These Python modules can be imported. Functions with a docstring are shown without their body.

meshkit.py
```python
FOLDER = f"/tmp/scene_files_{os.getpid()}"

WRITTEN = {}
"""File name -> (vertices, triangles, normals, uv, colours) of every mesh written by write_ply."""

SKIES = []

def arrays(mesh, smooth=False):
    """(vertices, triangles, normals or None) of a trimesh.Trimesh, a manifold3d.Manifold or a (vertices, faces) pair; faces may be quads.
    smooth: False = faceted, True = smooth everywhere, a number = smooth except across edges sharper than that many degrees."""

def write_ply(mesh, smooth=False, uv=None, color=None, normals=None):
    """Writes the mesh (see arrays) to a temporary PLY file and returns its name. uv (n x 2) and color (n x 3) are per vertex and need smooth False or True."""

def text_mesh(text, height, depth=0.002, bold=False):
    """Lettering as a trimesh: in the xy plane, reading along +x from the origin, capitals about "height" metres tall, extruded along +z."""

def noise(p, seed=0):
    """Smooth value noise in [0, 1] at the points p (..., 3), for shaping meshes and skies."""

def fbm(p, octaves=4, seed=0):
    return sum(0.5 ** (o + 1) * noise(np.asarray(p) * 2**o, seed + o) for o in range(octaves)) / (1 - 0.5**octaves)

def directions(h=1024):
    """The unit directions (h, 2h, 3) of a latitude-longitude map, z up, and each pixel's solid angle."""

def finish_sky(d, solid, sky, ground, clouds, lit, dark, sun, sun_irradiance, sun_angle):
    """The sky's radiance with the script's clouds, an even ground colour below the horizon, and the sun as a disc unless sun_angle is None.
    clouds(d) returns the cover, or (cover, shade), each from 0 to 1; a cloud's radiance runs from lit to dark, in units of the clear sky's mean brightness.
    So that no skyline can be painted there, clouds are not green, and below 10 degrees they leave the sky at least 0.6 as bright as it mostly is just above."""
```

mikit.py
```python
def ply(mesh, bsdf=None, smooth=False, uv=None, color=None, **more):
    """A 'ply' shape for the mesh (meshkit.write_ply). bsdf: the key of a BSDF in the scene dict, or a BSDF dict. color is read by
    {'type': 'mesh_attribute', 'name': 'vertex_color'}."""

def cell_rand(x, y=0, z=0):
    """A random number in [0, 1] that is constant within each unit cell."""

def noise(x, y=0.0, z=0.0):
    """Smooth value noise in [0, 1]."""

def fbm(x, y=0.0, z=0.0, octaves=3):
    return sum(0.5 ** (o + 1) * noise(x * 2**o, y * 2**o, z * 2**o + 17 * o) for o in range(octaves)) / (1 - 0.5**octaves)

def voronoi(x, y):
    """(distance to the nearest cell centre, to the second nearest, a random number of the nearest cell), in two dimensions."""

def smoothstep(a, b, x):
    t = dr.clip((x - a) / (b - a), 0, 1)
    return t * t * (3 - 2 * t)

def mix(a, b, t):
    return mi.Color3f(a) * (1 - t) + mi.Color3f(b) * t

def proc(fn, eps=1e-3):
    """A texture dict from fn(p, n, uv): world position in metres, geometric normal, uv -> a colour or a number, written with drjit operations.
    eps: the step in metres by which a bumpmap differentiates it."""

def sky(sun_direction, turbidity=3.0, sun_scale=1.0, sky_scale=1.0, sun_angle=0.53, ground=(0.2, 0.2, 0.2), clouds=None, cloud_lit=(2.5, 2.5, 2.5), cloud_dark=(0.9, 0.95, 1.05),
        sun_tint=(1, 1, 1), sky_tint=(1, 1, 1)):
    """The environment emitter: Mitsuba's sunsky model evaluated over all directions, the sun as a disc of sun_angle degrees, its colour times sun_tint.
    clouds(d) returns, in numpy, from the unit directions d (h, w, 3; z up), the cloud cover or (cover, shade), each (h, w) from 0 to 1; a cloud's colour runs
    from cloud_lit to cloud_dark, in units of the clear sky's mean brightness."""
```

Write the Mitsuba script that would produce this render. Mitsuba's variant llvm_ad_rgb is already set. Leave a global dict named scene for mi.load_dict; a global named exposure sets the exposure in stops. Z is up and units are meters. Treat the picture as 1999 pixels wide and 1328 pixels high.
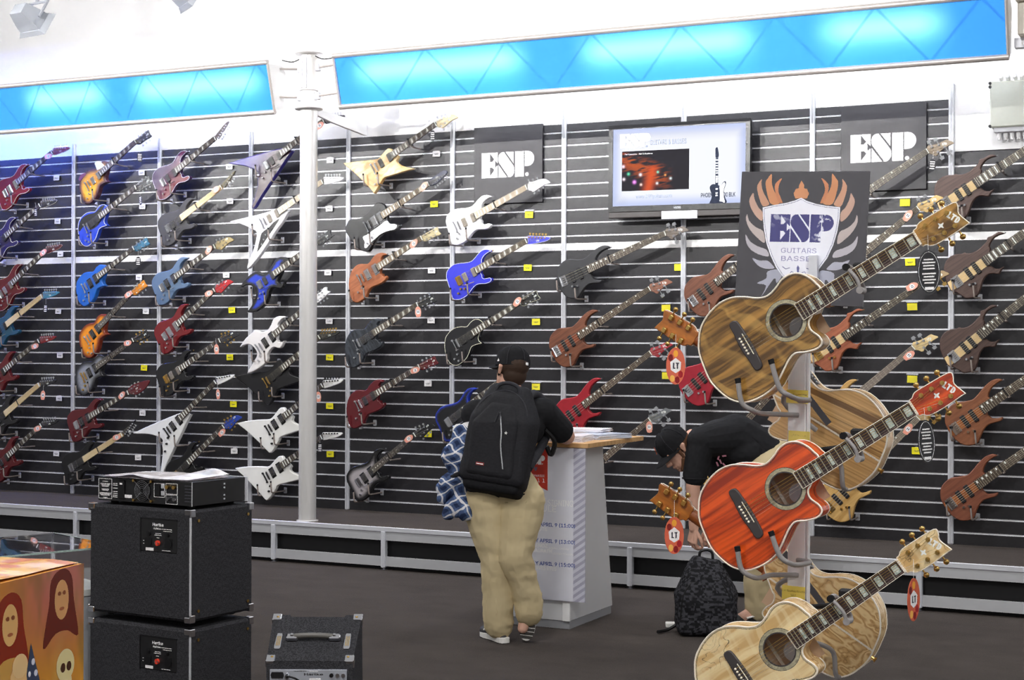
import math, random
import numpy as np, trimesh, drjit as dr, mitsuba as mi, mikit, meshkit
import manifold3d as m3
from shapely.geometry import Polygon, Point, box as sbox
from scipy.spatial import Delaunay
random.seed(7); np.random.seed(7)
T = mi.ScalarTransform4f
scene, labels = {}, {}

# ------------------------------------------------------------------ camera, light, exposure
exposure = 0.8
EX = 2.0 ** -exposure
CAM = np.array([9.966, -11.168, 1.682])
c_r, c_u, c_f = np.array([0.89629, 0.44346, 0.00329]), np.array([-0.00146, -0.00447, 0.99999]), np.array([-0.44347, 0.89628, 0.00336])
scene['camera'] = {'type': 'perspective', 'fov': math.degrees(2 * math.atan(999.5 / 3100)), 'fov_axis': 'x', 'near_clip': 0.1, 'far_clip': 100,
                   'to_world': T().look_at(origin=CAM.tolist(), target=(CAM + c_f).tolist(), up=c_u.tolist())}
AMBIENT = 0.24
FLOOD = 260.0
SPOT = 42.0       # narrow spotlights aimed at the upper half of the wall      # truss floods in front of the wall
TUBE = 40.0        # fluorescent tubes behind the light boxes
BLUE = 34.0         # blue tubes at the left end
HALL = 14.0         # hall lamps above the camera
SCREEN = 0.95 * EX      # television
BOXGLOW = 1.0 * EX      # blue light boxes
scene['hall_light'] = {'type': 'constant', 'radiance': {'type': 'rgb', 'value': [AMBIENT, AMBIENT * 0.99, AMBIENT * 0.985]}}

# ------------------------------------------------------------------ helpers
def lin(h):
    """'#rrggbb' to linear rgb"""
    v = [int(h[i:i + 2], 16) / 255 for i in (1, 3, 5)]
    return [x / 12.92 if x <= 0.04045 else ((x + 0.055) / 1.055) ** 2.4 for x in v]
def rgb(c):
    return {'type': 'rgb', 'value': lin(c) if isinstance(c, str) else list(c)}
def mat(key, color, rough=0.5, spec=0.5, metallic=0.0, coat=0.0, two=True, **kw):
    b = {'type': 'principled', 'base_color': color if isinstance(color, dict) else rgb(color), 'roughness': rough, 'specular': spec, 'metallic': metallic}
    if coat: b.update(clearcoat=coat, clearcoat_gloss=0.95)
    b.update(kw)
    scene[key] = {'type': 'twosided', 'bsdf': b} if two else b
    return key
_paint = {}
def paint(c, fin='gloss'):
    """a BSDF for colour c, made once; fin: gloss, satin, matte, metal"""
    k = (c, fin)
    if k not in _paint:
        p = dict(gloss=dict(rough=0.28, coat=1.0), satin=dict(rough=0.45), matte=dict(rough=0.8, spec=0.25), metal=dict(rough=0.25, metallic=1.0), lacquer=dict(rough=0.2, spec=0.6, coat=0.6))[fin]
        _paint[k] = mat('paint_%d' % len(_paint), c, **p)
    return _paint[k]
def numbered(name):
    if name not in _used:
        _used.add(name); return name
    i = 1
    while '%s_%03d' % (name, i) in _used: i += 1
    _used.add('%s_%03d' % (name, i)); return '%s_%03d' % (name, i)
_used = set()
def thing(name, label=None, cat=None, group=None, kind=None):
    k = numbered(name); d = {}
    if label: d['label'] = label
    if cat: d['category'] = cat
    if group: d['group'] = group
    if kind: d['kind'] = kind
    if d: labels[k] = d
    return k
STUFF = {'frets', 'inlays', 'strings', 'red_print', 'pole_pieces', 'slot_rails', 'seams', 'purfling', 'ridges', 'studs', 'sliders', 'saddle_pieces', 'shirt_print', 'ornament', 'outsole', 'laces', 'spokes', 'mark'}
def put(parent, name, shape, M=None, label=None):
    """one part: shape is a ply dict; M a transform"""
    k = numbered(parent + '__' + name)
    scene[k] = {**shape, 'to_world': M} if M is not None else dict(shape)
    if label: labels[k] = {'label': label}
    if name in STUFF: labels.setdefault(k, {})['kind'] = 'stuff'
    return k
def whole(name, shape, label, cat, group=None, M=None, kind=None):
    k = thing(name, label, cat, group, kind)
    scene[k] = {**shape, 'to_world': M} if M is not None else dict(shape)
    return k
def struct(name, shape, M=None):
    k = numbered(name); labels[k] = {'kind': 'structure'}
    if shape is not None: scene[k] = {**shape, 'to_world': M} if M is not None else dict(shape)
    return k
P = mikit.ply
cat_ = trimesh.util.concatenate
def bx(x0, x1, y0, y1, z0, z1, r=0.0):
    """a box, its edges chamfered by r"""
    if r <= 0:
        return trimesh.creation.box(bounds=[[min(x0, x1), min(y0, y1), min(z0, z1)], [max(x0, x1), max(y0, y1), max(z0, z1)]])
    c = []
    lo = np.array([min(x0, x1), min(y0, y1), min(z0, z1)]); hi = np.array([max(x0, x1), max(y0, y1), max(z0, z1)])
    r = min(r, 0.45 * (hi - lo).min())
    for i in range(8):
        s = np.array([(i >> k) & 1 for k in range(3)])
        for a in range(3):
            q = np.where(s == 1, hi - r, lo + r); q[a] = (hi if s[a] else lo)[a]
            c.append(q)
    return trimesh.convex.convex_hull(np.array(c))
def cyl(p0, p1, r, n=16, r1=None):
    p0, p1 = np.asarray(p0, float), np.asarray(p1, float); r1 = r if r1 is None else r1
    d = p1 - p0; L = np.linalg.norm(d); d /= L
    a = np.cross(d, [0, 0, 1] if abs(d[2]) < 0.9 else [1, 0, 0]); a /= np.linalg.norm(a); b = np.cross(d, a)
    t = np.arange(n) * 2 * np.pi / n
    ring = np.cos(t)[:, None] * a + np.sin(t)[:, None] * b
    v = np.vstack([p0 + r * ring, p1 + r1 * ring, [p0], [p1]]); f = []
    for i in range(n):
        j = (i + 1) % n
        f += [[i, j, n + j], [i, n + j, n + i], [2 * n, j, i], [2 * n + 1, n + i, n + j]]
    return trimesh.Trimesh(v, f, process=False)
def lathe(profile, n=24, at=(0, 0, 0)):
    """profile [(r, z)] turned about z"""
    m = trimesh.creation.revolve(np.array(profile, float), sections=n)
    m.apply_translation(at); return m
def tube(pts, r, n=8, closed=False, caps=True):
    p = np.asarray(pts, float); N = len(p)
    if closed: t = np.roll(p, -1, 0) - np.roll(p, 1, 0)
    else: t = np.gradient(p, axis=0)
    t /= np.linalg.norm(t, axis=1, keepdims=True) + 1e-12
    a = np.zeros_like(t); ref = np.array([0, 0, 1.0]) if abs(t[0][2]) < 0.9 else np.array([1.0, 0, 0])
    for i in range(N):
        ref = ref - t[i] * (ref @ t[i]); ref /= np.linalg.norm(ref) + 1e-12; a[i] = ref
    b = np.cross(t, a); ang = np.arange(n) * 2 * np.pi / n
    rr = np.broadcast_to(r, (N,))
    v = (p[:, None] + rr[:, None, None] * (np.cos(ang)[None, :, None] * a[:, None] + np.sin(ang)[None, :, None] * b[:, None])).reshape(-1, 3)
    f = []
    for i in range(N if closed else N - 1):
        i2 = (i + 1) % N
        for j in range(n):
            k = (j + 1) % n
            f += [[i * n + j, i * n + k, i2 * n + k], [i * n + j, i2 * n + k, i2 * n + j]]
    if not closed and caps:
        v = np.vstack([v, p[:1], p[-1:]]); c0 = N * n
        for j in range(n):
            k = (j + 1) % n
            f += [[c0, k, j], [c0 + 1, (N - 1) * n + j, (N - 1) * n + k]]
    return trimesh.Trimesh(v, f, process=False)
def curve(pts, n=8, closed=False):
    """Catmull-Rom through pts, n steps per span"""
    p = np.asarray(pts, float); N = len(p); out = []
    for i in range(N if closed else N - 1):
        if closed: a, b, c, d = p[(i - 1) % N], p[i], p[(i + 1) % N], p[(i + 2) % N]
        else: a, b, c, d = p[max(i - 1, 0)], p[i], p[i + 1], p[min(i + 2, N - 1)]
        for s in np.arange(n) / n:
            out.append(0.5 * (2 * b + (c - a) * s + (2 * a - 5 * b + 4 * c - d) * s * s + (3 * b - a - 3 * c + d) * s ** 3))
    if not closed: out.append(p[-1])
    return np.array(out)
def prism(poly, z0, z1):
    """a shapely polygon (or points) extruded from z0 to z1"""
    g = poly if hasattr(poly, 'geom_type') else Polygon(poly)
    if not g.is_valid: g = g.buffer(0)
    ms = []
    for q in (g.geoms if hasattr(g, 'geoms') else [g]):
        m = trimesh.creation.extrude_polygon(q, z1 - z0, engine='earcut'); m.apply_translation([0, 0, z0]); ms.append(m)
    return cat_(ms)
def mv(m, M):
    m = m.copy(); m.apply_transform(M); return m
def frame(o, ex, ey, ez):
    M = np.eye(4); M[:3, 0], M[:3, 1], M[:3, 2], M[:3, 3] = ex, ey, ez, o
    return M
def TM(M):
    return T(np.asarray(M, float).tolist())
def wallM(x, y, z, ang=0.0, s=1.0):
    """local x along the wall, local y up, local z out of the wall towards the room; turned by ang degrees"""
    c, n = math.cos(math.radians(ang)), math.sin(math.radians(ang))
    return frame([x, y, z], np.array([c, 0, n]) * s, np.array([-n, 0, c]) * s, np.array([0, -1, 0]) * s)

# ------------------------------------------------------------------ shared materials
def pnoise(f, o=3): return lambda p, n, uv: mikit.fbm(p.x * f, p.y * f, p.z * f, o)
def speckle(c0, c1, f, o=3):
    a, b = lin(c0), lin(c1)
    return mikit.proc(lambda p, n, uv: mikit.mix(a, b, mikit.fbm(p.x * f, p.y * f, p.z * f, o)))
mat('m_white', '#f4f4f5', 0.6)
mat('m_carpet', mikit.proc(lambda p, n, uv: mikit.mix(lin('#322e2c'), lin('#4d4744'), 0.55 * mikit.noise(p.x * 420, p.y * 420, p.z * 420) + 0.45 * mikit.fbm(p.x * 5, p.y * 9, p.z * 5, 4))), 0.95, 0.1)
mat('m_slat', speckle('#232225', '#2b2a2d', 90), 0.38, 0.5)
mat('m_alu', '#dcdee5', 0.38, metallic=0.35)
mat('m_alu_matte', '#bfc0c4', 0.5, metallic=0.3)
mat('m_chrome', '#d8d9dd', 0.12, metallic=1.0)
mat('m_gold', '#d9b36a', 0.2, metallic=1.0)
mat('m_blackhw', '#1a1a1c', 0.3, 0.5, metallic=0.3)
mat('m_rubber', '#1b1b1d', 0.8, 0.2)
mat('m_rod', '#8a7f78', 0.45)
mat('m_string', '#cfc6b4', 0.3, metallic=0.8)
mat('m_fret', '#d8d2c0', 0.3, metallic=0.7)
mat('m_pearl', '#eef0ea', 0.3)
mat('m_black', '#121214', 0.5, 0.4)
mat('m_pickup', '#1c1b1d', 0.45)
mat('m_steelpole', '#e6e4e2', 0.28, metallic=0.4)
mat('m_rail_bright', '#e6e7ec', 0.32, metallic=0.35)
mat('m_tagred', '#e79b86', 0.5)
mat('m_cardwhite', '#f2f0f1', 0.6)
mat('m_cardyellow', '#f6ea1d', 0.6)
mat('m_ink', '#3a3a45', 0.7)
scene['m_vc'] = {'type': 'twosided', 'bsdf': {'type': 'principled', 'base_color': {'type': 'mesh_attribute', 'name': 'vertex_color'}, 'roughness': 0.28, 'clearcoat': 1.0, 'clearcoat_gloss': 0.95}}
scene['m_acrylic'] = {'type': 'thindielectric', 'int_ior': 1.45}

# ------------------------------------------------------------------ the setting
PITCH = 0.978            # spacing of the wall's uprights
SL8 = 2.528              # height of the groove just above the pale middle band
struct('floor', P(bx(-8, 16, -16, 3, -0.05, 0.0), 'm_carpet'))
wall_back = struct('wall_back', P(bx(-7, 14, 0.03, 0.1, 0, 9.0), 'm_white'))
# uprights
up_up = bx(-0.02, 0.02, -0.024, 0.03, 0.321, 3.50, 0.006)
up_lip = cat_([bx(-0.0055, -0.0025, -0.027, -0.024, 0.321, 3.50), bx(0.0025, 0.0055, -0.027, -0.024, 0.321, 3.50)])
up_ply, up_slot = P(up_up, 'm_alu'), P(up_lip, 'm_alu_matte')
ORD = ['first', 'second', 'third', 'fourth', 'fifth', 'sixth', 'seventh', 'eighth', 'ninth']
for k in range(9):
    u = whole('slotted_upright', up_ply, 'aluminium slotted upright of the slatwall, %s from the left' % ORD[k], 'post', 'slotted aluminium uprights of the slatwall', T().translate([k * PITCH, 0, 0]))
    put(u, 'slot_rails', up_slot, T().translate([k * PITCH, 0, 0]))
# slatwall: boards and the aluminium rails in the grooves between them, one by one
groove = [SL8 + 0.1 * i for i in range(8, -1, -1)] + [SL8 - 0.2245 - 0.1 * j for j in range(20)]
top_edge, band = SL8 + 0.858, (SL8 - 0.052, SL8 - 0.118)
W2 = PITCH / 2 - 0.019
def board_profile(z0, z1):
    return bx(-W2, W2, -0.006, 0.03, z0 + 0.0058, z1 - 0.0058, 0.002)
tall = {}
def board(h):
    h = round(h, 3)
    if h not in tall: tall[h] = P(board_profile(-h / 2, h / 2), 'm_slat')
    return tall[h]
rail_ply = P(cat_([bx(-W2, W2, 0.002, 0.010, -0.0078, 0.0078), bx(-W2, W2, -0.0055, 0.006, -0.0078, -0.0050), bx(-W2, W2, -0.004, 0.006, 0.0056, 0.0078)]), 'm_rail_bright')
band_ply = P(bx(-W2, W2, -0.004, 0.03, band[1] + 0.002, band[0] - 0.002), 'm_white')
edges = [(top_edge + 0.011, groove[0])] + [(groove[i], groove[i + 1]) for i in range(8)] + [(groove[8], band[0] - 0.011)] + [(band[1] + 0.011, groove[9])] + [(groove[i], groove[i + 1]) for i in range(9, 28)] + [(groove[28], 0.321 - 0.011)]
n_board, rest = 0, []
for k in range(-1, 10):
    xc = (k + 0.5) * PITCH
    for (a, b) in edges:
        if k >= 8 and a > SL8 + 0.501: continue
        if k == 9: continue
        if n_board >= 296:
            rest.append(mv(board_profile(b, a), trimesh.transformations.translation_matrix([xc, 0, 0]))); continue
        n_board += 1
        nm = 'slat_board'
        put(wall_back, nm, board(a - b), T().translate([xc, 0, (a + b) / 2]))
    for g in groove:
        if (k >= 8 and g > SL8 + 0.45) or k == 9: continue
        put(wall_back, 'groove_rail', rail_ply, T().translate([xc, 0, g]))
    put(wall_back, 'pale_band', band_ply, T().translate([xc, 0, 0]))
if rest:
    q = put(wall_back, 'lower_boards', P(cat_(rest), 'm_slat')); labels[q] = {'kind': 'stuff'}
for k in range(8):
    put(wall_back, 'header_panel', P(bx(k * PITCH - W2 + PITCH / 2, k * PITCH + W2 + PITCH / 2, -0.004, 0.03, top_edge + 0.003, 3.50), 'm_white'))
put(wall_back, 'header_panel', P(bx(8 * PITCH + 0.02, 9 * PITCH - 0.02, -0.004, 0.03, SL8 + 0.5, 3.50), 'm_white'))
# carpeted platform along the wall on an aluminium frame
pf = struct('floor_platform', P(bx(-3, 12, -0.955, 0.03, 0.30, 0.321), 'm_carpet'))
put(pf, 'edge_trim', P(bx(-3, 12, -0.968, -0.953, 0.287, 0.323, 0.004), 'm_alu'))
put(pf, 'upper_beam', P(bx(-3, 12, -0.958, -0.93, 0.222, 0.287), 'm_alu_matte'))
put(pf, 'lower_beam', P(bx(-3, 12, -0.958, -0.93, 0.03, 0.10), 'm_alu_matte'))
put(pf, 'back_cloth', P(bx(-3, 12, -0.90, -0.89, 0.0, 0.30), 'm_black'))
leg = P(cat_([bx(-0.019, 0.019, -0.972, -0.93, 0.02, 0.29, 0.004), bx(-0.006, 0.006, -0.975, -0.972, 0.02, 0.288)]), 'm_alu')
foot = P(lathe([(0, 0), (0.028, 0), (0.028, 0.006), (0.01, 0.012), (0.01, 0.03), (0, 0.03)], 16), 'm_chrome')
for k in range(-4, 8):
    x = 2.86 + 0.99 * k
    put(pf, 'leg', leg, T().translate([x, 0, 0])); put(pf, 'foot', foot, T().translate([x, -0.95, 0]))

# ------------------------------------------------------------------ blue light boxes over the wall
def glow(x0, x1, zb, zt, step, phase, tubes):
    ca, cb, cc = lin('#3a8ae6'), lin('#4db8f4'), lin('#a4f4ff')
    def fn(p, n, uv):
        h = (p.z - zb) / (zt - zb)
        g = mi.Float(0)
        for a, b in tubes:
            e = mikit.smoothstep(a - 0.08, a + 0.22, p.x) * (1 - mikit.smoothstep(b - 0.22, b + 0.08, p.x))
            g = dr.maximum(g, e)
        v = dr.exp(-dr.square((h - 0.66) / 0.26))
        wide = dr.exp(-dr.square((h - 0.5) / 0.55))
        c = mikit.mix(ca, cb, dr.clip(g * wide * 1.0 + 0.12, 0, 1))
        c = mikit.mix(c, cc, dr.clip(g * v, 0, 1) * 0.9) * (0.95 + 0.55 * g * v)
        t = (p.x - phase) / step
        t = dr.abs(t - dr.floor(t) - 0.5) * 2
        line = 1 - mikit.smoothstep(0.02, 0.05, dr.abs(h * 0.96 + 0.02 - t))
        return c * (1 - 0.40 * line) * BOXGLOW
    return mikit.proc(fn)
def light_box(x0, x1, label, step, phase, tubes):
    k = thing('light_box', label, 'light box')
    yb, yt, zb, zt = -0.95, -1.05, 3.50, 3.845
    face = np.array([[x0, yb, zb], [x1, yb, zb], [x1, yt, zt], [x0, yt, zt]])
    n = np.cross(face[1] - face[0], face[3] - face[0]); n /= np.linalg.norm(n)
    ins = np.array([[0.012, 0, 0], [-0.012, 0, 0], [-0.012, 0, 0], [0.012, 0, 0]])
    fm = trimesh.Trimesh(face + ins, [[0, 1, 2], [0, 2, 3]], process=False)
    put(k, 'glowing_panel', P(fm, uv=np.array([[0, 0], [1, 0], [1, 1], [0, 1.0]]), bsdf={'type': 'diffuse', 'reflectance': rgb('#2f6fc0')}, emitter={'type': 'area', 'radiance': glow(x0, x1, zb, zt, step, phase, tubes)}))
    body = np.array([[yb + 0.01, zb], [yb + 0.13, zb + 0.03], [yt + 0.25, zt - 0.03], [yt + 0.2, zt + 0.02], [yt + 0.004, zt]])
    hull = trimesh.convex.convex_hull(np.vstack([np.c_[np.full(5, x), body] for x in (x0 + 0.004, x1 - 0.004)]))
    put(k, 'housing', P(hull, 'm_white'))
    for nm, (y, z) in dict(bottom_rail=(yb, zb - 0.012), top_rail=(yt, zt + 0.012)).items():
        put(k, nm, P(tube([[x0 - 0.004, y, z], [x1 + 0.004, y, z]], 0.02, 12), 'm_rail', smooth=50))
    for x in (x0, x1):
        put(k, 'end_frame', P(tube([[x, yb - 0.003, zb - 0.01], [x, yt - 0.003, zt + 0.01]], 0.011, 8), 'm_rail'))
    return k
mat('m_rail', '#c9c2be', 0.35, metallic=0.5)
light_box(-2.10, 2.85, 'long blue backlit box with zigzag lines at the upper left', 0.545, 0.02, [(-1.7, -0.15), (0.35, 1.25), (1.5, 2.8)])
light_box(3.45, 8.35, 'longer blue backlit box with zigzag lines right of the pole', 0.66, 0.28, [(3.6, 5.05), (5.45, 6.75), (7.15, 8.0)])

# fluorescent tubes on the backs of the light boxes wash the top of the wall
def lamp_bar(name, x0, x1, y, z, col, label, ang=38):
    k = thing(name, label, 'lamp')
    a = math.radians(ang); d = np.array([0, math.cos(a), -math.sin(a)]); s = np.array([0, math.sin(a), math.cos(a)])
    o = np.array([0, y, z])
    put(k, 'reflector', P(trimesh.convex.convex_hull(np.vstack([[o + d * u + s * v + [x, 0, 0] for u, v in ((-0.01, -0.03), (-0.01, 0.03), (-0.03, 0.02), (-0.03, -0.02))] for x in (x0, x1)])), 'm_white'))
    q = np.array([o + s * v + [x, 0, 0] for x, v in ((x0, -0.025), (x1, -0.025), (x1, 0.025), (x0, 0.025))])
    m = trimesh.Trimesh(q, [[0, 1, 2], [0, 2, 3]], process=False)
    if m.face_normals[0] @ d < 0: m.invert()
    put(k, 'tube', P(m, {'type': 'diffuse', 'reflectance': rgb('#ffffff')}, emitter={'type': 'area', 'radiance': {'type': 'rgb', 'value': list(col)}}))
cw = np.array([0.95, 0.98, 1.06])
lamp_bar('wall_washer', 0.3, 2.7, -0.66, 3.78, cw * TUBE, 'white tube lamp behind the left light box', 46)
lamp_bar('wall_washer', 3.5, 8.3, -0.66, 3.78, cw * TUBE, 'white tube lamp behind the right light box', 46)
lamp_bar('wall_washer', -2.0, 0.1, -0.66, 3.78, np.array([0.08, 0.16, 1.0]) * BLUE * 4, 'blue tube lamp behind the left light box', 46)

# floodlights: two hang in view at the upper left, the rest stand on a truss in front of and above the picture
mat('m_lampgrey', '#a7abb3', 0.5)
def flood_mesh():
    """a lamp head pointing along +y (local), its yoke above"""
    head = trimesh.convex.convex_hull(np.array([[x * w, y, z * h] for y, w, h in ((-0.12, 0.07, 0.05), (0.0, 0.11, 0.07), (0.06, 0.12, 0.08)) for x in (-1, 1) for z in (-1, 1)]))
    hood = trimesh.convex.convex_hull(np.array([[x * w, y, z] for y, w, z in ((0.06, 0.12, 0.09), (0.06, 0.12, -0.085), (0.10, 0.16, 0.105), (0.10, 0.16, -0.10)) for x in (-1, 1)]))
    yoke = tube([[-0.13, 0, 0.0], [-0.13, 0, 0.16], [0.13, 0, 0.16], [0.13, 0, 0.0]], 0.012, 8)
    return head, hood, yoke
fh, fd, fy = flood_mesh()
def flood(at, to, power, label, vis=True, size=(0.11, 0.07)):
    k = thing('floodlight', label, 'lamp', 'floodlights')
    at, to = np.array(at, float), np.array(to, float)
    ey = to - at; ey /= np.linalg.norm(ey); ex = np.cross(ey, [0, 0, 1]); ex /= np.linalg.norm(ex); ez = np.cross(ex, ey)
    M = frame(at, ex, ey, ez)
    put(k, 'head', P(fh, 'm_lampgrey'), TM(M)); put(k, 'hood', P(fd, 'm_lampgrey'), TM(M)); put(k, 'yoke', P(fy, 'm_lampgrey'), TM(M))
    put(k, 'hanger_tube', P(tube([at + ez * 0.16, at + ez * 0.16 + [0, 0, 0.5]], 0.014, 8), 'm_lampgrey'))
    if power:
        w, h = size
        q = np.array([[-w, 0.104, -h], [w, 0.104, -h], [w, 0.104, h], [-w, 0.104, h]])
        m = trimesh.Trimesh(q, [[0, 2, 1], [0, 3, 2]], process=False)
        put(k, 'lens', P(m, {'type': 'diffuse', 'reflectance': rgb('#ffffff')}, emitter={'type': 'area', 'radiance': {'type': 'rgb', 'value': [power, power * 0.985, power * 0.96]}}), TM(M))
    else:
        put(k, 'lens', P(bx(-0.11, 0.11, 0.098, 0.103, -0.07, 0.07), 'm_white'), TM(M))
flood((0.95, -1.6, 4.26), (1.05, -1.0, 3.9), 0, 'grey floodlight hanging at the upper left corner of the photo')
flood((2.46, -1.6, 4.33), (2.9, -1.0, 3.9), 0, 'grey floodlight hanging at the top edge left of the pole')
for i, x in enumerate((-1.6, 1.1, 3.8, 6.5)):
    flood((x, -3.0, 4.45), (x + 1.5, 0.0, 2.4), FLOOD, 'grey floodlight on the front truss above the picture, %s from the left' % ORD[i])
tr = thing('lighting_truss', 'aluminium truss above the picture carrying floodlights', 'truss')
put(tr, 'chords', P(cat_([tube([[-6, y, z], [12, y, z]], 0.025, 8) for y, z in ((-3.15, 5.0), (-2.85, 5.0), (-3.0, 5.25))]), 'm_alu'))

# ------------------------------------------------------------------ the round steel pole between the light boxes
pl = thing('steel_pole', 'thick round steel pole standing on the platform between the two blue light boxes', 'pole')
PX, PY = 3.112, -0.87
put(pl, 'tube', P(cyl([PX, PY, 0.325], [PX, PY, 3.5], 0.068, 40), 'm_steelpole', smooth=40))
put(pl, 'base_plate', P(lathe([(0, 0.321), (0.085, 0.321), (0.085, 0.327), (0.07, 0.33), (0, 0.33)], 32, (PX, PY, 0)), 'm_steelpole', smooth=40))
fl = lathe([(0, -0.006), (0.105, -0.006), (0.11, 0), (0.105, 0.006), (0, 0.006)], 32)
put(pl, 'flange', P(mv(fl, trimesh.transformations.translation_matrix([PX, PY, 3.505])), 'm_steelpole'))
put(pl, 'flange', P(mv(fl, trimesh.transformations.translation_matrix([PX, PY, 3.93])), 'm_steelpole'))
put(pl, 'collar', P(lathe([(0, 3.51), (0.062, 3.51), (0.062, 3.64), (0.074, 3.645), (0.074, 3.90), (0.06, 3.905), (0.06, 3.925), (0, 3.925)], 32, (PX, PY, 0)), 'm_steelpole', smooth=40))
for s in (-1, 1):
    put(pl, 'flat_strip', P(bx(PX + s * 0.02 - 0.008, PX + s * 0.02 + 0.008, PY - 0.082, PY - 0.066, 3.66, 3.89), 'm_alu'))
    for z in (3.60, 3.82):
        put(pl, 'clamp', P(bx(PX + s * 0.06, PX + s * 0.1, PY - 0.02, PY + 0.02, z - 0.03, z + 0.03, 0.006), 'm_alu'))
        put(pl, 'side_rod', P(tube([[PX + s * 0.08, PY, z], [PX + (0.325 if s > 0 else -0.255), PY - 0.02, z + 0.01]], 0.009, 8), 'm_rail'))
    put(pl, 'cable', P(tube(curve([[PX + s * 0.02, PY, 3.93], [PX + s * 0.14, PY, 3.88], [PX + (0.33 if s > 0 else -0.25), PY, 3.90]], 6), 0.004, 6), 'm_black'))
gus = prism([(0, 3.52), (0.62, 3.50), (0.815, 3.50), (0.815, 3.40), (0.77, 3.40), (0.3, 3.44), (0, 3.48)], -0.012, 0.012)
put(pl, 'wall_arm', P(mv(gus, frame([PX, PY + 0.02, 0], [0, 1, 0], [0, 0, 1], [1, 0, 0])), 'm_white'))

def unit_(v): return v / np.linalg.norm(v)
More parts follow.
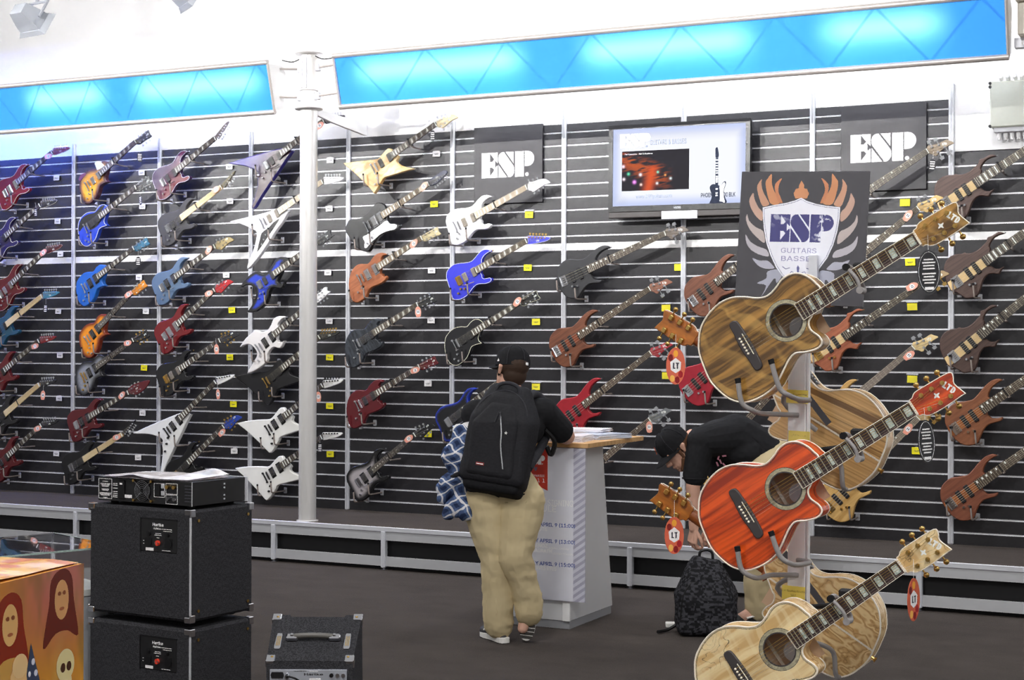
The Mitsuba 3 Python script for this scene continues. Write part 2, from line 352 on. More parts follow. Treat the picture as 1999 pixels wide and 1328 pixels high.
# hall lamps over and behind the camera
for i, (x, y, w) in enumerate(((7.0, -9.5, 0.9), (12.5, -11.5, 0.9))):
    k = thing('hall_lamp', 'square white hall lamp hanging above the camera, %s' % ('left' if i == 0 else 'right'), 'lamp')
    o = np.array([x, y, 6.6]); d = unit_(np.array([7.0, -4.0, 0.8]) - o); ex = unit_(np.cross(d, [0, 0, 1])); ey = np.cross(ex, d)
    q = np.array([o + ex * a + ey * b for a, b in ((-w, -w), (w, -w), (w, w), (-w, w))])
    m = trimesh.Trimesh(q, [[0, 1, 2], [0, 2, 3]], process=False)
    if m.face_normals[0] @ d < 0: m.invert()
    put(k, 'diffuser', P(m, {'type': 'diffuse', 'reflectance': rgb('#ffffff')}, emitter={'type': 'area', 'radiance': {'type': 'rgb', 'value': [HALL, HALL * 0.985, HALL * 0.96]}}))
    put(k, 'housing', P(trimesh.convex.convex_hull(np.vstack([q - d * 0.02, q * 0.6 + o * 0.4 - d * 0.3])), 'm_lampgrey'))

# narrow spotlights on a far truss (out of the picture): they light the upper half of the wall and throw the guitars' shadows to the right
sh, sd, sy_ = flood_mesh()
for i, (x, ax) in enumerate(((-2.6, 1.3), (-0.6, 2.6), (2.0, 3.9), (3.9, 5.4), (5.4, 7.2))):
    k = thing('spotlight', 'grey spotlight on the far truss above the picture, %s from the left' % ORD[i], 'lamp', 'spotlights')
    at, to = np.array([x, -6.0, 4.5]), np.array([ax, 0.0, 3.12])
    ey = unit_(to - at); ex = unit_(np.cross(ey, [0, 0, 1])); ez = np.cross(ex, ey)
    M = frame(at, ex, ey, ez)
    put(k, 'barrel', P(mv(lathe([(0, -0.2), (0.08, -0.2), (0.09, 0.0), (0.11, 0.14), (0.10, 0.14), (0.08, 0.0), (0, -0.02)], 20), frame([0, 0, 0], [1, 0, 0], [0, 0, -1], [0, 1, 0])), 'm_lampgrey'), TM(M)); put(k, 'yoke', P(sy_, 'm_lampgrey'), TM(M))
    scene[k + '_beam'] = {'type': 'spot', 'intensity': {'type': 'rgb', 'value': [SPOT, SPOT * 0.985, SPOT * 0.97]}, 'cutoff_angle': 15.0, 'beam_width': 3.0, 'to_world': T().look_at(origin=(at + ey * 0.15).tolist(), target=to.tolist(), up=[0, 0, 1])}
tr2 = thing('lighting_truss', 'far aluminium truss above the picture carrying spotlights', 'truss')
put(tr2, 'chords', P(cat_([tube([[-6, y, z], [12, y, z]], 0.025, 8) for y, z in ((-6.15, 4.75), (-5.85, 4.75), (-6.0, 5.0))]), 'm_alu'))

# ------------------------------------------------------------------ guitars: outlines (u from the nut towards the tail, v towards the bass side, metres)
SHAPE = {
    'superstrat': [(0.74, 0.097), (0.717, 0.122), (0.657, 0.138), (0.599, 0.125), (0.541, 0.1), (0.494, 0.089), (0.456, 0.098), (0.415, 0.113), (0.372, 0.12), (0.337, 0.109), (0.316, 0.093), (0.307, 0.076), (0.328, 0.079), (0.367, 0.076), (0.401, 0.062), (0.416, 0.042), (0.424, 0.025), (0.462, -0.028), (0.46, -0.054), (0.467, -0.069), (0.458, -0.086), (0.431, -0.095), (0.409, -0.103), (0.401, -0.12), (0.42, -0.134), (0.463, -0.128), (0.525, -0.101), (0.573, -0.106), (0.616, -0.125), (0.656, -0.137), (0.708, -0.137), (0.748, -0.124), (0.771, -0.103), (0.772, -0.068), (0.764, -0.02), (0.757, 0.033), (0.752, 0.072)],
    'eclipse': [(0.725, 0.074), (0.698, 0.1), (0.649, 0.117), (0.593, 0.119), (0.543, 0.101), (0.503, 0.077), (0.478, 0.08), (0.449, 0.089), (0.411, 0.089), (0.382, 0.074), (0.364, 0.047), (0.366, 0.024), (0.43, -0.032), (0.454, -0.053), (0.459, -0.08), (0.448, -0.102), (0.458, -0.103), (0.496, -0.09), (0.538, -0.085), (0.563, -0.1), (0.59, -0.12), (0.625, -0.14), (0.677, -0.15), (0.728, -0.146), (0.764, -0.115), (0.777, -0.064), (0.767, -0.009), (0.748, 0.039)],
    'viper': [(0.764, 0.038), (0.722, 0.086), (0.676, 0.113), (0.627, 0.12), (0.587, 0.106), (0.551, 0.083), (0.518, 0.08), (0.483, 0.095), (0.437, 0.104), (0.393, 0.096), (0.365, 0.074), (0.355, 0.056), (0.386, 0.061), (0.409, 0.049), (0.418, 0.028), (0.473, -0.047), (0.457, -0.062), (0.462, -0.077), (0.451, -0.095), (0.436, -0.093), (0.441, -0.113), (0.482, -0.125), (0.54, -0.12), (0.602, -0.109), (0.635, -0.119), (0.666, -0.137), (0.689, -0.154), (0.738, -0.155), (0.776, -0.149), (0.8, -0.129), (0.809, -0.097), (0.803, -0.053), (0.786, -0.003)],
    'explorer': [(0.891, 0.218), (0.869, 0.216), (0.788, 0.18), (0.692, 0.127), (0.598, 0.07), (0.543, 0.07), (0.489, 0.083), (0.452, 0.085), (0.426, 0.068), (0.422, 0.024), (0.394, -0.04), (0.416, -0.061), (0.415, -0.087), (0.381, -0.133), (0.336, -0.184), (0.361, -0.189), (0.474, -0.152), (0.588, -0.116), (0.623, -0.129), (0.66, -0.144), (0.708, -0.161), (0.744, -0.167), (0.764, -0.155), (0.785, -0.08), (0.819, 0.029), (0.852, 0.124)],
    'star': [(0.884, 0.188), (0.85, 0.179), (0.777, 0.143), (0.683, 0.095), (0.593, 0.052), (0.547, 0.06), (0.497, 0.073), (0.463, 0.072), (0.443, 0.045), (0.441, 0.018), (0.42, -0.032), (0.451, -0.056), (0.447, -0.087), (0.407, -0.139), (0.348, -0.195), (0.425, -0.171), (0.513, -0.144), (0.591, -0.12), (0.617, -0.116), (0.652, -0.129), (0.681, -0.142), (0.751, -0.174), (0.759, -0.162), (0.776, -0.098), (0.802, -0.017), (0.842, 0.09)],
    'vee': [(0.452, 0.035), (0.63, 0.107), (0.806, 0.172), (0.933, 0.215), (0.978, 0.229), (0.948, 0.197), (0.865, 0.129), (0.805, 0.063), (0.77, 0.009), (0.765, -0.023), (0.793, -0.045), (0.823, -0.093), (0.864, -0.132), (0.917, -0.18), (0.968, -0.22), (0.945, -0.24), (0.839, -0.196), (0.677, -0.138), (0.582, -0.107), (0.499, -0.075), (0.421, -0.049), (0.387, -0.036), (0.405, -0.017)],
    'hollow': [(0.464, 0.019), (0.69, 0.091), (0.879, 0.156), (0.968, 0.183), (0.907, 0.138), (0.838, 0.064), (0.796, 0.01), (0.773, -0.022), (0.779, -0.052), (0.82, -0.103), (0.874, -0.154), (0.945, -0.203), (0.995, -0.25), (0.976, -0.262), (0.916, -0.249), (0.808, -0.214), (0.695, -0.167), (0.592, -0.122), (0.505, -0.091), (0.422, -0.05), (0.407, -0.037)],
    'hollowpanel': [(0.518, -0.05), (0.589, -0.05), (0.639, -0.062), (0.721, -0.067), (0.753, -0.093), (0.829, -0.172), (0.824, -0.181), (0.726, -0.142), (0.635, -0.105), (0.552, -0.071)],
    'beast': [(0.836, 0.089), (0.792, 0.112), (0.71, 0.125), (0.638, 0.119), (0.615, 0.095), (0.588, 0.064), (0.55, 0.053), (0.512, 0.067), (0.463, 0.087), (0.417, 0.103), (0.37, 0.095), (0.329, 0.064), (0.297, 0.025), (0.329, 0.027), (0.379, 0.029), (0.424, -0.024), (0.467, -0.047), (0.493, -0.066), (0.488, -0.089), (0.459, -0.103), (0.438, -0.102), (0.455, -0.122), (0.495, -0.134), (0.564, -0.088), (0.608, -0.099), (0.626, -0.118), (0.656, -0.144), (0.699, -0.168), (0.779, -0.176), (0.838, -0.163), (0.884, -0.131), (0.821, -0.107), (0.767, -0.078), (0.734, -0.047), (0.719, -0.007), (0.738, 0.036), (0.78, 0.068), (0.822, 0.074)],
    'beast2': [(0.83, 0.122), (0.79, 0.138), (0.73, 0.15), (0.672, 0.15), (0.621, 0.152), (0.599, 0.122), (0.573, 0.097), (0.54, 0.083), (0.507, 0.079), (0.461, 0.094), (0.424, 0.115), (0.388, 0.116), (0.35, 0.1), (0.323, 0.078), (0.313, 0.058), (0.345, 0.067), (0.38, 0.063), (0.408, 0.053), (0.418, 0.028), (0.475, -0.026), (0.486, -0.048), (0.483, -0.074), (0.456, -0.09), (0.437, -0.094), (0.501, -0.12), (0.547, -0.078), (0.585, -0.072), (0.621, -0.082), (0.644, -0.095), (0.659, -0.121), (0.703, -0.137), (0.773, -0.135), (0.843, -0.122), (0.892, -0.099), (0.84, -0.077), (0.772, -0.053), (0.739, -0.041), (0.72, -0.024), (0.713, 0.001), (0.716, 0.038), (0.728, 0.071), (0.753, 0.097), (0.799, 0.115)],
    'phoenix': [(0.841, 0.098), (0.81, 0.119), (0.779, 0.134), (0.741, 0.121), (0.693, 0.098), (0.647, 0.087), (0.599, 0.091), (0.552, 0.109), (0.508, 0.121), (0.479, 0.12), (0.448, 0.095), (0.436, 0.064), (0.439, 0.037), (0.459, -0.032), (0.47, -0.065), (0.454, -0.09), (0.42, -0.108), (0.392, -0.147), (0.422, -0.165), (0.473, -0.151), (0.549, -0.128), (0.602, -0.129), (0.638, -0.141), (0.685, -0.158), (0.726, -0.179), (0.755, -0.178), (0.791, -0.148), (0.823, -0.096), (0.838, -0.028), (0.848, 0.037), (0.85, 0.074)],
    'phoenixguard': [(0.67, -0.056), (0.568, -0.055), (0.477, -0.051), (0.461, -0.089), (0.424, -0.115), (0.412, -0.138), (0.444, -0.152), (0.506, -0.131), (0.574, -0.12), (0.629, -0.126), (0.673, -0.13), (0.704, -0.14), (0.747, -0.149), (0.758, -0.131), (0.734, -0.096), (0.732, -0.055), (0.689, -0.058)],
    'bass': [(0.918, 0.085), (0.884, 0.123), (0.837, 0.141), (0.787, 0.14), (0.738, 0.116), (0.686, 0.094), (0.641, 0.099), (0.59, 0.113), (0.542, 0.122), (0.5, 0.122), (0.466, 0.109), (0.449, 0.084), (0.486, 0.087), (0.531, 0.083), (0.568, 0.067), (0.588, 0.046), (0.59, 0.025), (0.658, -0.034), (0.662, -0.058), (0.654, -0.085), (0.623, -0.104), (0.596, -0.117), (0.617, -0.13), (0.659, -0.117), (0.701, -0.105), (0.741, -0.113), (0.782, -0.134), (0.818, -0.157), (0.849, -0.161), (0.893, -0.141), (0.923, -0.107), (0.939, -0.052), (0.94, 0.007), (0.932, 0.055)],
    'fancybass': [(0.903, 0.135), (0.871, 0.158), (0.832, 0.167), (0.792, 0.158), (0.756, 0.137), (0.738, 0.133), (0.728, 0.12), (0.7, 0.102), (0.654, 0.094), (0.608, 0.1), (0.577, 0.106), (0.558, 0.123), (0.528, 0.115), (0.493, 0.113), (0.473, 0.107), (0.455, 0.081), (0.49, 0.092), (0.524, 0.095), (0.557, 0.085), (0.582, 0.068), (0.589, 0.046), (0.66, -0.029), (0.65, -0.043), (0.642, -0.071), (0.618, -0.093), (0.586, -0.1), (0.618, -0.111), (0.642, -0.121), (0.672, -0.095), (0.699, -0.083), (0.733, -0.088), (0.761, -0.103), (0.791, -0.127), (0.827, -0.151), (0.863, -0.152), (0.908, -0.129), (0.921, -0.1), (0.936, -0.059), (0.949, -0.043), (0.96, -0.024), (0.958, 0.001), (0.949, 0.042), (0.933, 0.089)],
    'head_hook': [(-0.015, 0.015), (-0.035, 0.028), (-0.068, 0.016), (-0.119, 0.007), (-0.157, -0.005), (-0.176, -0.025), (-0.191, -0.058), (-0.137, -0.05), (-0.08, -0.054), (-0.035, -0.056), (-0.023, -0.04), (-0, -0.023)],
    'head_point': [(-0.017, 0.011), (-0.028, 0.029), (-0.076, 0.002), (-0.186, -0.067), (-0.151, -0.078), (-0.077, -0.057), (-0.004, -0.03), (-0.004, -0.018)],
    'head_33': [(0.004, 0.018), (-0.044, 0.017), (-0.15, 0.009), (-0.161, 0.002), (-0.156, -0.031), (-0.16, -0.061), (-0.087, -0.047), (-0.023, -0.042), (0.004, -0.025), (0.012, -0.007)],
    'head_bass': [(-0.002, 0.015), (-0.022, 0.031), (-0.046, 0.019), (-0.103, 0.002), (-0.146, -0.004), (-0.157, -0.019), (-0.175, -0.053), (-0.133, -0.048), (-0.072, -0.049), (-0.031, -0.061), (-0.013, -0.034), (0.001, -0.019)],
    'head_phoenix': [(-0.007, 0.019), (-0.04, 0.027), (-0.091, 0.028), (-0.148, 0.028), (-0.169, 0.026), (-0.187, 0.007), (-0.181, -0.009), (-0.119, -0.025), (-0.058, -0.032), (-0.012, -0.024), (-0.003, -0.015)],
    'head_vee': [(-0.004, 0.028), (-0.087, 0.04), (-0.248, 0.002), (-0.197, -0.043), (-0.079, -0.053), (-0.011, -0.016)],
    'acoustic': [(0.786, 0.09), (0.753, 0.131), (0.705, 0.157), (0.653, 0.168), (0.607, 0.161), (0.569, 0.14), (0.534, 0.114), (0.503, 0.103), (0.469, 0.109), (0.436, 0.122), (0.405, 0.123), (0.376, 0.11), (0.355, 0.083), (0.344, 0.052), (0.344, 0.022), (0.404, -0.028), (0.428, -0.043), (0.435, -0.068), (0.423, -0.099), (0.425, -0.122), (0.448, -0.131), (0.485, -0.122), (0.519, -0.107), (0.547, -0.114), (0.577, -0.132), (0.606, -0.15), (0.633, -0.164), (0.674, -0.17), (0.716, -0.167), (0.753, -0.155), (0.785, -0.124), (0.804, -0.082), (0.814, -0.034), (0.808, 0.023), (0.8, 0.061)],
    'head_acoustic': [(-0.004, 0.018), (-0.028, 0.026), (-0.059, 0.03), (-0.11, 0.02), (-0.168, 0.014), (-0.165, -0.005), (-0.151, -0.025), (-0.147, -0.057), (-0.096, -0.05), (-0.033, -0.041), (-0.015, -0.024), (0.004, -0.018)]}
HOOKS = {'superstrat': [(0.771, -0.103), (0.62, -0.134)], 'eclipse': [(0.777, -0.097), (0.649, -0.149)], 'viper': [(0.81, -0.111), (0.677, -0.151)], 'explorer': [(0.783, -0.094), (0.652, -0.138)], 'star': [(0.785, -0.074), (0.666, -0.136)], 'vee': [(0.776, -0.028), (0.665, -0.152)], 'hollow': [(0.791, -0.045), (0.666, -0.154)], 'beast': [(0.765, -0.064), (0.676, -0.176)], 'beast2': [(0.772, -0.053), (0.67, -0.136)], 'phoenix': [(0.822, -0.106), (0.679, -0.142)], 'bass': [(0.951, -0.048), (0.834, -0.161)], 'fancybass': [(0.948, -0.049), (0.853, -0.152)]}
def area2(p): return 0.5 * np.sum(p[:, 0] * np.roll(p[:, 1], -1) - np.roll(p[:, 0], -1) * p[:, 1])
def outline(name, n=4, head=False):
    p = np.array(SHAPE[name], float) * [-1, 1]
    p = curve(p, n, True) if n > 1 else p
    return p if area2(p) > 0 else p[::-1]
def cap(P2, z, up):
    v, f = trimesh.creation.triangulate_polygon(Polygon(P2) if Polygon(P2).is_valid else Polygon(P2).buffer(0), engine='earcut')
    m = trimesh.Trimesh(np.c_[v, np.full(len(v), z)], f, process=False)
    if (m.face_normals[0][2] > 0) != up: m.invert()
    return m
def inset(P2, d):
    t = np.roll(P2, -1, 0) - np.roll(P2, 1, 0); n = np.c_[-t[:, 1], t[:, 0]]; n /= np.linalg.norm(n, axis=1, keepdims=True) + 1e-9
    return P2 + n * d
def slab(P2, z0, z1, r=0.006, front_only=False):
    """the outline as a board from z0 to z1 with rounded edges; the caps have vertices of their own"""
    rings = [(r, z1), (r * 0.35, z1 - r * 0.3), (0, z1 - r)]
    rings += [(0, z0 + r), (r * 0.35, z0 + r * 0.3), (r, z0)] if not front_only else [(0, z0)]
    n = len(P2); v = []; f = []
    for d, z in rings: v.append(np.c_[inset(P2, d), np.full(n, z)])
    for k in range(len(rings) - 1):
        for i in range(n):
            j = (i + 1) % n
            f += [[k * n + i, (k + 1) * n + i, (k + 1) * n + j], [k * n + i, (k + 1) * n + j, k * n + j]]
    m = trimesh.Trimesh(np.vstack(v), f, process=False)
    return cat_([m, cap(inset(P2, rings[0][0]), z1, True), cap(inset(P2, rings[-1][0]), z0, False)])
def burst(P2, z0, z1, cin, cout, w0, w1, r=0.006, fade=None):
    """like slab, with a vertex colour that runs from cout at the edge to cin inside (a sunburst paint job), or along fade"""
    body = slab(P2, z0, z1, r)
    Q = inset(P2, r); pg = Polygon(Q).buffer(0)
    lo, hi = Q.min(0), Q.max(0)
    g = np.array([(x, y) for x in np.arange(lo[0], hi[0], 0.012) for y in np.arange(lo[1], hi[1], 0.012) if pg.contains(Point(x, y)) and pg.exterior.distance(Point(x, y)) > 0.004])
    V = np.vstack([Q, g]); tri = Delaunay(V).simplices
    tri = np.array([t for t in tri if pg.contains(Point(*V[t].mean(0)))])
    top = trimesh.Trimesh(np.c_[V, np.full(len(V), z1 + 0.0002)], tri, process=False)
    if top.face_normals[0][2] < 0: top.invert()
    cin, cout = np.array(lin(cin)), np.array(lin(cout))
    if fade is None:
        d = np.array([pg.exterior.distance(Point(*q)) for q in V])
    else:
        d = V @ np.array(fade)
    s = np.clip((d - w0) / (w1 - w0), 0, 1); s = s * s * (3 - 2 * s)
    ct = cout + (cin - cout) * s[:, None]
    cb = np.tile(cout, (len(body.vertices), 1))
    return cat_([body, top]), np.vstack([cb, ct])
def frets_at(L, n): return [L * (1 - 2 ** (-k / 12)) for k in range(1, n + 1)]
GEO = {}
def geo(key, fn):
    if key not in GEO: GEO[key] = fn()
    return GEO[key]
def neck_mesh(wn, we, L, t=0.019):
    s = [(0.004, wn), (-L * 0.5, (wn + we) / 2), (-L - 0.012, we)]
    v, f = [], []; a = np.linspace(0, np.pi, 9)
    for x, w in s: v += [[x, w / 2 * math.cos(q), -t * math.sin(q) ** 0.8] for q in a]
    for k in range(2):
        for i in range(8): f += [[k * 9 + i, k * 9 + i + 1, (k + 1) * 9 + i + 1], [k * 9 + i, (k + 1) * 9 + i + 1, (k + 1) * 9 + i]]
    for k in range(2): f += [[k * 9 + 8, k * 9, (k + 1) * 9], [k * 9 + 8, (k + 1) * 9, (k + 1) * 9 + 8]]
    m = trimesh.Trimesh(np.array(v), f, process=False); m.fix_normals(); return m
def board_mesh(wn, we, L):
    return mv(prism([(0.0, -wn / 2), (0.0, wn / 2), (-L, we / 2), (-L, -we / 2)], 0.0, 0.006), np.eye(4))
def width_at(x, wn, we, L): return wn + (we - wn) * min(1, max(0, -x / L))
def fret_mesh(wn, we, L, S, n):
    return cat_([bx(-x - 0.0011, -x + 0.0011, -width_at(-x, wn, we, L) / 2, width_at(-x, wn, we, L) / 2, 0.006, 0.0071) for x in frets_at(S, n) if x < L + 0.002])
def inlay_mesh(wn, we, L, S, kind):
    fr = [0] + frets_at(S, 25); ms = []
    for k in (1, 3, 5, 7, 9, 12, 15, 17, 19, 21, 24):
        if k == 1 and kind != 'block': continue
        if fr[k] > L: continue
        xa, xb = -fr[k - 1], -fr[k]; w = width_at((xa + xb) / 2, wn, we, L); xm, h = (xa + xb) / 2, abs(xa - xb)
        if kind == 'block': ms.append(bx(xm - h * 0.32, xm + h * 0.32, -w * 0.36, w * 0.36, 0.0055, 0.0064))
        elif kind == 'flag': ms.append(prism([(xm - h * 0.36, -w * 0.38), (xm + h * 0.30, -w * 0.30), (xm + h * 0.30, w * 0.34), (xm - h * 0.1, w * 0.4)], 0.0055, 0.0064))
        elif kind == 'dot': ms.append(cyl([xm, (0.25 * w if kind == 'side' else 0), 0.0055], [xm, 0, 0.0064], 0.0045, 10))
        elif kind == 'side': ms.append(bx(xm - 0.005, xm + 0.005, w * 0.12, w * 0.38, 0.0055, 0.0064))
        elif kind == 'bar': ms.append(bx(xm - 0.004, xm + 0.004, -w * 0.4, w * 0.4, 0.0055, 0.0064))
    return cat_(ms)
def string_mesh(nut_y, br_y, x_br, z_br, posts, r):
    ms = []
    for i in range(len(nut_y)):
        ms.append(tube([[x_br, br_y[i], z_br], [0.0, nut_y[i], 0.009], [posts[i][0], posts[i][1], posts[i][2] + 0.004]], r[i], 4, caps=False))
    return cat_(ms)
# heads: (outline, v scale, tuner posts [(x, y, side)])
HEADS = {
    'point': ('head_point', 1.0, [(0.032 + 0.023 * i, 0.016 - 0.0135 * i, 1) for i in range(6)], (0.86, 0.5)),
    'rev': ('head_point', -0.62, [(0.032 + 0.023 * i, -0.010 + 0.0084 * i, -1) for i in range(6)], (0.9, -0.35)),
    'hook': ('head_hook', 1.0, [(0.032, 0.020, 1), (0.068, 0.008, 1), (0.104, 0.0, 1), (0.036, -0.038, -1), (0.078, -0.037, -1), (0.118, -0.034, -1)], (0.2, 1)),
    'three': ('head_33', 1.0, [(0.040, 0.008, 1), (0.082, 0.004, 1), (0.124, 0.0, 1), (0.036, -0.033, -1), (0.078, -0.038, -1), (0.120, -0.042, -1)], (0.1, 1)),
    'vee': ('head_vee', 1.0, [(0.05, 0.018, 1), (0.088, 0.02, 1), (0.126, 0.012, 1), (0.05, -0.032, -1), (0.092, -0.032, -1), (0.134, -0.03, -1)], (-0.2, 1)),
    'phoenix': ('head_phoenix', 1.0, [(0.034 + 0.025 * i, -0.020 + 0.002 * i, -1) for i in range(6)], (0.1, 1)),
    'bass': ('head_bass', 1.0, [(0.04, 0.008, 1), (0.085, -0.006, 1), (0.055, -0.045, -1), (0.108, -0.042, -1)], (0.3, 1)),
    'beast': ('head_beast', 1.0, [(0.036, 0.016, 1), (0.070, 0.014, 1), (0.104, 0.010, 1), (0.036, -0.02, -1), (0.072, -0.022, -1), (0.108, -0.024, -1)], (0.1, 1)),
}
SHAPE['head_beast'] = [(0.0, 0.02), (-0.03, 0.030), (-0.10, 0.024), (-0.135, 0.034), (-0.165, 0.02), (-0.150, -0.002), (-0.172, -0.03), (-0.13, -0.032), (-0.07, -0.036), (-0.03, -0.034), (0.0, -0.02)]
def tuner_mesh(bass):
    s = 1.55 if bass else 1.0
    post = cyl([0, 0, -0.004], [0, 0, 0.010 * s], 0.0042 * s, 10)
    collar = cyl([0, 0, -0.004], [0, 0, 0.0025], 0.0062 * s, 10)
    shaft = cyl([0, 0, -0.016], [0, 0.026 * s, -0.016], 0.003 * s, 6)
    if bass: knob = cat_([trimesh.convex.convex_hull(np.array([[x, y, -0.016 + z] for x, y in ((-0.016, 0.036), (0.016, 0.036), (0.012, 0.058), (-0.012, 0.058)) for z in (-0.004, 0.004)]))])
    else: knob = trimesh.convex.convex_hull(np.array([[x, y, -0.016 + z] for x, y in ((-0.006, 0.022), (0.006, 0.022), (0.0085, 0.030), (0.005, 0.036), (-0.005, 0.036), (-0.0085, 0.030)) for z in (-0.0035, 0.0035)]))
    return cat_([post, collar, shaft, knob])
def hum_mesh(ring):
    m = [bx(-0.019, 0.019, -0.036, 0.036, 0.0, 0.009, 0.003)]
    if ring: m.append(bx(-0.024, 0.024, -0.045, 0.045, 0.0, 0.003, 0.001))
    return cat_(m)
def poles_mesh():
    return cat_([cyl([x, y, 0.009], [x, y, 0.0102], 0.0026, 8) for x in (-0.009, 0.009) for y in np.linspace(-0.026, 0.026, 6)])
def tom_mesh():
    b = bx(-0.006, 0.006, -0.038, 0.038, 0.004, 0.013, 0.003)
    sad = cat_([bx(-0.008, 0.008, y - 0.003, y + 0.003, 0.012, 0.016) for y in np.linspace(-0.026, 0.026, 6)])
    return cat_([b, sad])
def stop_mesh():
    return cat_([tube([[0, -0.042, 0.008], [0.004, -0.03, 0.010], [0.004, 0.03, 0.010], [0, 0.042, 0.008]], 0.006, 8), cyl([0, -0.042, 0], [0, -0.042, 0.013], 0.008, 10), cyl([0, 0.042, 0], [0, 0.042, 0.013], 0.008, 10)])
def floyd_mesh():
    m = [bx(-0.03, 0.014, -0.038, 0.038, 0.004, 0.008, 0.002)]
    for y in np.linspace(-0.028, 0.028, 6): m += [bx(-0.014, 0.012, y - 0.0038, y + 0.0038, 0.008, 0.015), cyl([-0.028, y, 0.008], [-0.028, y, 0.017], 0.004, 8)]
    m.append(tube([[0.0, -0.045, 0.010], [0.03, -0.06, 0.02], [0.11, -0.075, 0.022]], 0.0028, 6))
    return cat_(m)
def bassbridge_mesh(n):
    m = [bx(-0.03, 0.022, -0.040, 0.040, 0.0, 0.004, 0.002)]
    w = 0.066 / n
    for y in np.linspace(-0.033 + w / 2, 0.033 - w / 2, n): m += [bx(-0.012, 0.014, y - w * 0.36, y + w * 0.36, 0.004, 0.013, 0.002)]
    m.append(bx(-0.03, -0.024, -0.040, 0.040, 0.004, 0.013))
    return cat_(m)
knob_m = lathe([(0, 0), (0.0095, 0), (0.0085, 0.012), (0.0075, 0.0145), (0, 0.0145)], 14)
button_m = lathe([(0, 0), (0.004, 0), (0.004, 0.006), (0.0065, 0.010), (0, 0.011)], 10)
rad = math.radians
def Mloc(x, y, z, a=0.0):
    c, s = math.cos(a), math.sin(a); M = np.eye(4); M[:2, :2] = [[c, -s], [s, c]]; M[:3, 3] = [x, y, z]; return M
WOODS = {}
def wood(key, c0, c1, f=(9, 120), warp=3.0, rough=0.3, coat=0.6):
    """straight-grained timber; uv is the guitar's own length and breadth in metres"""
    if key not in WOODS:
        a, b = lin(c0), lin(c1)
        def fn(p, n, uv):
            w = mikit.fbm(uv.x * f[0] * 0.6, uv.y * 9, 3.1, 3)
            return mikit.mix(a, b, mikit.smoothstep(0.2, 0.8, mikit.fbm(uv.x * f[0], uv.y * f[1] + w * warp * 3, 0.7, 4)))
        WOODS[key] = mat('wood_' + key, mikit.proc(fn), rough, 0.5, 0, coat)
    return WOODS[key]
def body_uv(m): return np.asarray(m.vertices)[:, :2]
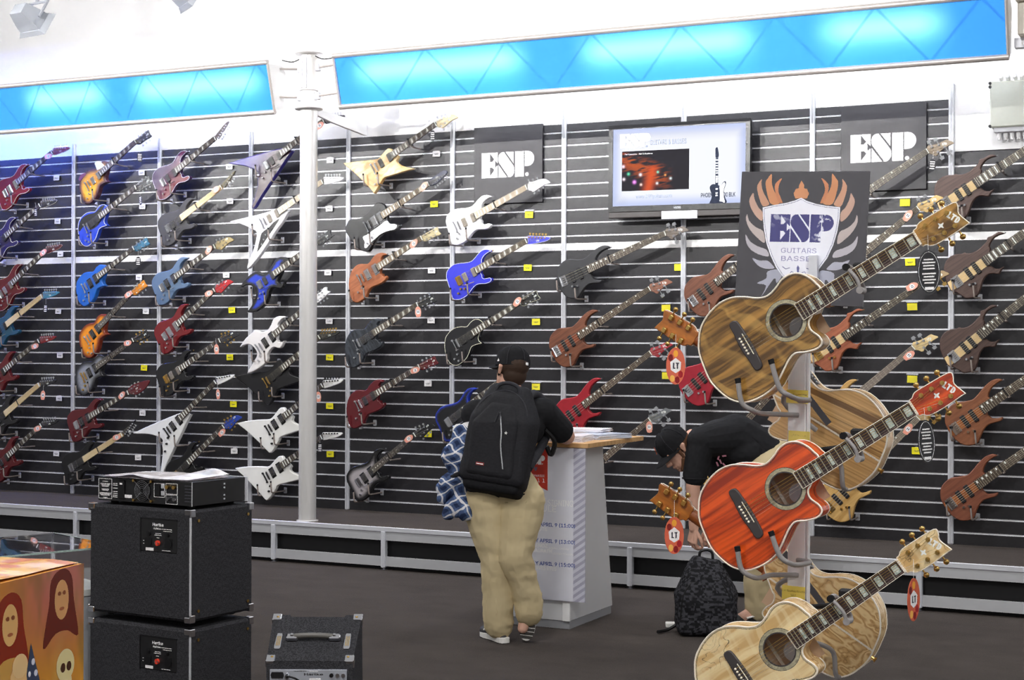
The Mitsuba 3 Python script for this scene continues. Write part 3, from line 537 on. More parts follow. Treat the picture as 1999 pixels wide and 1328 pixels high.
def guitar(name, gid, shape, X, Z, ang, label, short, cat, group, body, edge=None, head='point', headc='#101012', board='#2a1d18', neck='#1a1412', hw='chrome', bridge='floyd', pk='black', inlay='flag',
           bind=None, knobs=2, s=1.0, Y=-0.185, fin='gloss', strings=6, extra=None, hang=True):
    bass = shape in ('bass', 'fancybass')
    S = (0.628 if shape in ('eclipse', 'viper', 'explorer', 'star', 'phoenix') else 0.648) if not bass else 0.885
    Lb = dict(bass=0.666, fancybass=0.66, eclipse=0.476, viper=0.467, explorer=0.469, star=0.461, phoenix=0.486)[shape] if shape in ('bass', 'fancybass', 'eclipse', 'viper', 'explorer', 'star', 'phoenix') else 0.486
    wn, we = (0.041, 0.056) if strings == 6 else ((0.040, 0.060) if strings == 4 else (0.046, 0.068))
    M = wallM(X, Y, Z, ang, s)
    k = thing(name, label, cat, group)
    P2 = outline(shape)
    th = 0.040 if bass else (0.050 if shape == 'eclipse' else 0.042)
    z1 = -0.012
    hwm = {'chrome': 'm_chrome', 'gold': 'm_gold', 'black': 'm_blackhw'}[hw]
    if isinstance(body, tuple) and body[0] == 'burst':
        m, col = burst(P2, z1 - th, z1, *body[1:5], 0.006, body[5] if len(body) > 5 else None)
        put(k, 'body', P(m, 'm_vc', smooth=True, color=col), TM(M))
    elif isinstance(body, tuple) and body[0] == 'wood':
        m = geo(('slab', shape), lambda: slab(P2, z1 - th, z1))
        pk_ = geo(('woodply', shape, body[1]), lambda: P(m, wood(*body[1:]), smooth=True, uv=body_uv(m)))
        put(k, 'body', pk_, TM(M))
    else:
        m = geo(('slab', shape), lambda: slab(P2, z1 - th, z1))
        put(k, 'body', geo(('bodyply', shape, body, fin), lambda: P(m, paint(body, fin), smooth=True)), TM(M))
    if bind:
        put(k, 'binding', geo(('bind', shape, bind), lambda: P(tube(np.c_[inset(P2, 0.002), np.full(len(P2), z1 - 0.0015)], 0.0027, 6, True), paint(bind, 'satin'))), TM(M))
    # neck, fretboard, frets
    wneck = wood('maple', '#e6c88e', '#f1dcae') if neck == 'maple' else None
    nm = geo(('neck', wn, we, Lb), lambda: neck_mesh(wn, we, Lb))
    put(k, 'neck', geo(('neckply', wn, we, Lb, neck), lambda: P(nm, 'wood_maple' if neck == 'maple' else paint(neck, 'lacquer'), smooth=50)), TM(M))
    if board == 'maple':
        wood('maple', '#e6c88e', '#f1dcae'); bm = geo(('board', wn, we, Lb), lambda: board_mesh(wn, we, Lb))
        put(k, 'fretboard', geo(('bmaple', wn, we, Lb), lambda: P(bm, 'wood_maple', uv=body_uv(bm))), TM(M))
    else:
        bm = geo(('board', wn, we, Lb), lambda: board_mesh(wn, we, Lb))
        put(k, 'fretboard', geo(('bply', wn, we, Lb, board), lambda: P(bm, paint(board, 'satin'))), TM(M))
    if not (bass and board == 'nofret'):
        put(k, 'frets', geo(('frets', wn, we, Lb), lambda: P(fret_mesh(wn, we, Lb, S, 24), 'm_fret')), TM(M))
    if inlay: put(k, 'inlays', geo(('inl', wn, we, Lb, inlay, board == 'maple'), lambda: P(inlay_mesh(wn, we, Lb, S, inlay), 'm_black' if board == 'maple' else 'm_pearl')), TM(M))
    put(k, 'nut', geo(('nut', wn, bass), lambda: P(bx(-0.001, 0.005, -wn / 2, wn / 2, 0.0, 0.0095, 0.001), 'm_pearl' if hw != 'black' else 'm_black')), TM(M))
    # headstock and tuners
    hname, vs, posts, _ = HEADS[head]
    hz = -0.007
    hm = geo(('head', head), lambda: slab((lambda q: q if area2(q) > 0 else q[::-1])(outline(hname, 3) * [1, vs]), hz - 0.014, hz, 0.002))
    if isinstance(headc, tuple):
        put(k, 'headstock', P(hm, wood(*headc), smooth=True, uv=body_uv(hm)), TM(M))
    else:
        put(k, 'headstock', geo(('headply', head, headc, fin), lambda: P(hm, paint(headc, fin), smooth=True)), TM(M))
    if bind and head in ('three', 'vee', 'point', 'rev'):
        hp = outline(hname, 3) * [1, vs]
        put(k, 'headstock_binding', geo(('hbind', head, bind), lambda: P(tube(np.c_[hp, np.full(len(hp), hz - 0.001)], 0.0018, 5, True), paint(bind, 'satin'))), TM(M))
    lg = HEADLOGO[0 if not bass else 1]
    lx, ly = dict(point=(0.085, -0.042), rev=(0.085, -0.008), hook=(0.135, -0.010), three=(0.135, -0.022), vee=(0.10, -0.006), phoenix=(0.09, 0.008), bass=(0.12, -0.022), beast=(0.11, 0.0))[head]
    put(k, 'maker_mark', lg, TM(M @ Mloc(lx, ly, hz, math.atan2(-0.09, 0.16) if head in ('point', 'bass') else 0)))
    tm = geo(('tuner', bass, hwm), lambda: P(tuner_mesh(bass), hwm))
    pp = posts if strings != 5 else posts + [(0.135, -0.03, -1)]
    for (px, py, sd) in pp:
        a = (0 if sd > 0 else math.pi) + (-0.55 if head == 'point' else (0.5 if head == 'rev' else 0))
        put(k, 'tuner', tm, TM(M @ Mloc(px, py, hz, a)))
    # pickups, bridge, knobs
    zt = z1
    if bass:
        for x in ((-0.795, -0.735) if shape == 'fancybass' else (-0.81, -0.742)):
            put(k, 'pickup', geo(('bpk', pk), lambda: P(bx(-0.016, 0.016, -0.046, 0.046, 0.0, 0.010, 0.004), 'm_pickup')), TM(M @ Mloc(x, 0, zt)))
        put(k, 'bridge', geo(('bbr', strings, hwm), lambda: P(bassbridge_mesh(strings), hwm)), TM(M @ Mloc(-S, 0, zt)))
        kp = [(-0.80, -0.083), (-0.835, -0.068), (-0.845, -0.100), (-0.80, -0.115), (-0.872, -0.088)]
        xbr, zbr = -S + 0.0, zt + 0.014
        stop = None
    else:
        ringed = pk in ('ring', 'chromecover')
        pm = geo(('hum', ringed, pk), lambda: P(hum_mesh(ringed), {'black': 'm_pickup', 'ring': 'm_black', 'zebra': 'm_pickup', 'chromecover': 'm_chrome', 'mirror': 'm_chrome', 'grey': paint('#8c8478', 'satin')}[pk]))
        plm = geo('poles', lambda: P(poles_mesh(), 'm_chrome'))
        for x in (-Lb - 0.026, -S + 0.050):
            q = put(k, 'pickup', pm, TM(M @ Mloc(x, 0, zt)))
            if pk in ('ring', 'zebra'): put(q, 'pole_pieces', plm, TM(M @ Mloc(x, 0, zt)))
        if bridge == 'floyd':
            put(k, 'bridge', geo(('floyd', hwm), lambda: P(floyd_mesh(), hwm)), TM(M @ Mloc(-S, 0, zt)))
        else:
            put(k, 'bridge', geo(('tom', hwm), lambda: P(tom_mesh(), hwm)), TM(M @ Mloc(-S, 0, zt)))
            put(k, 'tailpiece', geo(('stop', hwm), lambda: P(stop_mesh(), hwm)), TM(M @ Mloc(-S - 0.036, 0, zt)))
        kp = {'superstrat': [(-0.672, -0.066), (-0.706, -0.088), (-0.640, -0.080)], 'eclipse': [(-0.675, -0.075), (-0.715, -0.095), (-0.69, -0.125)], 'viper': [(-0.672, -0.072), (-0.72, -0.085), (-0.70, -0.125)],
              'explorer': [(-0.655, -0.085), (-0.69, -0.115), (-0.74, -0.135)], 'star': [(-0.665, -0.085), (-0.705, -0.12), (-0.665, -0.085)], 'vee': [(-0.70, -0.045), (-0.745, -0.075), (-0.80, -0.115)],
              'hollow': [(-0.70, -0.10), (-0.735, -0.125), (-0.77, -0.15)], 'beast': [(-0.69, -0.07), (-0.725, -0.095), (-0.655, -0.075)], 'beast2': [(-0.70, -0.06), (-0.735, -0.085), (-0.66, -0.07)], 'phoenix': [(-0.655, -0.105), (-0.715, -0.125), (-0.655, -0.105)]}[shape]
        xbr, zbr = -S, zt + 0.016
    kb = geo(('knob', hwm), lambda: P(knob_m, hwm, smooth=40))
    for (x, y) in kp[:knobs]: put(k, 'knob', kb, TM(M @ Mloc(x, y, zt + (0.001 if shape != 'hollow' else -0.012))))
    ny = np.linspace(wn * 0.40, -wn * 0.40, strings); by = np.linspace(0.026, -0.026, strings) * (1.0 if not bass else 1.15)
    r = np.linspace(0.0011, 0.0007, strings) * (1.5 if bass else 1.0)
    order = sorted(pp, key=lambda q: (-q[2], q[0] if q[2] > 0 else -q[0]))[:strings]
    while len(order) < strings: order.append(order[-1])
    put(k, 'strings', geo(('str', shape, head, strings), lambda: P(string_mesh(ny, by, xbr, zbr, [(q[0], q[1], hz) for q in order], r), 'm_string')), TM(M))
    tail = max(P2[:, 0].min(), -0.99); 
    ib = int(np.argmin(P2[:, 0])); hb = int(np.argmax(P2[:, 0]))
    for i in (ib, hb):
        put(k, 'strap_button', geo(('sb', hwm), lambda: P(button_m, hwm)), TM(M @ frame([P2[i, 0], P2[i, 1], z1 - th / 2], [0, 1, 0], [0, 0, 1], [1 if i == hb else -1, 0, 0])))
    if extra: extra(k, M, P2, z1)
    if hang: hanger(shape, M, Lb, Y, short)
    return k, M
# ESP letters in slab stencil: unit height 1, origin lower left
def esp_letters(dot=True):
    E = sbox(0, 0, 0.72, 1)
    for cut in ([(0.372, 0.97), (0.562, 0.73), (0.47, 0.64), (0.372, 0.64)], [(0.372, 0.40), (0.48, 0.40), (0.57, 0.315), (0.378, 0.06)], [(0.60, 0.675), (0.69, 0.59), (0.73, 0.56), (0.73, 0.48), (0.68, 0.475), (0.61, 0.385)]):
        E = E.difference(Polygon(cut))
    S2 = Polygon([(1.0, 1.0), (0.92, 1.0), (0.83, 0.96), (0.765, 0.88), (0.738, 0.77), (0.745, 0.66), (0.78, 0.575), (1.17, 0.05), (1.18, 0.0), (1.28, 0.0), (1.37, 0.05), (1.435, 0.15), (1.452, 0.26), (1.44, 0.38), (1.40, 0.46), (1.03, 0.955)])
    S1 = Polygon([(1.06, 1.0), (1.42, 1.0), (1.42, 0.53)]); S3 = Polygon([(0.755, 0.0), (1.13, 0.0), (0.755, 0.51)])
    P1 = sbox(1.475, 0, 1.868, 1)
    P2_ = Polygon([(1.895, 1.0)] + [(2.02 + 0.30 * math.cos(t), 0.70 + 0.30 * math.sin(t)) for t in np.linspace(math.pi / 2, -math.pi / 2, 16)] + [(1.895, 0.40)])
    out = [E, S2, S1, S3, P1, P2_]
    if dot: out.append(Point(2.0, 0.085).buffer(0.073, 8))
    return out
def esp_mesh(h, d=0.001, dot=True):
    m = cat_([prism(g, 0, d / h) for g in esp_letters(dot)]); m.apply_scale(h); m.apply_translation([-1.16 * h, -h / 2, 0]); return m
def ltd_mark(h):
    """three block strokes of the maker's mark"""
    m = cat_([prism([(0, 0), (0.6, 0), (0.6, 0.25), (0.28, 0.25), (0.28, 1), (0, 1)], 0, 0.05), prism([(0.55, 0.75), (1.25, 0.75), (1.25, 1), (0.55, 1)], 0, 0.05), prism([(0.76, 0), (1.02, 0), (1.02, 0.75), (0.76, 0.75)], 0, 0.05),
              prism(Polygon([(1.35, 0), (1.7, 0), (1.95, 0.25), (1.95, 0.75), (1.7, 1), (1.35, 1)]).difference(Polygon([(1.6, 0.25), (1.7, 0.3), (1.7, 0.7), (1.6, 0.75)])), 0, 0.05)])
    m.apply_scale(h); m.apply_translation([-h, -h / 2, 0]); return m
HEADLOGO = [P(ltd_mark(0.013), 'm_pearl'), P(ltd_mark(0.016), 'm_pearl')]
HN = [0]
rod = 'm_rod'
def hanger(shape, M, Lb, Y, short):
    k = thing('guitar_hook_set', 'padded steel hooks on the slatwall holding the ' + short, 'wall hook', 'padded hooks that carry the guitars')
    front = Y - 0.012
    for (u, v) in HOOKS[shape]:
        q = (M @ [-u, v, 0, 1])[:3]; x, z = q[0], q[2]
        path = curve([[x + 0.004, 0.01, z - 0.005], [x + 0.003, Y + 0.09, z - 0.008], [x + 0.0, Y - 0.004, z - 0.008], [x - 0.001, front - 0.008, z + 0.012], [x - 0.004, front - 0.008, z + 0.04], [x - 0.008, front - 0.008, z + 0.085]], 5)
        h = put(k, 'hook', P(tube(path, 0.0062, 8), rod, smooth=50))
        put(h, 'end_cap', P(cyl(path[-1] - [0, 0, 0.012], path[-1] + [0, 0, 0.003], 0.0072, 8), 'm_rubber'))
        put(h, 'slat_clip', P(bx(x - 0.012, x + 0.020, -0.012, -0.004, z - 0.03, z + 0.02, 0.003), 'm_alu_matte'))
    u = Lb - 0.19
    q = (M @ [-u, 0, 0, 1])[:3]; e = M[:3, 1] / np.linalg.norm(M[:3, 1])
    a, b = q + e * 0.034, q - e * 0.034
    path = curve([[q[0], 0.0, q[2] - 0.03], [q[0], Y * 0.6, q[2] - 0.03], list(b + [0, 0.03, 0]), list(b + [0, -0.016, 0.0])], 4)
    n = put(k, 'neck_rest', P(tube(path, 0.006, 8), rod, smooth=50))
    path2 = curve([list(b + [0, 0.03, 0]), list(q + [0, 0.032, 0]), list(a + [0, 0.03, 0]), list(a + [0, -0.016, 0])], 4)
    put(n, 'fork', P(tube(path2, 0.006, 8), 'm_rubber', smooth=50))
    # a band of padding across the strings
    put(n, 'strap', P(tube([a + [0, -0.012, 0], q + [0, -0.014, 0], b + [0, -0.012, 0]], 0.0035, 6), 'm_rubber'))

# ------------------------------------------------------------------ details that single guitars have
def mirror_guard(k, M, P2, z1):
    put(k, 'pickguard', P(prism([(-0.40, 0.03), (-0.415, 0.09), (-0.44, 0.12), (-0.48, 0.12), (-0.49, 0.05)], z1, z1 + 0.004), 'm_pearl'), TM(M))
    put(k, 'scratch_plate', P(prism([(-0.62, 0.115), (-0.66, 0.13), (-0.71, 0.11), (-0.70, 0.085), (-0.60, 0.10)], z1, z1 + 0.003), paint('#6a2b4c')), TM(M))
def black_guard(k, M, P2, z1):
    put(k, 'pickguard', P(prism(curve([(-0.38, 0.06), (-0.42, 0.075), (-0.50, 0.065), (-0.58, 0.095), (-0.66, 0.10), (-0.72, 0.06), (-0.74, 0.02), (-0.66, 0.03), (-0.62, -0.04), (-0.5, -0.04), (-0.44, 0.03)], 4, True), z1, z1 + 0.002), paint('#0b0b10')), TM(M))
def hollow_panel(k, M, P2, z1):
    g = curve(np.array(SHAPE['hollowpanel']) * [-1, 1], 3, True)
    put(k, 'black_panel', P(prism(g, z1 - 0.004, z1 + 0.0015), paint('#07080c')), TM(M))
def white_guard(k, M, P2, z1):
    g = curve(np.array(SHAPE['phoenixguard']) * [-1, 1], 4, True)
    put(k, 'pickguard', P(prism(g, z1, z1 + 0.0025), paint('#f4f4f6')), TM(M))
def stripe_of(c, w=0.033, x0=-0.672, x1=-0.958):
    def f(k, M, P2, z1):
        put(k, 'centre_stripe', P(prism(Polygon([(x0, -w), (x0, w), (x1, w), (x1, -w)]).intersection(Polygon(inset(P2, 0.006)).buffer(0)), z1, z1 + 0.0012), paint(c, 'satin')), TM(M))
    return f
stripe_pale, stripe_orange, stripe_red = stripe_of('#e2c48e'), stripe_of('#a8622e', 0.03), stripe_of('#8a4428', 0.03)
EG, BG = 'electric guitars hung on the slatwall', 'bass guitars hung on the slatwall'
GUITARS = [
    ('g01', dict(name='electric_guitar', shape='superstrat', X=-0.103, Z=3.407, ang=31.7, label="dark red electric guitar with cream binding, topmost at the wall's left end", short='topmost red guitar at the left end', body='#6e0a12', bind='#d9cbb4', headc='#5a0f16', pk='chromecover', knobs=2)),
    ('g02', dict(name='electric_guitar', shape='superstrat', X=-0.243, Z=2.934, ang=33, label='dark violet-blue electric guitar with pale binding, second down at the left end', short='second guitar down at the left end', body='#241a44', bind='#cfc9bd', headc='#141418', pk='black')),
    ('g03', dict(name='electric_guitar', shape='superstrat', X=-0.179, Z=2.519, ang=35.8, label="dark red electric guitar, third down at the wall's left end", short='third guitar down at the left end', body='#5c0a14', bind='#b99e86', headc='#4a1016', pk='grey')),
    ('g04', dict(name='electric_guitar', shape='superstrat', X=-0.217, Z=2.112, ang=31.3, label='teal electric guitar with pale maple fretboard and blue pointed head', short='teal maple-neck guitar', body='#1d4d68', headc='#3f7f98', board='maple', neck='maple', inlay=None, hw='chrome')),
    ('g05', dict(name='electric_guitar', shape='superstrat', X=-0.25, Z=1.706, ang=33.3, label='red electric guitar with pointed red head, fifth down at the left end', short='fifth guitar down at the left end', body='#5e0a10', headc='#7c1418', pk='black', inlay='bar')),
    ('g06', dict(name='electric_guitar', shape='superstrat', X=-0.243, Z=1.311, ang=33.9, label='black electric guitar with pale maple fretboard, sixth down at the left end', short='black maple-neck guitar at the left end', body='#121014', headc='#15151a', board='maple', neck='maple', inlay=None)),
    ('g07', dict(name='electric_guitar', shape='superstrat', X=-0.218, Z=0.943, ang=36.2, label="dark red electric guitar with black head, lowest at the wall's left end", short='lowest guitar at the left end', body='#560a12', headc='#16161a', pk='black', inlay='bar')),
    ('g11', dict(name='electric_guitar', shape='eclipse', X=0.85, Z=3.453, ang=33.6, label='sunburst single-cutaway electric guitar with mirror pickguard and chrome pickup', short='sunburst single-cut guitar', body=('burst','#f0a41e','#3a1420',0.004,0.055), head='three', pk='mirror', bridge='tom', inlay='flag', extra=mirror_guard)),
    ('g12', dict(name='electric_guitar', shape='eclipse', X=0.854, Z=3.053, ang=31.1, label='glossy blue and black single-cutaway guitar with white binding', short='blue and black single-cut guitar', body='#1c3fb4', bind='#e8e6e2', head='three', pk='black', bridge='tom', knobs=3, inlay='flag', extra=black_guard)),
    ('g13', dict(name='electric_guitar', shape='eclipse', X=0.833, Z=2.52, ang=31.2, label='metallic blue single-cutaway electric guitar with teal head', short='plain blue single-cut guitar', body='#1560b8', head='three', headc='#2c6a86', bind=None, pk='ring', bridge='tom', inlay='flag')),
    ('g14', dict(name='electric_guitar', shape='eclipse', X=0.816, Z=2.133, ang=39.4, label='glossy amber burst single-cutaway electric guitar with orange head', short='amber single-cut guitar', body=('burst','#f5961a','#7a2a10',0.002,0.04), head='three', headc='#d8861c', pk='ring', bridge='tom', inlay='dot', knobs=3)),
    ('g15', dict(name='electric_guitar', shape='eclipse', X=0.832, Z=1.717, ang=30.5, label='silver grey and black burst single-cutaway guitar below the amber one', short='silver burst single-cut guitar', body=('burst','#8f9298','#1a1a1e',0.004,0.05), head='three', pk='ring', hw='gold', bridge='tom', inlay='dot')),
    ('g16', dict(name='electric_guitar', shape='superstrat', X=0.778, Z=1.255, ang=26.9, label='dark red electric guitar with an arrow-shaped red head', short='dark red guitar with arrow head', body='#560812', head='vee', headc='#5a1018', bind=None, pk='ring', inlay='flag')),
    ('g17', dict(name='electric_guitar', shape='superstrat', X=0.711, Z=0.886, ang=28.4, label='black electric guitar with pale maple fretboard, hanging left above the amplifier', short='black maple-neck guitar above the amplifier', body='#0e0e10', head='rev', headc='#17161a', board='maple', neck='maple', inlay=None, pk='black')),
    ('g21', dict(name='electric_guitar', shape='superstrat', X=1.705, Z=3.436, ang=32, label='electric guitar fading from purple to dark red with a dark pointed head', short='purple to red fade guitar', body=('burst','#5e0a16','#30123e',-0.30,-0.10,(0.35,-0.9)), bind='#cfc8d6', head='rev', headc='#2a1418', pk='black')),
    ('g22', dict(name='electric_guitar', shape='superstrat', X=1.772, Z=3.017, ang=30.4, label='flat dark grey electric guitar with pale maple fretboard', short='dark grey maple-neck guitar', body='#4a494b', fin='matte', head='rev', headc='#6a6450', board='maple', neck='maple', inlay=None, pk='black', hw='chrome')),
    ('g23', dict(name='electric_guitar', shape='superstrat', X=1.705, Z=2.514, ang=31.3, label='satin slate blue electric guitar with a bronze tinted head', short='slate blue guitar', body='#566e8c', fin='satin', head='hook', headc='#9c8a5a', pk='ring')),
    ('g24', dict(name='electric_guitar', shape='superstrat', X=1.704, Z=2.142, ang=36.5, label='glossy blood red electric guitar with bright red head and black pickups', short='red guitar in the third column', body='#6e0710', head='hook', headc='#b0141c', pk='chromecover', inlay='bar')),
    ('g25', dict(name='electric_guitar', shape='superstrat', X=1.762, Z=1.714, ang=30.4, label='glossy black electric guitar with gold hardware and dark hooked head', short='black gold-hardware guitar', body='#08080c', head='hook', headc='#202024', hw='gold', pk='grey', inlay='bar')),
    ('g26', dict(name='electric_guitar', shape='vee', X=1.718, Z=1.359, ang=40.3, label='white V-shaped electric guitar behind the amplifier, with pointed white head', short='white V guitar at the bottom', body='#eeeeec', headc='#f0f0ee', pk='ring', hw='black', bridge='tom', knobs=3, inlay='bar')),
    ('g27', dict(name='electric_guitar', shape='superstrat', X=1.805, Z=0.984, ang=40.8, label='black electric guitar with blue pointed head, half hidden by the amplifier', short='black guitar with blue head', body='#0a0a0c', head='hook', headc='#1d3d9c', pk='black', hw='gold', inlay='bar')),
    ('g31', dict(name='electric_guitar', shape='vee', X=2.799, Z=3.519, ang=30.5, label='dark purple to maroon V-shaped guitar left of the steel pole', short='dark purple V guitar', body=('burst','#2a0c14','#231a6a',-0.40,-0.16,(0.3,-0.9)), headc='#1c1420', pk='black', inlay='flag')),
    ('g32', dict(name='electric_guitar', shape='hollow', X=2.789, Z=3.02, ang=28.3, label='white slender V-shaped guitar with a black cutout, left of the pole', short='white V guitar with black cutout', body='#f4f4f6', headc='#f4f4f6', pk='grey', bridge='tom', inlay='bar', board='#b9aa94', knobs=3, extra=hollow_panel)),
    ('g33', dict(name='electric_guitar', shape='beast', X=2.736, Z=2.517, ang=30.3, label='blue and black spiky electric guitar left of the steel pole', short='blue and black spiky guitar', body=('burst','#1538b8','#060608',0.015,0.03), head='beast', headc='#0f1218', pk='black', inlay='flag', knobs=3)),
    ('g34', dict(name='electric_guitar', shape='beast2', X=2.709, Z=2.042, ang=35.5, label='white spiky electric guitar with curved horns, left of the steel pole', short='white spiky guitar', body='#e6e2e0', head='beast', headc='#f2f2f4', pk='ring', bridge='tom', inlay='flag', knobs=2)),
    ('g35', dict(name='electric_guitar', shape='explorer', X=2.736, Z=1.744, ang=35.4, label='flat black angular guitar left of the pole below the white spiky one', short='black angular guitar', body='#161517', fin='satin', headc='#2c2c28', bind=None, Y=-0.14, pk='black', bridge='tom', inlay='flag', hw='gold')),
    ('g36', dict(name='electric_guitar', shape='explorer', X=2.794, Z=1.347, ang=35.2, label='white angular electric guitar, the upper of two alike left of the pole', short='upper white angular guitar', body='#f2f1ec', headc='#f2f1ee', pk='ring', hw='black', bridge='tom', inlay='bar')),
    ('g37', dict(name='electric_guitar', shape='explorer', X=2.79, Z=0.922, ang=32.3, label='white angular electric guitar, the lower of two alike left of the pole', short='lower white angular guitar', body='#f2f1ec', headc='#f2f1ee', pk='ring', hw='black', bridge='tom', inlay='bar')),
    ('g41', dict(name='electric_guitar', shape='star', X=3.85, Z=3.429, ang=29.4, label='angular electric guitar in pale natural figured wood, topmost right of the pole', short='natural wood angular guitar', body=('wood','snake','#c99a58','#ecd09a',(14,60),3.0,0.35), head='hook', headc=('palehead','#dcc490','#efdcae'), pk='black', bridge='tom', hw='chrome', inlay='flag')),
    ('g42', dict(name='electric_guitar', shape='phoenix', X=3.787, Z=2.959, ang=29.1, label='black electric guitar with large white pickguard and dark blue head', short='black guitar with white pickguard', body='#0a0a0c', head='phoenix', headc='#141a34', pk='chromecover', bridge='tom', inlay='block', board='#6a5a48', extra=white_guard)),
    ('g43', dict(name='electric_guitar', shape='viper', X=3.726, Z=2.532, ang=29.1, label='flat light brown wooden guitar with two short horns', short='light brown double-horn guitar', body=('wood','brown','#8a4a28','#a8643c',(10,90),2.0,0.55,0.0), head='three', headc='#b9ac84', pk='chromecover', bridge='tom', inlay='flag', board='#6b5a48')),
    ('g44', dict(name='electric_guitar', shape='viper', X=3.69, Z=2.003, ang=29.2, label='see-through black flamed guitar with two short horns', short='see-through black double-horn guitar', body=('wood','flameblack','#0c0e14','#3a4048',(60,14),4.0,0.22,1.0), head='three', headc='#16181a', bind=None, pk='black', bridge='tom', inlay='flag', board='#4a4038')),
    ('g45', dict(name='electric_guitar', shape='viper', X=3.708, Z=1.51, ang=29.2, label='glossy dark red guitar with two short horns and red head', short='dark red double-horn guitar', body='#5a0612', head='three', headc='#5a0c14', pk='black', bridge='tom', inlay='bar', board='#3a2a24')),
    ('g46', dict(name='electric_guitar', shape='superstrat', X=3.67, Z=0.967, ang=37.5, label='silver to black burst electric guitar, lowest right of the steel pole', short='silver burst guitar right of the pole', body=('burst','#a8a2a4','#08080a',0.012,0.05), head='hook', headc='#101012', pk='ring', inlay='dot')),
    ('g51', dict(name='electric_guitar', shape='superstrat', X=4.65, Z=2.897, ang=24.9, label='white electric guitar hanging below the left black sign', short='white guitar under the left sign', body='#f3f3f5', head='hook', headc='#f3f3f5', pk='grey', bridge='tom', inlay='flag', board='#b7a893', knobs=2)),
    ('g52', dict(name='electric_guitar', shape='superstrat', X=4.65, Z=2.484, ang=26.7, label='glossy bright blue electric guitar with blue pointed head', short='bright blue guitar', body='#2a2fc4', headc='#3a3fc8', bind='#d4d6f0', pk='grey', hw='gold', inlay='flag', knobs=3, board='#55483c')),
    ('g53', dict(name='electric_guitar', shape='eclipse', X=4.598, Z=2.013, ang=30.1, label='glossy black and blue single-cutaway guitar above the man in the cap', short='black single-cut guitar above the man', body='#07070c', head='three', headc='#101012', bind='#d8d4be', pk='black', bridge='tom', inlay='block', board='#3a322c', knobs=3)),
    ('g54', dict(name='electric_guitar', shape='superstrat', X=4.507, Z=1.457, ang=35.6, label='black and blue electric guitar partly hidden behind the standing man', short='guitar behind the standing man', body=('burst','#0a0b10','#14309c',0.0,0.016), head='rev', headc='#15161a', pk='black', hw='chrome', inlay='bar')),
    ('b61', dict(name='bass_guitar', shape='bass', X=5.786, Z=2.51, ang=22.3, label='satin black bass guitar hanging just below the television', short='black bass below the screen', body='#29292c', fin='satin', head='bass', headc='#6a6058', board='#4a4038', inlay='side', strings=4)),
    ('b62', dict(name='bass_guitar', shape='bass', X=5.666, Z=2.103, ang=31.4, label='brown wooden bass guitar below the black bass', short='brown bass in the middle', body=('wood','walnut','#5a3222','#7c4a32',(6,110),1.2,0.5,0.0), head='bass', headc='#8a5a48', board='#4f4034', inlay='side', extra=stripe_red, strings=4)),
    ('b63', dict(name='bass_guitar', shape='bass', X=5.675, Z=1.628, ang=36.3, label='matt red bass guitar hanging above the signing counter', short='red bass behind the counter', body='#9c1c28', fin='satin', head='bass', headc='#a03038', board='#54453a', inlay='side', strings=4)),
    ('b64', dict(name='bass_guitar', shape='bass', X=5.671, Z=1.134, ang=39.3, label='grey bass guitar whose neck shows over the right side of the counter', short='grey bass behind the counter', body='#55575a', fin='satin', head='bass', headc='#6f7274', board='#54453a', inlay='side', strings=4)),
    ('b71', dict(name='bass_guitar', shape='bass', X=6.722, Z=2.536, ang=36.1, label='brown wooden bass guitar with its neck behind the winged poster', short='brown bass left of the winged poster', body=('wood','walnut2','#5c3424','#7a4a34',(6,110),1.2,0.5,0.0), head='bass', headc='#7a4a3a', board='#463a30', inlay='side', strings=4)),
    ('b72', dict(name='bass_guitar', shape='bass', X=7.695, Z=3.019, ang=32.1, label='bass guitar with grey-brown head before the right black sign', short='bass in front of the right sign', body='#6a5244', fin='satin', head='bass', headc='#7c6c58', board='#3e352c', inlay='side', strings=4)),
    ('b73', dict(name='bass_guitar', shape='bass', X=7.633, Z=2.629, ang=38.6, label='bass guitar with yellowish head right of the winged poster', short='bass with yellow head', body=('wood','natural','#b58a4a','#d4ae6e',(8,80),1.2,0.5,0.0), head='bass', headc='#c9a868', board='#463a2e', inlay='side', strings=4)),
    ('b74', dict(name='bass_guitar', shape='fancybass', X=7.67, Z=2.123, ang=34.1, label='reddish brown bass with pale centre stripe behind the top acoustic guitar', short='reddish bass with pale stripe', body=('wood','mahog','#84452c','#a05c3e',(6,100),1.2,0.5,0.0), head='bass', headc='#a38a66', board='#3a3026', inlay='side', hw='gold', extra=stripe_pale, strings=4)),
    ('b75', dict(name='bass_guitar', shape='bass', X=7.603, Z=1.674, ang=40.7, label='pale wooden fretless bass whose horn shows above the striped acoustic back', short='fretless bass with pale head', body=('wood','natural','#b58a4a','#d4ae6e',(8,80),1.2,0.5,0.0), head='bass', headc='#d9c08a', board='#7c7068', inlay=None, neck='#8a7c70', strings=4)),
    ('b76', dict(name='bass_guitar', shape='bass', X=7.637, Z=1.191, ang=46, label='pale wooden bass mostly hidden behind the striped acoustic back', short='bass behind the striped acoustic', body=('wood','natural','#b58a4a','#d4ae6e',(8,80),1.2,0.5,0.0), head='bass', headc='#c2a878', board='#8c8072', inlay='side', hw='gold', strings=4)),
    ('b77', dict(name='bass_guitar', shape='bass', X=6.644, Z=1.929, ang=40.3, label='red bass guitar partly hidden by the top acoustic guitar', short='red bass behind the top acoustic', body='#9a1c2c', fin='satin', head='bass', headc='#9a2c36', board='#4a3c32', inlay='side', strings=4)),
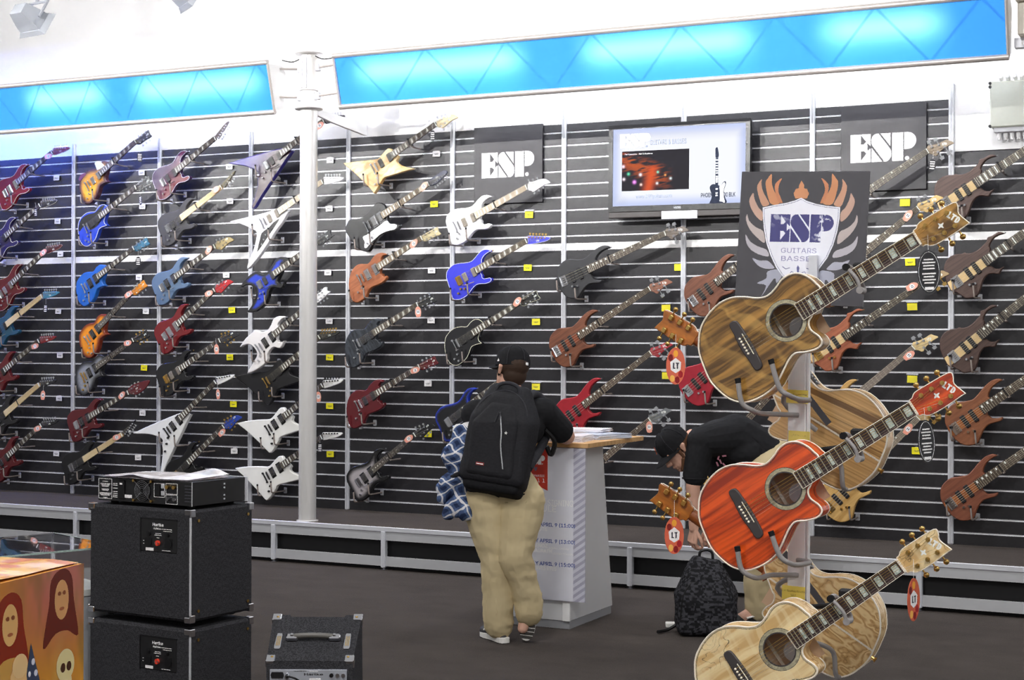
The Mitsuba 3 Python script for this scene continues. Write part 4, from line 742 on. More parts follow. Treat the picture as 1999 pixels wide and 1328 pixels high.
    ('b78', dict(name='bass_guitar', shape='bass', X=6.664, Z=1.406, ang=46.3, label='pale wooden bass guitar behind the bending man', short='pale bass behind the bending man', body=('wood','natural','#b58a4a','#d4ae6e',(8,80),1.2,0.5,0.0), head='bass', headc='#c2a878', board='#4a3c32', inlay='side', hw='gold', strings=4)),
    ('b81', dict(name='bass_guitar', shape='fancybass', X=8.575, Z=3.141, ang=32.4, label='dark brown bass with pale stripe, topmost at the right edge', short='top dark bass at the right edge', body=('wood','darkwal','#3c2a26','#57423a',(5,120),1.0,0.55,0.0), head='bass', headc='#4a3830', board='#3c342c', inlay='bar', strings=5, extra=stripe_pale)),
    ('b82', dict(name='bass_guitar', shape='fancybass', X=8.617, Z=2.644, ang=35.7, label='dark brown bass with pale stripe, second down at the right edge', short='second dark bass at the right edge', body=('wood','darkwal','#3c2a26','#57423a',(5,120),1.0,0.55,0.0), head='bass', headc='#4a3830', board='#3c342c', inlay='bar', strings=5, extra=stripe_pale)),
    ('b83', dict(name='bass_guitar', shape='fancybass', X=8.556, Z=2.186, ang=39.9, label='dark brown bass with pale stripe, third down at the right edge', short='third dark bass at the right edge', body=('wood','darkwal','#3c2a26','#57423a',(5,120),1.0,0.55,0.0), head='bass', headc='#4a3830', board='#3c342c', inlay='side', strings=5, extra=stripe_pale)),
    ('b84', dict(name='bass_guitar', shape='bass', X=8.601, Z=1.659, ang=36.6, label='plain warm brown bass, fourth down at the right edge', short='upper plain brown bass at the right edge', body=('wood','warm','#74432a','#8e5838',(6,110),1.2,0.5,0.0), head='bass', headc='#7c4c34', board='#463a2e', inlay='side', strings=5, extra=stripe_orange)),
    ('b85', dict(name='bass_guitar', shape='bass', X=8.564, Z=1.158, ang=37.5, label='plain reddish brown bass, lowest at the right edge', short='lowest brown bass at the right edge', body=('wood','warm2','#6c3a28','#864e36',(6,110),1.2,0.5,0.0), head='bass', headc='#7c4c34', board='#463a2e', inlay='side', strings=5, extra=stripe_orange)),
]
SHORT = {}
for gid, a in GUITARS:
    SHORT[gid] = a['short']
    guitar(gid=gid, cat='bass guitar' if gid[0] == 'b' else 'electric guitar', group=BG if gid[0] == 'b' else EG, **a)

# ------------------------------------------------------------------ price cards on the slatwall (kind, x, z, guitar) and swing tags on the guitars
CARDS = [('w', -0.199, 3.199, 'g01'), ('w', -0.184, 2.801, 'g02'), ('w', -0.149, 2.501, 'g03'), ('w', -0.171, 1.979, 'g04'), ('w', -0.150, 1.577, 'g05'), ('w', -0.157, 1.185, 'g06'), ('w', -0.188, 0.680, 'g07'), ('w', 0.782, 3.202, 'g11'), ('w', 0.791, 2.902, 'g12'), ('w', 0.757, 2.274, 'g13'), ('w', 0.836, 1.972, 'g14'), ('y', 0.818, 1.472, 'g15'), ('w', 0.803, 1.071, 'g16'), ('w', 0.756, 0.675, 'g17'), ('w', 1.733, 3.211, 'g21'), ('w', 1.742, 2.913, 'g22'), ('w', 1.705, 2.279, 'g23'), ('y', 1.765, 1.977, 'g24'), ('y', 1.746, 1.572, 'g25'), ('y', 1.785, 1.169, 'g26'), ('w', 1.796, 0.768, 'g27'), ('w', 2.758, 3.216, 'g31'), ('w', 2.750, 2.814, 'g32'), ('w', 2.740, 2.283, 'g33'), ('w', 2.754, 1.879, 'g34'), ('y', 2.760, 1.577, 'g35'), ('y', 2.762, 1.173, 'g36'), ('y', 2.769, 0.774, 'g37'), ('w', 3.767, 3.218, 'g41'), ('y', 3.747, 2.815, 'g42'), ('w', 3.726, 2.282, 'g43'), ('w', 3.723, 1.881, 'g44'), ('w', 3.696, 1.373, 'g45'), ('y', 3.698, 0.967, 'g46'), ('Y', 4.594, 2.701, 'g51'), ('y', 4.584, 2.288, 'g52'), ('Y', 4.657, 1.865, 'g53'), ('Y', 4.658, 1.360, 'g54'), ('Y', 5.833, 2.267, 'b61'), ('Y', 5.733, 1.965, 'b62'), ('Y', 5.738, 1.459, 'b63'), ('Y', 7.507, 2.688, 'b72'), ('y', 7.544, 2.272, 'b73'), ('Y', 7.559, 1.960, 'b74'), ('Y', 7.560, 1.455, 'b75'), ('y', 7.593, 0.958, 'b76')]
TAGS = [('d', 0.919, 3.311, 'g11'), ('d', -0.266, 2.869, 'g02'), ('d', 0.929, 2.936, 'g12'), ('d', 0.906, 2.401, 'g13'), ('d', -0.146, 1.998, 'g04'), ('p', -0.172, 1.218, 'g06'), ('p', 1.749, 1.641, 'g25'), ('p', 1.767, 1.259, 'g26'), ('p', 2.777, 1.255, 'g36'), ('d', 2.794, 0.836, 'g37'), ('p', 3.712, 1.945, 'g44'), ('d', 3.838, 3.336, 'g41'), ('d', 7.733, 2.918, 'b72'), ('p', 5.677, 1.082, 'b64'), ('n', 7.569, 2.581, 'b73'), ('n', 7.598, 2.094, 'b74'), ('n', 7.579, 1.622, 'b75'), ('n', 7.573, 1.117, 'b76'), ('n', -0.124, 3.372, 'g01'), ('n', -0.179, 2.506, 'g03'), ('n', -0.271, 1.660, 'g05'), ('n', -0.237, 0.916, 'g07'), ('n', 0.791, 1.691, 'g15'), ('n', 0.728, 1.233, 'g16'), ('n', 0.673, 0.863, 'g17'), ('n', 0.795, 2.116, 'g14'), ('n', 1.732, 2.997, 'g22'), ('n', 1.660, 2.485, 'g23'), ('n', 1.664, 2.115, 'g24'), ('n', 1.806, 0.935, 'g27'), ('n', 2.777, 3.479, 'g31'), ('n', 3.757, 2.939, 'g42'), ('n', 3.668, 2.488, 'g43'), ('n', 4.587, 2.018, 'g53'), ('n', 3.686, 1.482, 'g45'), ('n', 3.629, 0.937, 'g46')]

def card_mesh(w, h): return bx(-w / 2, w / 2, -h / 2, h / 2, 0, 0.0015)
lines = cat_([bx(-0.021, 0.021, -0.0015, 0.0015, 0.0014, 0.0018), bx(-0.015, 0.015, -0.0075, -0.0045, 0.0014, 0.0018)])
cw_, cy_, ci_ = P(card_mesh(0.068, 0.047), 'm_cardwhite'), P(card_mesh(0.070, 0.050), 'm_cardyellow'), P(lines, 'm_ink')
hold = P(bx(-0.040, 0.040, -0.030, 0.038, 0.0022, 0.0024), 'm_acrylic')
clip = P(bx(-0.040, 0.040, 0.030, 0.040, -0.02, 0.003), 'm_alu')
for kind, x, z, g in CARDS:
    yel = kind in 'yY'
    k = thing('price_card', ('yellow' if yel else 'white') + ' price card for the ' + SHORT[g], 'price card', ('yellow' if yel else 'white') + ' price cards on the slatwall')
    M = TM(wallM(x, -0.018, z, random.uniform(-2.5, 2.5)))
    put(k, 'card', cy_ if yel else cw_, M); put(k, 'print', ci_, M)
    put(k, 'hanging_tab', P(bx(-0.02, 0.02, 0.02, 0.034, -0.012, 0.001), 'm_acrylic') if False else clip if kind == 'Y' else geo('tab', lambda: P(bx(-0.012, 0.012, 0.015, 0.026, -0.013, 0.0), 'm_cardwhite')), M)
    if kind == 'Y': put(k, 'clear_holder', hold, M)
def oval(w, h, n=24): return [(w / 2 * math.cos(t), h / 2 * math.sin(t)) for t in np.linspace(0, 2 * math.pi, n, endpoint=False)]
tag_p = {c: P(prism(oval(0.050, 0.086), 0, 0.0012), paint(c, 'satin')) for c in ('#e0a592', '#1c1c22')}
tag_in = {'#e0a592': P(prism(oval(0.032, 0.036), 0.0012, 0.0016), 'm_cardwhite'), '#1c1c22': P(cat_([bx(-0.016, 0.016, y - 0.004, y + 0.004, 0.0012, 0.0016) for y in (-0.022, -0.006, 0.010, 0.024)]), 'm_cardwhite')}
tag_mark = P(cat_([bx(-0.008, -0.003, -0.008, 0.009, 0.0016, 0.002), bx(0.003, 0.008, -0.008, 0.009, 0.0016, 0.002)]), 'm_ink')
tag_rim = P(cat_([prism([(x + 0.013 * math.cos(a), y + 0.010 * math.sin(a)) for a in np.linspace(0, 6.283, 7)[:-1]], 0.0012, 0.0015) for x, y in ((0, 0.033), (-0.006, -0.033), (0.009, -0.031))]), 'm_tagred')
def swing_tag(M, col, label, group, string=0.05):
    k = thing('swing_tag', label, 'tag', group)
    put(k, 'card', tag_p[col], TM(M)); put(k, 'print', tag_in[col], TM(M))
    if col == '#e0a592': put(k, 'mark', tag_mark, TM(M)); put(k, 'red_print', tag_rim, TM(M))
    if string: put(k, 'string', P(tube([[0, 0.040, 0.001], [0, 0.043 + string, 0.001]], 0.0009, 4), 'm_cardwhite'), TM(M))
    return k
for kind, x, z, g in TAGS:
    a = dict(GUITARS)[g]['ang']
    if kind == 'n': swing_tag(wallM(x, -0.206, z, a - 90 + random.uniform(-25, 25)), '#e0a592', 'pink oval tag lying on the neck of the ' + SHORT[g], 'pink oval tags on guitar necks', 0)
    else: swing_tag(wallM(x, -0.21, z, random.uniform(-6, 6)) @ trimesh.transformations.rotation_matrix(random.uniform(-0.5, 0.5), [0, 1, 0]), '#1c1c22' if kind == 'd' else '#e0a592', ('black' if kind == 'd' else 'pink') + ' oval tag hanging from the ' + SHORT[g], ('black' if kind == 'd' else 'pink') + ' oval swing tags')

# ------------------------------------------------------------------ signs, television, electrical box
def esp_sign(x, z, label):
    k = thing('brand_sign', label, 'sign', 'square black signs on the slatwall')
    put(k, 'panel', P(bx(x - 0.30, x + 0.30, -0.030, -0.012, z - 0.303, z + 0.303, 0.002), paint('#262428', 'satin')))
    M = wallM(x, -0.030, z + 0.0)
    for i, g in enumerate(esp_letters()):
        pass
    put(k, 'lettering', P(mv(esp_mesh(0.199, 0.0015), M), 'm_white'))
    put(k, 'hanging_clips', P(cat_([bx(x + s * 0.2 - 0.02, x + s * 0.2 + 0.02, -0.012, 0.0, z + 0.2, z + 0.26) for s in (-1, 1)]), 'm_alu'))
esp_sign(4.413, 3.10, 'black square sign with white letters ESP, left of the television')
esp_sign(7.356, 3.08, 'black square sign with white letters ESP, behind the winged poster')

def tv():
    k = thing('television', 'wide black flat television showing a guitar advertisement', 'television')
    w, h, xc, zc = 1.036, 0.576, 5.874, 3.011
    Y = -0.15
    ring = Polygon([(-w / 2 - 0.034, -h / 2 - 0.042), (w / 2 + 0.034, -h / 2 - 0.042), (w / 2 + 0.034, h / 2 + 0.032), (-w / 2 - 0.034, h / 2 + 0.032)]).difference(sbox(-w / 2, -h / 2, w / 2, h / 2))
    M = wallM(xc, Y, zc, -0.4)
    put(k, 'bezel', P(mv(prism(ring, -0.01, 0.006), M), paint('#0b0b0d', 'gloss')))
    put(k, 'back', P(mv(bx(-w / 2 - 0.03, w / 2 + 0.03, -h / 2 - 0.04, h / 2 + 0.03, -0.06, -0.01, 0.01), M), 'm_black'))
    put(k, 'speaker_strip', P(mv(bx(-w / 2 - 0.034, w / 2 + 0.034, -h / 2 - 0.088, -h / 2 - 0.042, -0.04, 0.002, 0.004), M), paint('#3f3a39', 'satin')))
    put(k, 'wall_bracket', P(mv(bx(-0.15, 0.15, -0.3, 0.2, -0.148, -0.06), M), 'm_black'))
    white, blue = [1.0, 1.02, 1.08], [0.62, 0.70, 1.0]
    def fn(p, n, uv):
        x, y = uv.x, uv.y
        e = dr.minimum(dr.minimum(x, 1 - x) * 1.8, dr.minimum(y, 1 - y))
        c = mikit.mix(blue, white, mikit.smoothstep(0.0, 0.16, e))
        st = dr.abs((x * 62 + y * 20) - dr.floor(x * 62 + y * 20) - 0.5)
        band = mikit.smoothstep(0.80, 0.86, y) * (1 - mikit.smoothstep(0.92, 0.97, y)) + (1 - mikit.smoothstep(0.10, 0.2, y)) * (1 - mikit.smoothstep(0.08, 0.14, x))
        c = c * (1 - 0.10 * band * mikit.smoothstep(0.15, 0.25, st))
        # the concert photograph
        px, py = (x - 0.07) / 0.513, (y - 0.195) / 0.515
        ins = (px > 0) & (px < 1) & (py > 0) & (py < 1)
        rd = mikit.fbm(px * 7 + py * 5, py * 26 - px * 8, 2.0, 4)
        warm = dr.clip(1.25 - dr.abs(py - (0.80 - 0.75 * px)) * 3.6, 0, 1) * (1 - mikit.smoothstep(0.55, 0.8, px))
        q = mikit.mix([0.035, 0.032, 0.035], [0.55, 0.11, 0.03], warm * mikit.smoothstep(0.38, 0.66, rd))
        fig = dr.exp(-dr.square((px - 0.43 - 0.12 * (py - 0.3)) / 0.075)) * mikit.smoothstep(0.66, 0.55, py)
        q = mikit.mix(q, [0.85, 0.12, 0.03], dr.clip(fig, 0, 1) * 0.9)
        for cx, cy, r, col in ((0.10, 0.43, 0.035, (0.2, 1.0, 0.6)), (0.19, 0.22, 0.04, (1.6, 0.5, 1.6)), (0.28, 0.40, 0.035, (1.4, 1.3, 1.4)), (0.02, 0.62, 0.035, (1.5, 1.2, 1.4)), (0.03, 0.30, 0.035, (1.3, 1.1, 1.2)), (0.54, 0.45, 0.028, (0.3, 1.1, 0.8)), (0.65, 0.37, 0.026, (1.3, 0.5, 0.15)), (0.73, 0.28, 0.03, (1.0, 1.1, 1.1)), (0.29, 0.15, 0.03, (1.5, 1.0, 0.9)), (0.53, 0.17, 0.03, (1.2, 1.2, 1.2))):
            q = mikit.mix(q, col, dr.exp(-(dr.square((px - cx) * 1.75) + dr.square(py - cy)) / (r * r)))
        c = dr.select(ins, q, c)
        return c * SCREEN
    scr = trimesh.Trimesh([[-w / 2, -h / 2, 0], [w / 2, -h / 2, 0], [w / 2, h / 2, 0], [-w / 2, h / 2, 0]], [[0, 1, 2], [0, 2, 3]], process=False)
    s = put(k, 'screen', P(mv(scr, M), {'type': 'diffuse', 'reflectance': rgb('#101014')}, uv=np.array([[0, 0], [1, 0], [1, 1], [0, 1.0]]), emitter={'type': 'area', 'radiance': mikit.proc(fn)}))
    def at(u, v): return M @ Mloc((u - 0.5) * w, (0.5 - v) * h, 0.0008)
    def txt(t, u, v, hh, m, bold=False, wd=None):
        q = meshkit.text_mesh(t, hh, 0.0004, bold)
        if wd: q.apply_scale([wd / (q.bounds[1][0] - q.bounds[0][0]), 1, 1])
        put(s, 'caption', P(mv(q, at(u, v)), m))
    ink, soft = paint('#1e2434', 'matte'), paint('#7d8ba6', 'matte')
    # the maker's letters in pale outline: grey letters, white ones a little up and left on top of them
    L = esp_mesh(0.105, 0.0003)
    put(s, 'logo_shade', P(mv(L, at(0.176, 0.160) ), paint('#9aa4b8', 'matte')))
    wl = mv(esp_mesh(0.105, 0.0003, False), at(0.172, 0.156) @ Mloc(0, 0, 0.0005))
    put(s, 'logo', P(wl, {'type': 'diffuse', 'reflectance': rgb('#ffffff')}, emitter={'type': 'area', 'radiance': {'type': 'rgb', 'value': [SCREEN, SCREEN * 1.01, SCREEN * 1.05]}}))
    txt('GUITARS & BASSES', 0.285, 0.222, 0.036, soft, False, 0.285)
    txt('www.ESPguitars.com', 0.18, 0.905, 0.028, soft, False, 0.285)
    txt('PHOENIX-1000 BLK', 0.672, 0.918, 0.030, ink, True, 0.262)
    txt('The Execution - War Is Business', 0.088, 0.338, 0.011, 'm_white', True, 0.225)
    # guitar on the screen, upright
    B = outline('phoenix', 3); sc = 0.43
    R = np.array([[0, -1], [1, 0]])
    def up(q): return np.asarray(q) @ R.T * sc
    o = at(0.79, 0.43)
    put(s, 'pictured_guitar', P(mv(cat_([prism(Polygon(up(B)).buffer(0), 0, 0.0004), prism(up([(0, -0.022), (0, 0.022), (-0.5, 0.026), (-0.5, -0.026)]), 0, 0.0005), prism(Polygon(up(outline('head_phoenix', 2))).buffer(0), 0, 0.0004)]), o), ink))
    G = curve(np.array(SHAPE['phoenixguard']) * [-1, 1], 3, True)
    put(s, 'pictured_pickguard', P(mv(cat_([prism(Polygon(up(G)).buffer(0), 0.0004, 0.0008)] + [prism(up([(-x - 0.012, -0.02), (-x - 0.012, 0.02), (-x + 0.012, 0.02), (-x + 0.012, -0.02)]), 0.0004, 0.0008) for x in (0.03, 0.08, 0.125, 0.17, 0.21, 0.25, 0.31, 0.34, 0.37, 0.4, 0.52, 0.59, 0.63)]), o), 'm_white'))
    put(k, 'maker_letters', P(mv(meshkit.text_mesh('VIZIO', 0.014, 0.0006, True), M @ Mloc(-0.03, -h / 2 - 0.029, 0.006)), 'm_alu'))
    put(k, 'paper_strip', P(mv(bx(-0.125, 0.155, -h / 2 - 0.105, -h / 2 - 0.045, 0.003, 0.006), M), 'm_alu'))
tv()

k = thing('junction_box', 'grey-green electrical box with cable glands at the upper right corner', 'electrical box')
put(k, 'case', P(bx(8.097, 8.45, -0.115, -0.004, 3.165, 3.475, 0.008), paint('#cfd2c6', 'satin')))
put(k, 'bottom_flange', P(bx(8.12, 8.43, -0.10, -0.02, 3.135, 3.165), 'm_alu_matte'))
for i in range(7): put(k, 'cable_gland', P(cat_([cyl([8.15 + 0.042 * i, -0.06, 3.10], [8.15 + 0.042 * i, -0.06, 3.135], 0.015, 10), cyl([8.15 + 0.042 * i, -0.06, 3.085], [8.15 + 0.042 * i, -0.06, 3.10], 0.011, 10)]), 'm_white'))
for z in (3.175, 3.44, 3.465): put(k, 'screw', P(cyl([8.098, -0.118, z], [8.098, -0.09, z], 0.010, 10), 'm_black'))
for i in range(6): put(k, 'terminal', P(cyl([8.16 + 0.045 * i, -0.03, 3.50], [8.16 + 0.045 * i, -0.075, 3.515], 0.016, 10), 'm_white'))
k = thing('end_housing', 'cream metal housing at the right end of the longer blue light box', 'housing')
put(k, 'case', P(bx(8.40, 9.2, -0.93, -0.72, 3.62, 3.83, 0.01), paint('#dcd6c8', 'satin')))
put(k, 'lid', P(bx(8.39, 9.2, -0.95, -0.70, 3.83, 3.86, 0.006), paint('#b8b2a4', 'satin')))
put(k, 'bracket', P(bx(8.37, 9.2, -0.85, -0.78, 3.56, 3.62), 'm_alu'))
for i in range(5): put(k, 'gland', P(cyl([8.43 + 0.05 * i, -0.86, 3.585], [8.43 + 0.05 * i, -0.84, 3.585], 0.018, 10), 'm_white'))

# ------------------------------------------------------------------ signing counter
ck = thing('signing_counter', 'tapered white counter with wooden top and a signing schedule banner', 'counter')
cb = np.array([[x, y, 0.05] for x in (5.64, 6.105) for y in (-2.585, -1.93)] + [[x, y, 1.08] for x in (5.70, 6.15) for y in (-2.55, -2.2)])
put(ck, 'body', P(trimesh.convex.convex_hull(cb), paint('#dcdde0', 'satin')))
put(ck, 'plinth', P(bx(5.65, 6.10, -2.575, -1.94, 0.0, 0.05), paint('#9d9fa4', 'satin')))
put(ck, 'corner_strip', P(bx(6.065, 6.112, -2.598, -2.586, 0.05, 0.30), 'm_white'))
wood('counter', '#b98d5c', '#d3ab79', (4, 60), 2.0, 0.4, 0.2)
top = bx(5.60, 6.23, -2.61, -1.72, 1.078, 1.106, 0.002)
put(ck, 'wooden_top', P(top, 'wood_counter', uv=np.asarray(top.vertices)[:, :2]))
def banner():
    x0, x1, y, z0, z1 = 5.63, 6.22, -2.62, 0.173, 1.075
    a, b, c = lin('#a5a3ba'), lin('#e0e1ec'), lin('#9593ab')
    def fn(p, n, uv):
        v = mikit.mix(a, b, mikit.smoothstep(-0.3, 0.35, uv.y + 0.25 * uv.x))
        st = (uv.y * 22 - uv.x * 10); st = dr.abs(st - dr.floor(st) - 0.5)
        strip = mikit.smoothstep(0.865, 0.875, uv.x)
        return mikit.mix(v, c, strip * (0.35 + 0.45 * mikit.smoothstep(0.2, 0.3, st)))
    mat('m_banner', mikit.proc(fn), 0.45, 0.4)
    M = wallM(x0, y, z0)
    w, h = x1 - x0, z1 - z0
    m = bx(0, w, 0, h, -0.004, 0)
    k = put(ck, 'banner', P(mv(m, M), 'm_banner', uv=np.asarray(m.vertices)[:, :2] / [w, h]))
    def txt(t, xr, z, hh, m, bold, wd):
        q = meshkit.text_mesh(t, hh, 0.0008, bold); q.apply_scale([wd / (q.bounds[1][0] - q.bounds[0][0]), 1, 1])
        q.apply_translation([xr - wd - q.bounds[0][0], 0, 0]); put(k, 'lettering', P(mv(q, M @ Mloc(0, z, 0)), m))
    blue = paint('#4c5a9c', 'matte'); wm = 'm_white'
    S_ = 0.00296   # metres per photo pixel there
    def Z(py): return (1177 - py) * h / 299
    # right ends in photo pixels from the banner's right edge at 1143
    txt('ARTIST', w - (1143 - 1064) * 0.00325, Z(990), 0.036, wm, True, 0.20)
    txt('SIGNING', w - (1143 - 1119) * 0.00325, Z(992), 0.036, wm, False, 0.165)
    txt('SCHEDULE', w - (1143 - 1085) * 0.00325, Z(1004), 0.036, wm, False, 0.27)
    for py, t in ((1033, '(11:00)'), (1065, '(13:00)'), (1110, '(15:00)')):
        txt('SATURDAY APRIL 9 ' + t, w - (1143 - 1123) * 0.00325, Z(py), 0.021, blue, True, 0.40)
    txt('DONOTS', w - (1143 - 1067) * 0.00325, Z(1042), 0.021, wm, True, 0.115)
    txt('SILENOZ', w - (1143 - 1068) * 0.00325, Z(1075), 0.021, wm, True, 0.125); txt('(DIMMU BORGIR)', w - (1143 - 1110) * 0.00325, Z(1077), 0.010, wm, False, 0.13)
    txt('SHAGRATH', w - (1143 - 1077) * 0.00325, Z(1085), 0.021, wm, True, 0.15); txt('(DIMMU BORGIR)', w - (1143 - 1119) * 0.00325, Z(1087), 0.010, wm, False, 0.13)
    txt('- LEAVES EYES', w - (1143 - 1086) * 0.00325, Z(1119), 0.021, wm, True, 0.185)
    # red pennant
    xr = 5.975 - x0
    pn = [(xr - 0.165, h), (xr - 0.165, h - 0.255), (xr - 0.082, h - 0.222), (xr, h - 0.255), (xr, h)]
    r = put(ck, 'red_pennant', P(mv(prism(pn, 0.0006, 0.002), M), paint('#c93a2c', 'satin')))
    put(r, 'logo', P(mv(esp_mesh(0.055, 0.0008), M @ Mloc(xr - 0.080, h - 0.075, 0.002)), wm))
    put(r, 'shield', P(mv(prism([(-0.012, 0.012), (0, 0.008), (0.012, 0.012), (0.010, -0.004), (0, -0.014), (-0.010, -0.004)], 0, 0.0006), M @ Mloc(xr - 0.078, h - 0.128, 0.002)), paint('#7e6f86', 'matte')))
    q = meshkit.text_mesh('MUSIKMESSE', 0.012, 0.0006, False); q.apply_scale([0.115 / (q.bounds[1][0] - q.bounds[0][0]), 1, 1]); put(r, 'lettering', P(mv(q, M @ Mloc(xr - 0.135, h - 0.175, 0.002)), wm))
    q = meshkit.text_mesh('2 0 1 1', 0.024, 0.0006, False); q.apply_scale([0.115 / (q.bounds[1][0] - q.bounds[0][0]), 1, 1]); put(r, 'lettering', P(mv(q, M @ Mloc(xr - 0.135, h - 0.208, 0.002)), wm))
banner()
# brochures on the counter
def paper_stack(name, label, x, y, z, w, d, n, t, a, col, skew=0.004, group=None):
    k = thing(name, label, 'brochures', group)
    rng = np.random.RandomState(int(abs(x * 1000)) % 9999)
    R = trimesh.transformations.rotation_matrix(a, [0, 0, 1])
    for i in range(n):
        m = bx(-w / 2, w / 2, -d / 2, d / 2, i * t, i * t + t * 0.9)
        m = mv(m, trimesh.transformations.rotation_matrix(rng.uniform(-0.05, 0.05), [0, 0, 1]))
        m.apply_translation([rng.uniform(-skew, skew), rng.uniform(-skew, skew), 0]); m = mv(m, R); m.apply_translation([x, y, z])
        put(k, 'sheet', P(m, paint(col[i % len(col)], 'lacquer')))
    return k
wh = ['#eceaf0', '#d9d6e0', '#f2f1f5', '#c9cdd9']
paper_stack('brochure_stack', 'tall stack of white brochures at the front of the wooden counter top', 6.04, -2.42, 1.106, 0.21, 0.27, 9, 0.0042, 0.15, wh)
paper_stack('brochure_stack', 'stack of grey-blue brochures at the right of the counter top', 6.10, -2.08, 1.106, 0.21, 0.30, 7, 0.0045, -0.35, ['#b9c0d0', '#dfe1ea', '#c3cad8'])
paper_stack('brochure_stack', 'white brochures fanned at the back of the counter top', 5.92, -1.95, 1.106, 0.30, 0.21, 11, 0.0048, 0.1, wh, 0.02)
paper_stack('dark_brochure', 'dark red and black brochure beside the man\'s forearm on the counter', 5.90, -2.28, 1.106, 0.17, 0.22, 3, 0.010, 0.5, ['#5a2a20', '#241a1a', '#b8442a'])

# ------------------------------------------------------------------ people
def flesh(bones, length=0.02, it=14, lamb=0.5):
    """one continuous surface: each bone (p, r, q, s) the hull of two balls, all united, then smoothed"""
    parts = []
    for (p, r, q, s) in bones:
        a = m3.Manifold.sphere(r, 18).translate(list(map(float, p))); b = m3.Manifold.sphere(s, 18).translate(list(map(float, q)))
        parts.append(m3.Manifold.batch_hull([a, b]))
    u = m3.Manifold.batch_boolean(parts, m3.OpType.Add).refine_to_length(length)
    mm = u.to_mesh(); m = trimesh.Trimesh(np.array(mm.vert_properties[:, :3]), np.array(mm.tri_verts), process=True)
    trimesh.smoothing.filter_taubin(m, lamb, 0.53, it)
    return m
def ball(p, r, sx=(1, 1, 1)):
    return m3.Manifold.sphere(1.0, 24).scale([r * sx[0], r * sx[1], r * sx[2]]).translate(list(map(float, p)))
def solid(ms, length=0.012, it=10):
    u = m3.Manifold.batch_boolean(ms, m3.OpType.Add).refine_to_length(length)
    mm = u.to_mesh(); m = trimesh.Trimesh(np.array(mm.vert_properties[:, :3]), np.array(mm.tri_verts), process=True)
    trimesh.smoothing.filter_taubin(m, 0.5, 0.53, it); return m
def crease(m, amp, f, stretch=(1, 1, 1), seed=0, ridge=True):
    """folds of cloth: pushes the surface along its normals by ridged noise"""
    v = np.asarray(m.vertices); n = meshkit.fbm(v * f * np.array(stretch), 3, seed)
    d = (np.abs(n - 0.5) * -2 + 0.35) if ridge else (n - 0.5)
    m = m.copy(); m.vertices = v + np.asarray(m.vertex_normals) * (d * amp)[:, None]; return m
def unit(v): v = np.asarray(v, float); return v / np.linalg.norm(v)
def head_mesh(c, face, up, s=1.0):
    """a head with nose, ears, brow, mouth and chin; c: its middle; face: the way it looks"""
    z = unit(up); y = unit(np.asarray(face) - z * (np.asarray(face) @ z)); x = np.cross(y, z)
    M = frame(c, x * s, y * s, z * s)
    b = [ball((0, -0.012, 0.035), 0.088, (0.86, 1.08, 0.98)), ball((0, 0.022, -0.03), 0.072, (0.86, 0.95, 1.15)), ball((0, 0.062, -0.093), 0.026, (1.2, 1, 0.9)), ball((0, 0.05, -0.06), 0.045, (1.1, 0.9, 1.0))]
    b += [m3.Manifold.batch_hull([ball((0, 0.082, 0.018), 0.009), ball((0, 0.108, -0.026), 0.011), ball((0.014, 0.092, -0.032), 0.008), ball((-0.014, 0.092, -0.032), 0.008)])]
    b += [m3.Manifold.batch_hull([ball((0.045, 0.072, 0.026), 0.010), ball((-0.045, 0.072, 0.026), 0.010)])]
    b += [m3.Manifold.batch_hull([ball((0.020, 0.084, -0.062), 0.007), ball((-0.020, 0.084, -0.062), 0.007), ball((0, 0.090, -0.060), 0.008)])]
    b += [m3.Manifold.batch_hull([ball((0.016, 0.083, -0.073), 0.007), ball((-0.016, 0.083, -0.073), 0.007)])]
    for sx in (-1, 1): b += [m3.Manifold.batch_hull([ball((sx * 0.078, -0.008, 0.022), 0.010), ball((sx * 0.086, -0.022, 0.012), 0.012), ball((sx * 0.080, -0.006, -0.022), 0.008)])]
    m = solid(b, 0.008, 5); return mv(m, M), M
def hand_bones(w, d, n, s=1.0, curl=0.6, thumb=1):
    """fingers and palm from the wrist w along d; n: the way the back of the hand faces; thumb on side +1 or -1"""
    d = unit(d); n = unit(np.asarray(n) - d * (np.asarray(n) @ d)); x = np.cross(d, n) * thumb
    B = []; w = np.asarray(w, float)
    def at(a, b, c): return w + (d * a + x * b + n * c) * s
    kn = []
    for i, (bx_, ln) in enumerate(((0.030, 0.072), (0.010, 0.080), (-0.010, 0.075), (-0.029, 0.060))):
        k0 = at(0.088 - 0.004 * abs(i - 1), bx_, 0.004); kn.append(k0)
        B.append((at(0.012, bx_ * 0.6, 0), 0.015 * s, k0, 0.012 * s))
        p, ang = k0, 0.0
        for j, fr in enumerate((0.46, 0.30, 0.24)):
            ang += curl * (0.7, 1.0, 0.8)[j]
            q = p + (d * math.cos(ang) - n * math.sin(ang)) * ln * fr * s
            B.append((p, (0.0098 - 0.0008 * j) * s, q, (0.0090 - 0.0008 * j) * s)); p = q
    B += [(kn[0], 0.012 * s, kn[3], 0.011 * s), (at(0.03, 0.02, 0), 0.014 * s, at(0.03, -0.018, 0), 0.013 * s)]
    t0, t1, t2, t3 = at(0.020, 0.020, -0.004), at(0.050, 0.046, -0.014), at(0.076, 0.056, -0.022), at(0.098, 0.052, -0.032)
    B += [(t0, 0.014 * s, t1, 0.0115 * s), (t1, 0.0115 * s, t2, 0.010 * s), (t2, 0.010 * s, t3, 0.0085 * s)]
    return B
mat('m_skin', speckle('#c99a84', '#d8ab96', 40), 0.55, 0.4)
mat('m_hair', '#3a2a20', 0.7, 0.3)
mat('m_beard', '#6b4a36', 0.8, 0.2)
